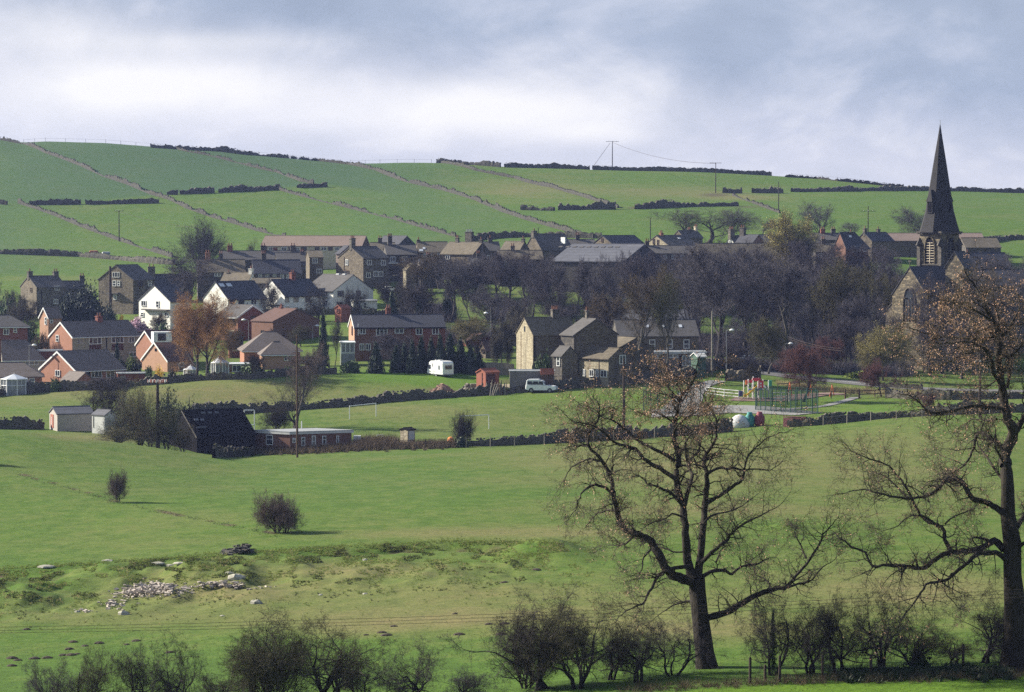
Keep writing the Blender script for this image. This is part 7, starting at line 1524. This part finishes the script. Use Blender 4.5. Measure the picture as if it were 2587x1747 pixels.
# ---- lower left field: trees and scrub around the black barn
tree('round', 0, 275, 1062, 940, 120, 'bare hawthorn behind the grey garage and white shed', 'mid', 'mid', Y=434, dens=.25, name='tree')
tree('thorn', 0, 262, 1065, 955, 130, 'spiky bare tree behind the white shed', 'dark', 'mid', Y=436)
for px, b_, t_, w_, Y_, tg, lab in ((300, 1120, 1030, 110, 388, 'grey', 'grey-green scrub right of the white shed'), (355, 1128, 960, 110, 386, 'khaki', 'tall scrubby bush left of the insulator pole'), (300, 1118, 1070, 130, 384, 'khaki', 'low trailing scrub in front of the white shed'), (420, 1135, 1010, 100, 384, 'khaki', 'scrub right of the insulator pole'), (380, 1135, 1040, 90, 383, 'brown', 'orange-brown scrub around the insulator pole'), (460, 1145, 1060, 80, 388, 'brown', 'brown scrub at the left end of the black barn'), (330, 1090, 980, 90, 415, 'mid', 'dark bare bush behind the scrub')):
    tree('shrub', int(px) % 2, px, b_, t_, w_, lab, 'mid', {'khaki': 'straw', 'mid': 'heather'}.get(tg, tg), Y=Y_, dens=.3, leaf=('bush_green', 900, .05, .1), name='bush', cat='bush')
ever(425, 1065, 962, 90, 'large blue-green bush with dark berries above the black barn', 'dome', 'ivy', Y=430, name='holly_bush', n=6000, size=.035, seed=14, cat='bush')
ever(478, 1075, 990, 80, 'plum-dark bush behind the roof of the black barn', 'dome', 'evergreen', Y=426, name='holly_bush', n=8000, size=.04, seed=15, cat='bush')
tree('shrub', 1, 1168, 1128, 1035, 62, 'dark round bare bush on the field wall beside the right goal', 'dark', 'mid', Y=402, name='bush', cat='bush')
ever(1166, 1133, 1098, 36, 'dark ivy base of the round bush on the field wall', 'dome', 'ivy', Y=399, name='ivy', n=1500, size=.12, seed=3, cat='ivy')
tree('shrub', 0, 298, 1268, 1181, 62, 'lone egg-shaped bare bush on the near pasture', 'dark', 'heather', dens=1.0, name='bush', cat='bush')
tree('shrub', 1, 700, 1345, 1240, 116, 'larger lone bare bush on the near pasture', 'dark', 'heather', dens=1.0, name='bush', cat='bush')
tree('shrub', 0, 725, 1347, 1262, 80, 'right half of the larger lone bush with a leaning stem', 'dark', 'heather', name='bush', cat='bush')
tree('shrub', 1, -62, 1195, 1100, 70, 'bush beyond the left edge casting a long shadow', 'dark', 'mid', name='bush', cat='bush', Y=330)
# ---- near hedge of hawthorns
HEDGE = [(135, 1890, 1650, 190, 'thorn', 3, 'plum', 143, 'bushy dark thorn at the lower left corner'), (235, 1888, 1625, 210, 'thorn', 0, 'olive', 142, 'greenish thorn bush right of the lower left corner'), (350, 1880, 1615, 180, 'thorn', 1, 'mid', 143, 'thin dark thorn with an upright crown at the bottom left'), (450, 1878, 1595, 220, 'thorn', 2, 'mid', 142, 'dark thorn with a rounded crown left of the big bushy pair'), (560, 1890, 1690, 150, 'thorn', 3, 'mid', 144, 'low dark thorn between the rounded one and the big pair'), (655, 1870, 1530, 330, 'thorn', 4, 'olive', 141, 'tall bushy thorn, left one of the big pair'), (690, 1870, 1560, 260, 'shrub', 0, 'olive', 142, 'inner stems of the big bushy pair'), (830, 1868, 1550, 330, 'thorn', 3, 'khaki', 142, 'bushy brown thorn, right one of the big pair'), (905, 1865, 1655, 160, 'thorn', 0, 'mid', 144, 'low thin thorn right of the big pair'), (1050, 1850, 1612, 230, 'thorn', 2, 'grey', 141, 'small crooked tree at the bottom centre'), (1160, 1845, 1680, 180, 'thorn', 1, 'plum', 140, 'low brown thorn right of the small crooked tree'),
 (1370, 1800, 1480, 330, 'thorn', 4, 'mid', 143, 'big dense thorn at the bottom centre, left half'), (1460, 1790, 1500, 280, 'thorn', 3, 'olive', 142, 'big dense thorn at the bottom centre, right half'), (1330, 1800, 1540, 220, 'shrub', 1, 'mid', 144, 'inner stems of the big dense thorn at the bottom centre'), (1545, 1780, 1570, 180, 'thorn', 1, 'plum', 144, 'thin thorn left of the leaning trunk'), (1612, 1775, 1540, 230, 'thorn', 2, 'mid', 142, 'thorn with a leaning trunk left of the big oak'), (1700, 1765, 1560, 210, 'thorn', 0, 'plum', 143, 'brown thorn touching the trunk of the big oak'), (1952, 1722, 1500, 200, 'thorn', 0, 'mid', 141, 'slim ivy-dark hawthorn right of the big oak'), (2050, 1722, 1510, 210, 'thorn', 3, 'mid', 141, 'hawthorn with a thick forked base'), (2120, 1718, 1490, 230, 'thorn', 1, 'mid', 141, 'leaning hawthorn in the middle of the right hedge'), (2225, 1716, 1470, 250, 'thorn', 2, 'mid', 142, 'tall leaning hawthorn with a bent trunk'), (2310, 1712, 1550, 220, 'thorn', 4, 'olive', 141, 'greenish bushy hawthorn in the right hedge'), (2410, 1712, 1600, 170, 'thorn', 3, 'olive', 143, 'low thin hawthorn left of the wide one'), (2490, 1712, 1500, 250, 'thorn', 1, 'mid', 143, 'wide hawthorn left of the right oak trunk'), (2560, 1712, 1560, 200, 'thorn', 0, 'mid', 140, 'hawthorn at the foot of the right oak')]
for px, b_, t_, w_, k, v, tg, Y_, lab in HEDGE: tree(k, v, px, b_, t_, w_, lab, 'dark', tg, Y=Y_, dens=.4 if k == 'shrub' else .75, name='hawthorn', group='hawthorns of the near hedge')
for px, b_, t_, w_, lab in ((1952, 1722, 1560, 34, 'dark ivy on the slim hawthorn'), (2320, 1713, 1610, 90, 'ivy filled base of the greenish hawthorn')): ever(px, b_, t_, w_, lab, 'cone' if w_ < 50 else 'dome', 'ivy', Y=141, name='ivy', n=1400, size=.06, seed=2, cat='ivy')
# ---- two great oaks traced limb by limb
def c1(pts): return [(1300 + x / 2.6153, 900 + y / 2.6153) for x, y in pts]
def c2(pts): return [(800 + x / 2.4256, 1100 + y / 2.4256) for x, y in pts]
def c3(pts): return [(1687 + x / 2.4256, 1100 + y / 2.4256) for x, y in pts]
def c4(pts): return [(2100 + x / 2.8, 640 + y / 2.8) for x, y in pts]
OAK1 = dict(Y=145, base=(1792, 1733), trunk=([(1795, 1745), (1793, 1727), (1789, 1708), (1785, 1680), (1781, 1650), (1775, 1600), (1768, 1545), (1763, 1490), (1760, 1462)], [1.3, 1.0, .68, .55, .5, .46, .42, .43, .4]), limbs=[
 (c1([(1190, 1490), (1110, 1465), (1040, 1440), (995, 1390), (950, 1300), (900, 1220), (850, 1190), (790, 1170), (720, 1140), (690, 1060), (670, 980), (655, 900), (640, 820), (620, 760), (560, 670), (490, 590), (495, 500), (545, 430), (560, 360)]), .27, -1),
 (c1([(655, 915), (600, 870), (540, 850), (470, 875), (430, 930), (400, 1010), (350, 1080)]), .09, -1.5), (c1([(630, 770), (590, 710), (520, 680), (450, 690), (380, 730), (340, 800), (300, 860)]), .08, 1), (c1([(492, 595), (440, 590), (370, 595), (320, 620)]), .06, 1), (c1([(790, 1180), (740, 1230), (680, 1245), (590, 1245)]), .08, 2), (c1([(905, 1270), (855, 1330), (835, 1410), (810, 1460), (765, 1480)]), .06, -2), (c1([(670, 1020), (600, 1015), (540, 1040), (490, 1100), (450, 1140)]), .06, 2),
 (c1([(1190, 1480), (1150, 1390), (1132, 1250), (1130, 1120), (1110, 980), (1080, 880), (1072, 760), (1088, 660), (1060, 560), (1058, 470), (1080, 330), (1110, 240), (1165, 200), (1200, 110)]), .26, .5),
 (c1([(1065, 810), (990, 760), (900, 710), (850, 670), (800, 610), (720, 590), (640, 555), (590, 500), (500, 450), (400, 430), (330, 380)]), .13, -1.5), (c1([(1060, 690), (985, 640), (900, 600), (820, 560), (740, 490), (660, 430), (600, 410), (540, 370), (460, 340)]), .10, 1.5), (c1([(1112, 985), (1040, 910), (960, 865), (880, 840), (825, 795), (760, 800)]), .10, -2.5), (c1([(1085, 320), (1030, 265), (960, 240), (880, 240), (820, 200)]), .06, 1), (c1([(1090, 310), (1050, 240), (1000, 190), (960, 120), (900, 90)]), .05, -1), (c1([(1062, 450), (1000, 400), (930, 370), (860, 380), (780, 350), (700, 300)]), .06, 2), (c1([(1060, 480), (1110, 420), (1180, 380), (1240, 330), (1330, 290), (1400, 300)]), .06, -2),
 (c1([(1210, 1480), (1222, 1350), (1240, 1200), (1250, 1060), (1262, 960), (1272, 850), (1268, 770), (1250, 690), (1272, 640), (1325, 560), (1330, 460), (1318, 380), (1260, 300)]), .22, 1.5), (c1([(1268, 780), (1340, 740), (1440, 740), (1520, 752), (1600, 740), (1690, 755), (1760, 700)]), .09, 1), (c1([(1262, 975), (1350, 920), (1440, 860), (1500, 820), (1520, 740), (1548, 650), (1620, 580), (1700, 520), (1780, 505)]), .11, -1.5),
 (c1([(1125, 985), (1150, 860), (1172, 780), (1145, 700), (1215, 620), (1235, 530), (1300, 430)]), .12, 3), (c1([(1140, 690), (1130, 600), (1160, 520), (1220, 470), (1210, 380)]), .07, -2), (c1([(1245, 1110), (1300, 1050), (1390, 1030), (1480, 1000), (1560, 950), (1620, 900)]), .07, 3), (c1([(1225, 1370), (1310, 1290), (1390, 1220), (1440, 1160), (1540, 1090), (1650, 1040), (1740, 990)]), .12, -2.5), (c1([(1220, 1470), (1300, 1420), (1380, 1412), (1435, 1440), (1500, 1390), (1600, 1370), (1660, 1335), (1730, 1330)]), .12, 2), (c1([(1330, 1360), (1360, 1290), (1380, 1220), (1340, 1150)]), .05, 1), (c1([(1120, 1290), (1040, 1290), (960, 1250), (900, 1200), (930, 1120), (900, 1060)]), .05, 2.5), (c1([(1110, 1060), (1040, 1040), (980, 1080), (900, 1100), (840, 1150)]), .06, -2),
 (c3([(195, 1120), (260, 1112), (350, 1085), (450, 1030), (550, 972), (650, 940), (740, 920), (790, 860), (850, 790), (920, 680), (950, 610), (1010, 545)]), .2, -1), (c3([(735, 930), (810, 905), (880, 890), (930, 820), (1000, 780), (1050, 730)]), .07, 1), (c3([(848, 750), (815, 680), (780, 590), (800, 520)]), .06, 1), (c3([(560, 975), (530, 1030), (545, 1090)]), .04, 0), (c3([(640, 945), (600, 880), (540, 860), (530, 800)]), .05, 2),
 (c2([(2290, 800), (2150, 820), (2085, 870), (2040, 960), (1990, 1030), (1920, 1065), (1850, 1110)]), .12, -2), (c2([(2330, 1010), (2250, 1020), (2150, 1060), (2060, 1130)]), .08, 1.5)])
OAK2 = dict(Y=140, base=(2556, 1722), trunk=([(2562, 1735), (2562, 1690), (2566, 1600), (2563, 1520), (2558, 1450), (2556, 1370), (2547, 1300), (2545, 1230), (2543, 1190), (2541, 1150)], [1.0, .7, .56, .5, .46, .44, .4, .34, .27, .1]), limbs=[
 (c4([(1235, 1500), (1232, 1420), (1290, 1270), (1255, 1180), (1225, 1060), (1205, 930), (1185, 800), (1180, 700), (1192, 600), (1150, 480), (1100, 400), (1060, 300), (1020, 240)]), .33, 0), (c4([(1275, 1290), (1340, 1210), (1390, 1100), (1450, 1000), (1500, 900)]), .2, 1), (c4([(1190, 590), (1250, 540), (1310, 430), (1340, 350), (1300, 260)]), .08, 1.5), (c4([(1205, 930), (1140, 830), (1130, 745), (1080, 675), (1000, 635), (900, 622), (780, 640), (740, 660)]), .11, -2), (c4([(1060, 680), (980, 700), (880, 740), (760, 800), (700, 850)]), .05, -1), (c4([(1188, 575), (1080, 600), (950, 592), (820, 595), (700, 570), (560, 530), (500, 520)]), .08, 2), (c4([(1150, 480), (1050, 420), (950, 370), (850, 345), (760, 330)]), .07, -2.5), (c4([(1205, 1095), (1090, 1080), (980, 1078), (850, 1120), (700, 1125), (640, 1065), (560, 1010), (480, 990)]), .11, -1), (c4([(1245, 950), (1262, 840), (1270, 715), (1220, 645), (1150, 560), (1090, 500), (1000, 450)]), .1, 3), (c4([(1270, 720), (1330, 670), (1400, 560), (1450, 480)]), .08, -1), (c4([(1225, 1410), (1190, 1350), (1120, 1300), (1040, 1265), (1010, 1370), (960, 1470), (880, 1540), (800, 1560)]), .14, 1.5), (c4([(1160, 900), (1080, 950), (980, 930), (880, 930)]), .04, 2), (c4([(1170, 1170), (1100, 1180), (1000, 1170), (900, 1240), (830, 1330)]), .05, 3),
 (c3([(2075, 490), (2010, 440), (1950, 410), (1860, 380), (1820, 300), (1770, 270), (1700, 270), (1660, 320), (1600, 365), (1500, 380), (1400, 380), (1300, 350), (1200, 330), (1120, 340)]), .17, -1), (c3([(1850, 370), (1800, 300), (1740, 200), (1690, 240)]), .04, 2),
 (c3([(2080, 770), (2030, 725), (1960, 715), (1880, 735), (1830, 790), (1760, 840), (1700, 890), (1610, 900), (1550, 960), (1500, 1040), (1440, 1110), (1400, 1180)]), .15, -2), (c3([(1700, 890), (1700, 960), (1750, 1020), (1790, 1060)]), .04, -2),
 (c3([(2060, 700), (2000, 640), (1950, 670), (1880, 700), (1800, 712), (1740, 712), (1660, 740), (1600, 790), (1550, 815), (1450, 800), (1350, 795), (1250, 795), (1210, 720), (1130, 680), (1060, 630), (1020, 595)]), .19, 0), (c3([(1740, 712), (1700, 640), (1680, 560), (1600, 530), (1550, 480), (1500, 400), (1450, 300), (1380, 210), (1300, 160), (1200, 130), (1120, 90)]), .12, 1.5), (c3([(1640, 540), (1560, 490), (1470, 500), (1380, 560), (1300, 590)]), .06, -1), (c3([(1700, 540), (1760, 490), (1860, 455), (1900, 420), (1960, 410)]), .05, 2), (c3([(1960, 640), (1900, 625), (1840, 632)]), .09, -1), (c3([(2090, 300), (2030, 240), (1960, 130), (1900, 60), (1880, -40)]), .1, 2.5), (c3([(2085, 200), (2020, 100), (1990, 20), (1940, -60)]), .09, -2), (c3([(2000, 720), (2010, 820), (2008, 920)]), .03, -1), (c3([(1480, 390), (1420, 330), (1350, 260), (1260, 230), (1150, 210)]), .06, 2.5),
 (c3([(2140, 560), (2200, 470), (2280, 400), (2380, 350)]), .14, 1), (c3([(2130, 700), (2210, 640), (2320, 600)]), .12, -1)])
def oak(D, label, seed):
    rs = np.random.RandomState(seed); Y = D['Y']; g0 = G(*D['base'])[:2]; bx = P(D['base'][0], D['base'][1], Y); gz0 = gz(bx[0], bx[1])
    root = empty('oak_tree', (bx[0], bx[1], gz0), label, 'tree', 'big oaks in the near hedge'); o = np.array(root.location)
    tp, tr = D['trunk']; trunk = np.array([np.array(P(x, y, Y)) - o for x, y in tp])
    tl = [(trunk, np.array(tr), 0)]; limbs = []; kids = Tree(seed)
    sc_ = 7186.1 / Y
    for pts, r0, dy in D['limbs']:
        n = len(pts); off = 0
        Q = []
        for i, (x, y) in enumerate(pts):
            t = i / (n - 1); off = dy * (t ** .8) * 1.6 + .35 * math.sin(i * 1.7 + dy)
            Q.append(np.array(P(x, y, Y + (off if i else dy * .15))) - o)
        Q = np.array(Q)
        # refine and roughen
        R = []; rad = []
        for i in range(n - 1):
            p0, p1, p2, p3 = Q[max(i - 1, 0)], Q[i], Q[i + 1], Q[min(i + 2, n - 1)]
            for j in range(3):
                t = j / 3; R.append(.5 * ((2 * p1) + (-p0 + p2) * t + (2 * p0 - 5 * p1 + 4 * p2 - p3) * t * t + (-p0 + 3 * p1 - 3 * p2 + p3) * t ** 3) + rs.normal(size=3) * .025 * (i > 0))
                rad.append(r0 * (1 - ((i + t) / (n - 1)) ** .9 * .86) * rs.uniform(.92, 1.08))
        R.append(Q[-1]); rad.append(r0 * .12); R = np.array(R); limbs.append((R, np.array(rad), 1))
        # side branches, thicker near the base, many near the end
        Ls = np.linalg.norm(np.diff(R, axis=0), axis=1).sum(); C = dict(seg=[5, 5, 4, 3], gnarl=.3, trop=[.02, .03, .0, -.01], kids=[4, 4, 3], bare=.2, ang=[(30, 70), (35, 75), (35, 75)], ratio=[.5, .55, .55], conic=.1, taper=.72, max=3, rk=.6)
        k = int(Ls * 4.3)
        for j in range(k):
            u = (.1 + .9 * rs.rand() ** .8) * (len(R) - 1.01); i = int(u); q = R[i] + (R[i + 1] - R[i]) * (u - i); d = nrm(R[i + 1] - R[i]); rr = min(rad[i] * .5, .045)
            ln = rs.uniform(.6, 1.7) * (1.15 if r0 > .1 else .85) * (.55 + .6 * u / len(R))
            kids.grow(q, kids.rotd(d, math.radians(rs.uniform(35, 80))), ln, rr, 1, C)
        kids.grow(R[-1], nrm(R[-1] - R[-3]), 1.3, rad[-2], 1, C)
    V, F = tubes(tl, sides=[14]); V += (vnoise(V[:, 0] * 4 + V[:, 1] * 5, V[:, 2] * 1.3)[:, None] - .5) * .12 * np.sign(V) * np.array([1, 1, 0]); link_mesh('trunk', np_mesh('trunk', V, F, BK['oak'], True), root)
    for l in limbs: V, F = tubes([l], sides=[9, 8]); link_mesh('limb', np_mesh('limb', V, F, BK['oak'], True), root)
    V, F = tubes([(a, b, 3) for a, b, c in kids.L], sides=[3, 3, 3, 3]); Vw, Fw = blades(kids.tips, rs, 2, .26, .009, .9, .05, 1)
    link_mesh('twigs', np_mesh('twigs', np.concatenate([V, Vw]), [F, Fw + len(V)], [BK['oak'], BK['oaktwig']], False, np.concatenate([np.zeros(len(F), int), np.ones(len(Fw), int)])), root)
    # retained dead leaves in small hanging clusters
    E = np.array([t[0][-1] for t in kids.tips]); keep = vnoise(E[:, 0] * .9 + 40, E[:, 2] * .9 + E[:, 1]) > .33; E = E[keep & (rs.rand(len(E)) < .34)]
    hi_ = E[:, 2] > np.percentile(E[:, 2], 70); E = np.concatenate([E, E[hi_] + rs.normal(size=(hi_.sum(), 3)) * .1, E[hi_] + rs.normal(size=(hi_.sum(), 3)) * .12])
    V, F = leafs(E, rs, .044, 3, .06); link_mesh('leaves', np_mesh('leaves', V, F, M['leaf_brown']), root)
    return root
BK['oak'] = plain('oak_bark', (.032, .026, .02), .95, .5, 5, bump=.8, zs=.35); BK['oaktwig'] = plain('oak_twig', (.2, .155, .125), .9, .3, 6)
oak(OAK1, 'big bare oak with retained brown leaves in the middle of the near hedge', 21)
oak(OAK2, 'big bare oak at the right edge leaning limbs to the left', 22)
# ---- uncountable cover: brambles, grass tufts, wood undergrowth
def cover(name, pts_fn, n, h, wd, m, label, seed, k=7, spread=.8, cat=None):
    rs = np.random.RandomState(seed); B = []
    for _ in range(n): B.append(pts_fn(rs))
    B = np.repeat(np.array(B), k, 0); n2 = len(B); B = B + rs.normal(size=(n2, 3)) * np.array([.12, .12, 0]) * h * 1.3
    D = rs.normal(size=(n2, 3)) * spread; D[:, 2] = 1; D /= np.linalg.norm(D, axis=1)[:, None]; S = np.cross(D, rs.normal(size=(n2, 3))); S /= np.linalg.norm(S, axis=1)[:, None]; l = h * rs.uniform(.4, 1.2, n2)[:, None]
    V = np.stack([B - S * wd, B + S * wd, B + D * l], 1).reshape(-1, 3)
    return tag(link_mesh(name, np_mesh(name, V, np.arange(len(V)).reshape(-1, 3), m)), label, cat, kind='stuff')
def band(pts, sy, y0=None):
    xs = [a for a, _ in pts]; ys = [b for _, b in pts]
    def f(rs):
        x = rs.uniform(xs[0], xs[-1]); return G(x, np.interp(x, xs, ys) + rs.normal() * sy)
    return f
M['bramble'] = plain('bramble', (.13, .095, .06), .9, .35, 3); M['tuft'] = plain('grass_tuft', (.15, .19, .05), .9, .3, 3); M['tuft_dry'] = plain('dry_grass_tuft', (.33, .28, .14), .9, .3, 3)
for q_ in ('tuft', 'tuft_dry'):       # thin blades let light through
    nt = M[q_].node_tree; tl_ = nt.nodes.new('ShaderNodeBsdfTranslucent'); ms = nt.nodes.new('ShaderNodeMixShader'); pb = nt.nodes['Principled BSDF']; ms.inputs[0].default_value = .5
    nt.links.new(pb.inputs['Base Color'].links[0].from_socket, tl_.inputs[0]); nt.links.new(pb.outputs[0], ms.inputs[1]); nt.links.new(tl_.outputs[0], ms.inputs[2]); nt.links.new(ms.outputs[0], nt.nodes['Material Output'].inputs[0])
cover('brambles', band([(640, 1143), (760, 1141), (900, 1133), (1080, 1127), (1150, 1126)], 3), 1500, 1.1, .022, M['bramble'], 'brown brambles and dead stems along the fence below the clubhouse', 1, 26)
cover('brambles', band([(900, 1128), (1000, 1124)], 4), 420, 1.7, .022, M['bramble'], 'taller brown brambles below the small hut', 2, 26)
cover('brambles', band([(1560, 1745), (1700, 1738), (1800, 1733), (2000, 1722), (2200, 1716), (2587, 1708)], 5), 420, .5, .006, BK['brown'], 'brown bramble stems along the foot of the hedge', 3, 20)
cover('ivy_ground', band([(2120, 1712), (2300, 1705), (2420, 1700), (2560, 1706)], 6), 900, .45, .03, M['ivy'], 'dark green undergrowth at the hedge foot by the right oak', 4, 14)
def roughpt(rs):
    while True:
        x = rs.uniform(-20, 1500); b = np.interp(x, [0, 350, 560, 900, 1150, 1400], [1440, 1418, 1400, 1380, 1368, 1372]); y = b + abs(rs.normal()) * 55 - 3
        if vnoise(x * .035, y * .11) > .5: return G(x, y)
cover('grass_tufts', roughpt, 5600, .2, .016, M['tuft'], 'rough tufted grass over the old quarry humps', 5, 9, 1.0)
cover('grass_tufts', roughpt, 1000, .22, .012, M['tuft_dry'], 'straw coloured tufts over the old quarry humps', 6, 8, 1.0)
cover('grass_tufts', band([(0, 1437), (350, 1415), (560, 1398), (900, 1378), (1150, 1366), (1400, 1370)], 3.2), 900, .22, .016, M['tuft'], 'overhanging grass along the little bank', 7, 9, 1.0)
def nearpt(rs): return G(rs.uniform(-20, 2600), rs.uniform(1560, 1745))
M['tuft_dark'] = plain('rank_grass_tuft', (.045, .055, .02), .95, .3, 3)
def rank(rs):
    while True:
        q = roughpt(rs)
        if vnoise(q[0] * .5, q[1] * .2 + 7) > .62: return q
cover('grass_tufts', rank, 2600, .2, .014, M['tuft_dark'], 'dark rank tussocks among the quarry humps', 12, 9, 1.0)
cover('grass_tufts', band([(40, 1196), (300, 1269), (420, 1296), (560, 1322), (700, 1352)], 3), 420, .13, .012, M['tuft_dark'], 'line of rough dark tufts between the lone bushes', 13, 7, 1.0)
cover('grass_tufts', nearpt, 2500, .09, .012, M['tuft'], 'longer tufts scattered through the nearest pasture', 8, 6, 1.0)
def woodpt(rs):
    while True:
        x = rs.uniform(1010, 2600); Y = rs.uniform(548, 690)
        if 1060 < x < 1500 and vnoise(x * .02, Y * .05) > .42 and Y > 570: continue
        if x > 2240 and Y < 560: continue
        if 1690 < x < 1960 and 590 < Y < 625 : continue
        q = P(x, 700, Y); return (q[0], q[1], gz(q[0], q[1]))
cover('undergrowth', woodpt, 8000, 3.4, .035, BK['plum'], 'tangled leafless undergrowth filling the wood', 9, 16, .5)
def thick(rs):
    x = rs.uniform(1840, 2300); y = np.interp(x, [1840, 2000, 2150, 2300], [905, 938, 952, 965]); q = P(x, y, 512 + rs.uniform(0, 16)); return (q[0], q[1], gz(q[0], q[1]))
cover('undergrowth', thick, 1500, 2.4, .03, BK['mauve'], 'bare roadside thicket beyond the road', 10, 16, .5)
def verge(rs):
    x = rs.uniform(1960, 2420); return G(x, np.interp(x, [1960, 2100, 2420], [968, 985, 1003]) + rs.normal() * 3)
cover('undergrowth', verge, 900, .8, .02, M['tuft_dry'], 'dead grass and stems on the bank below the road', 11, 12, .6)
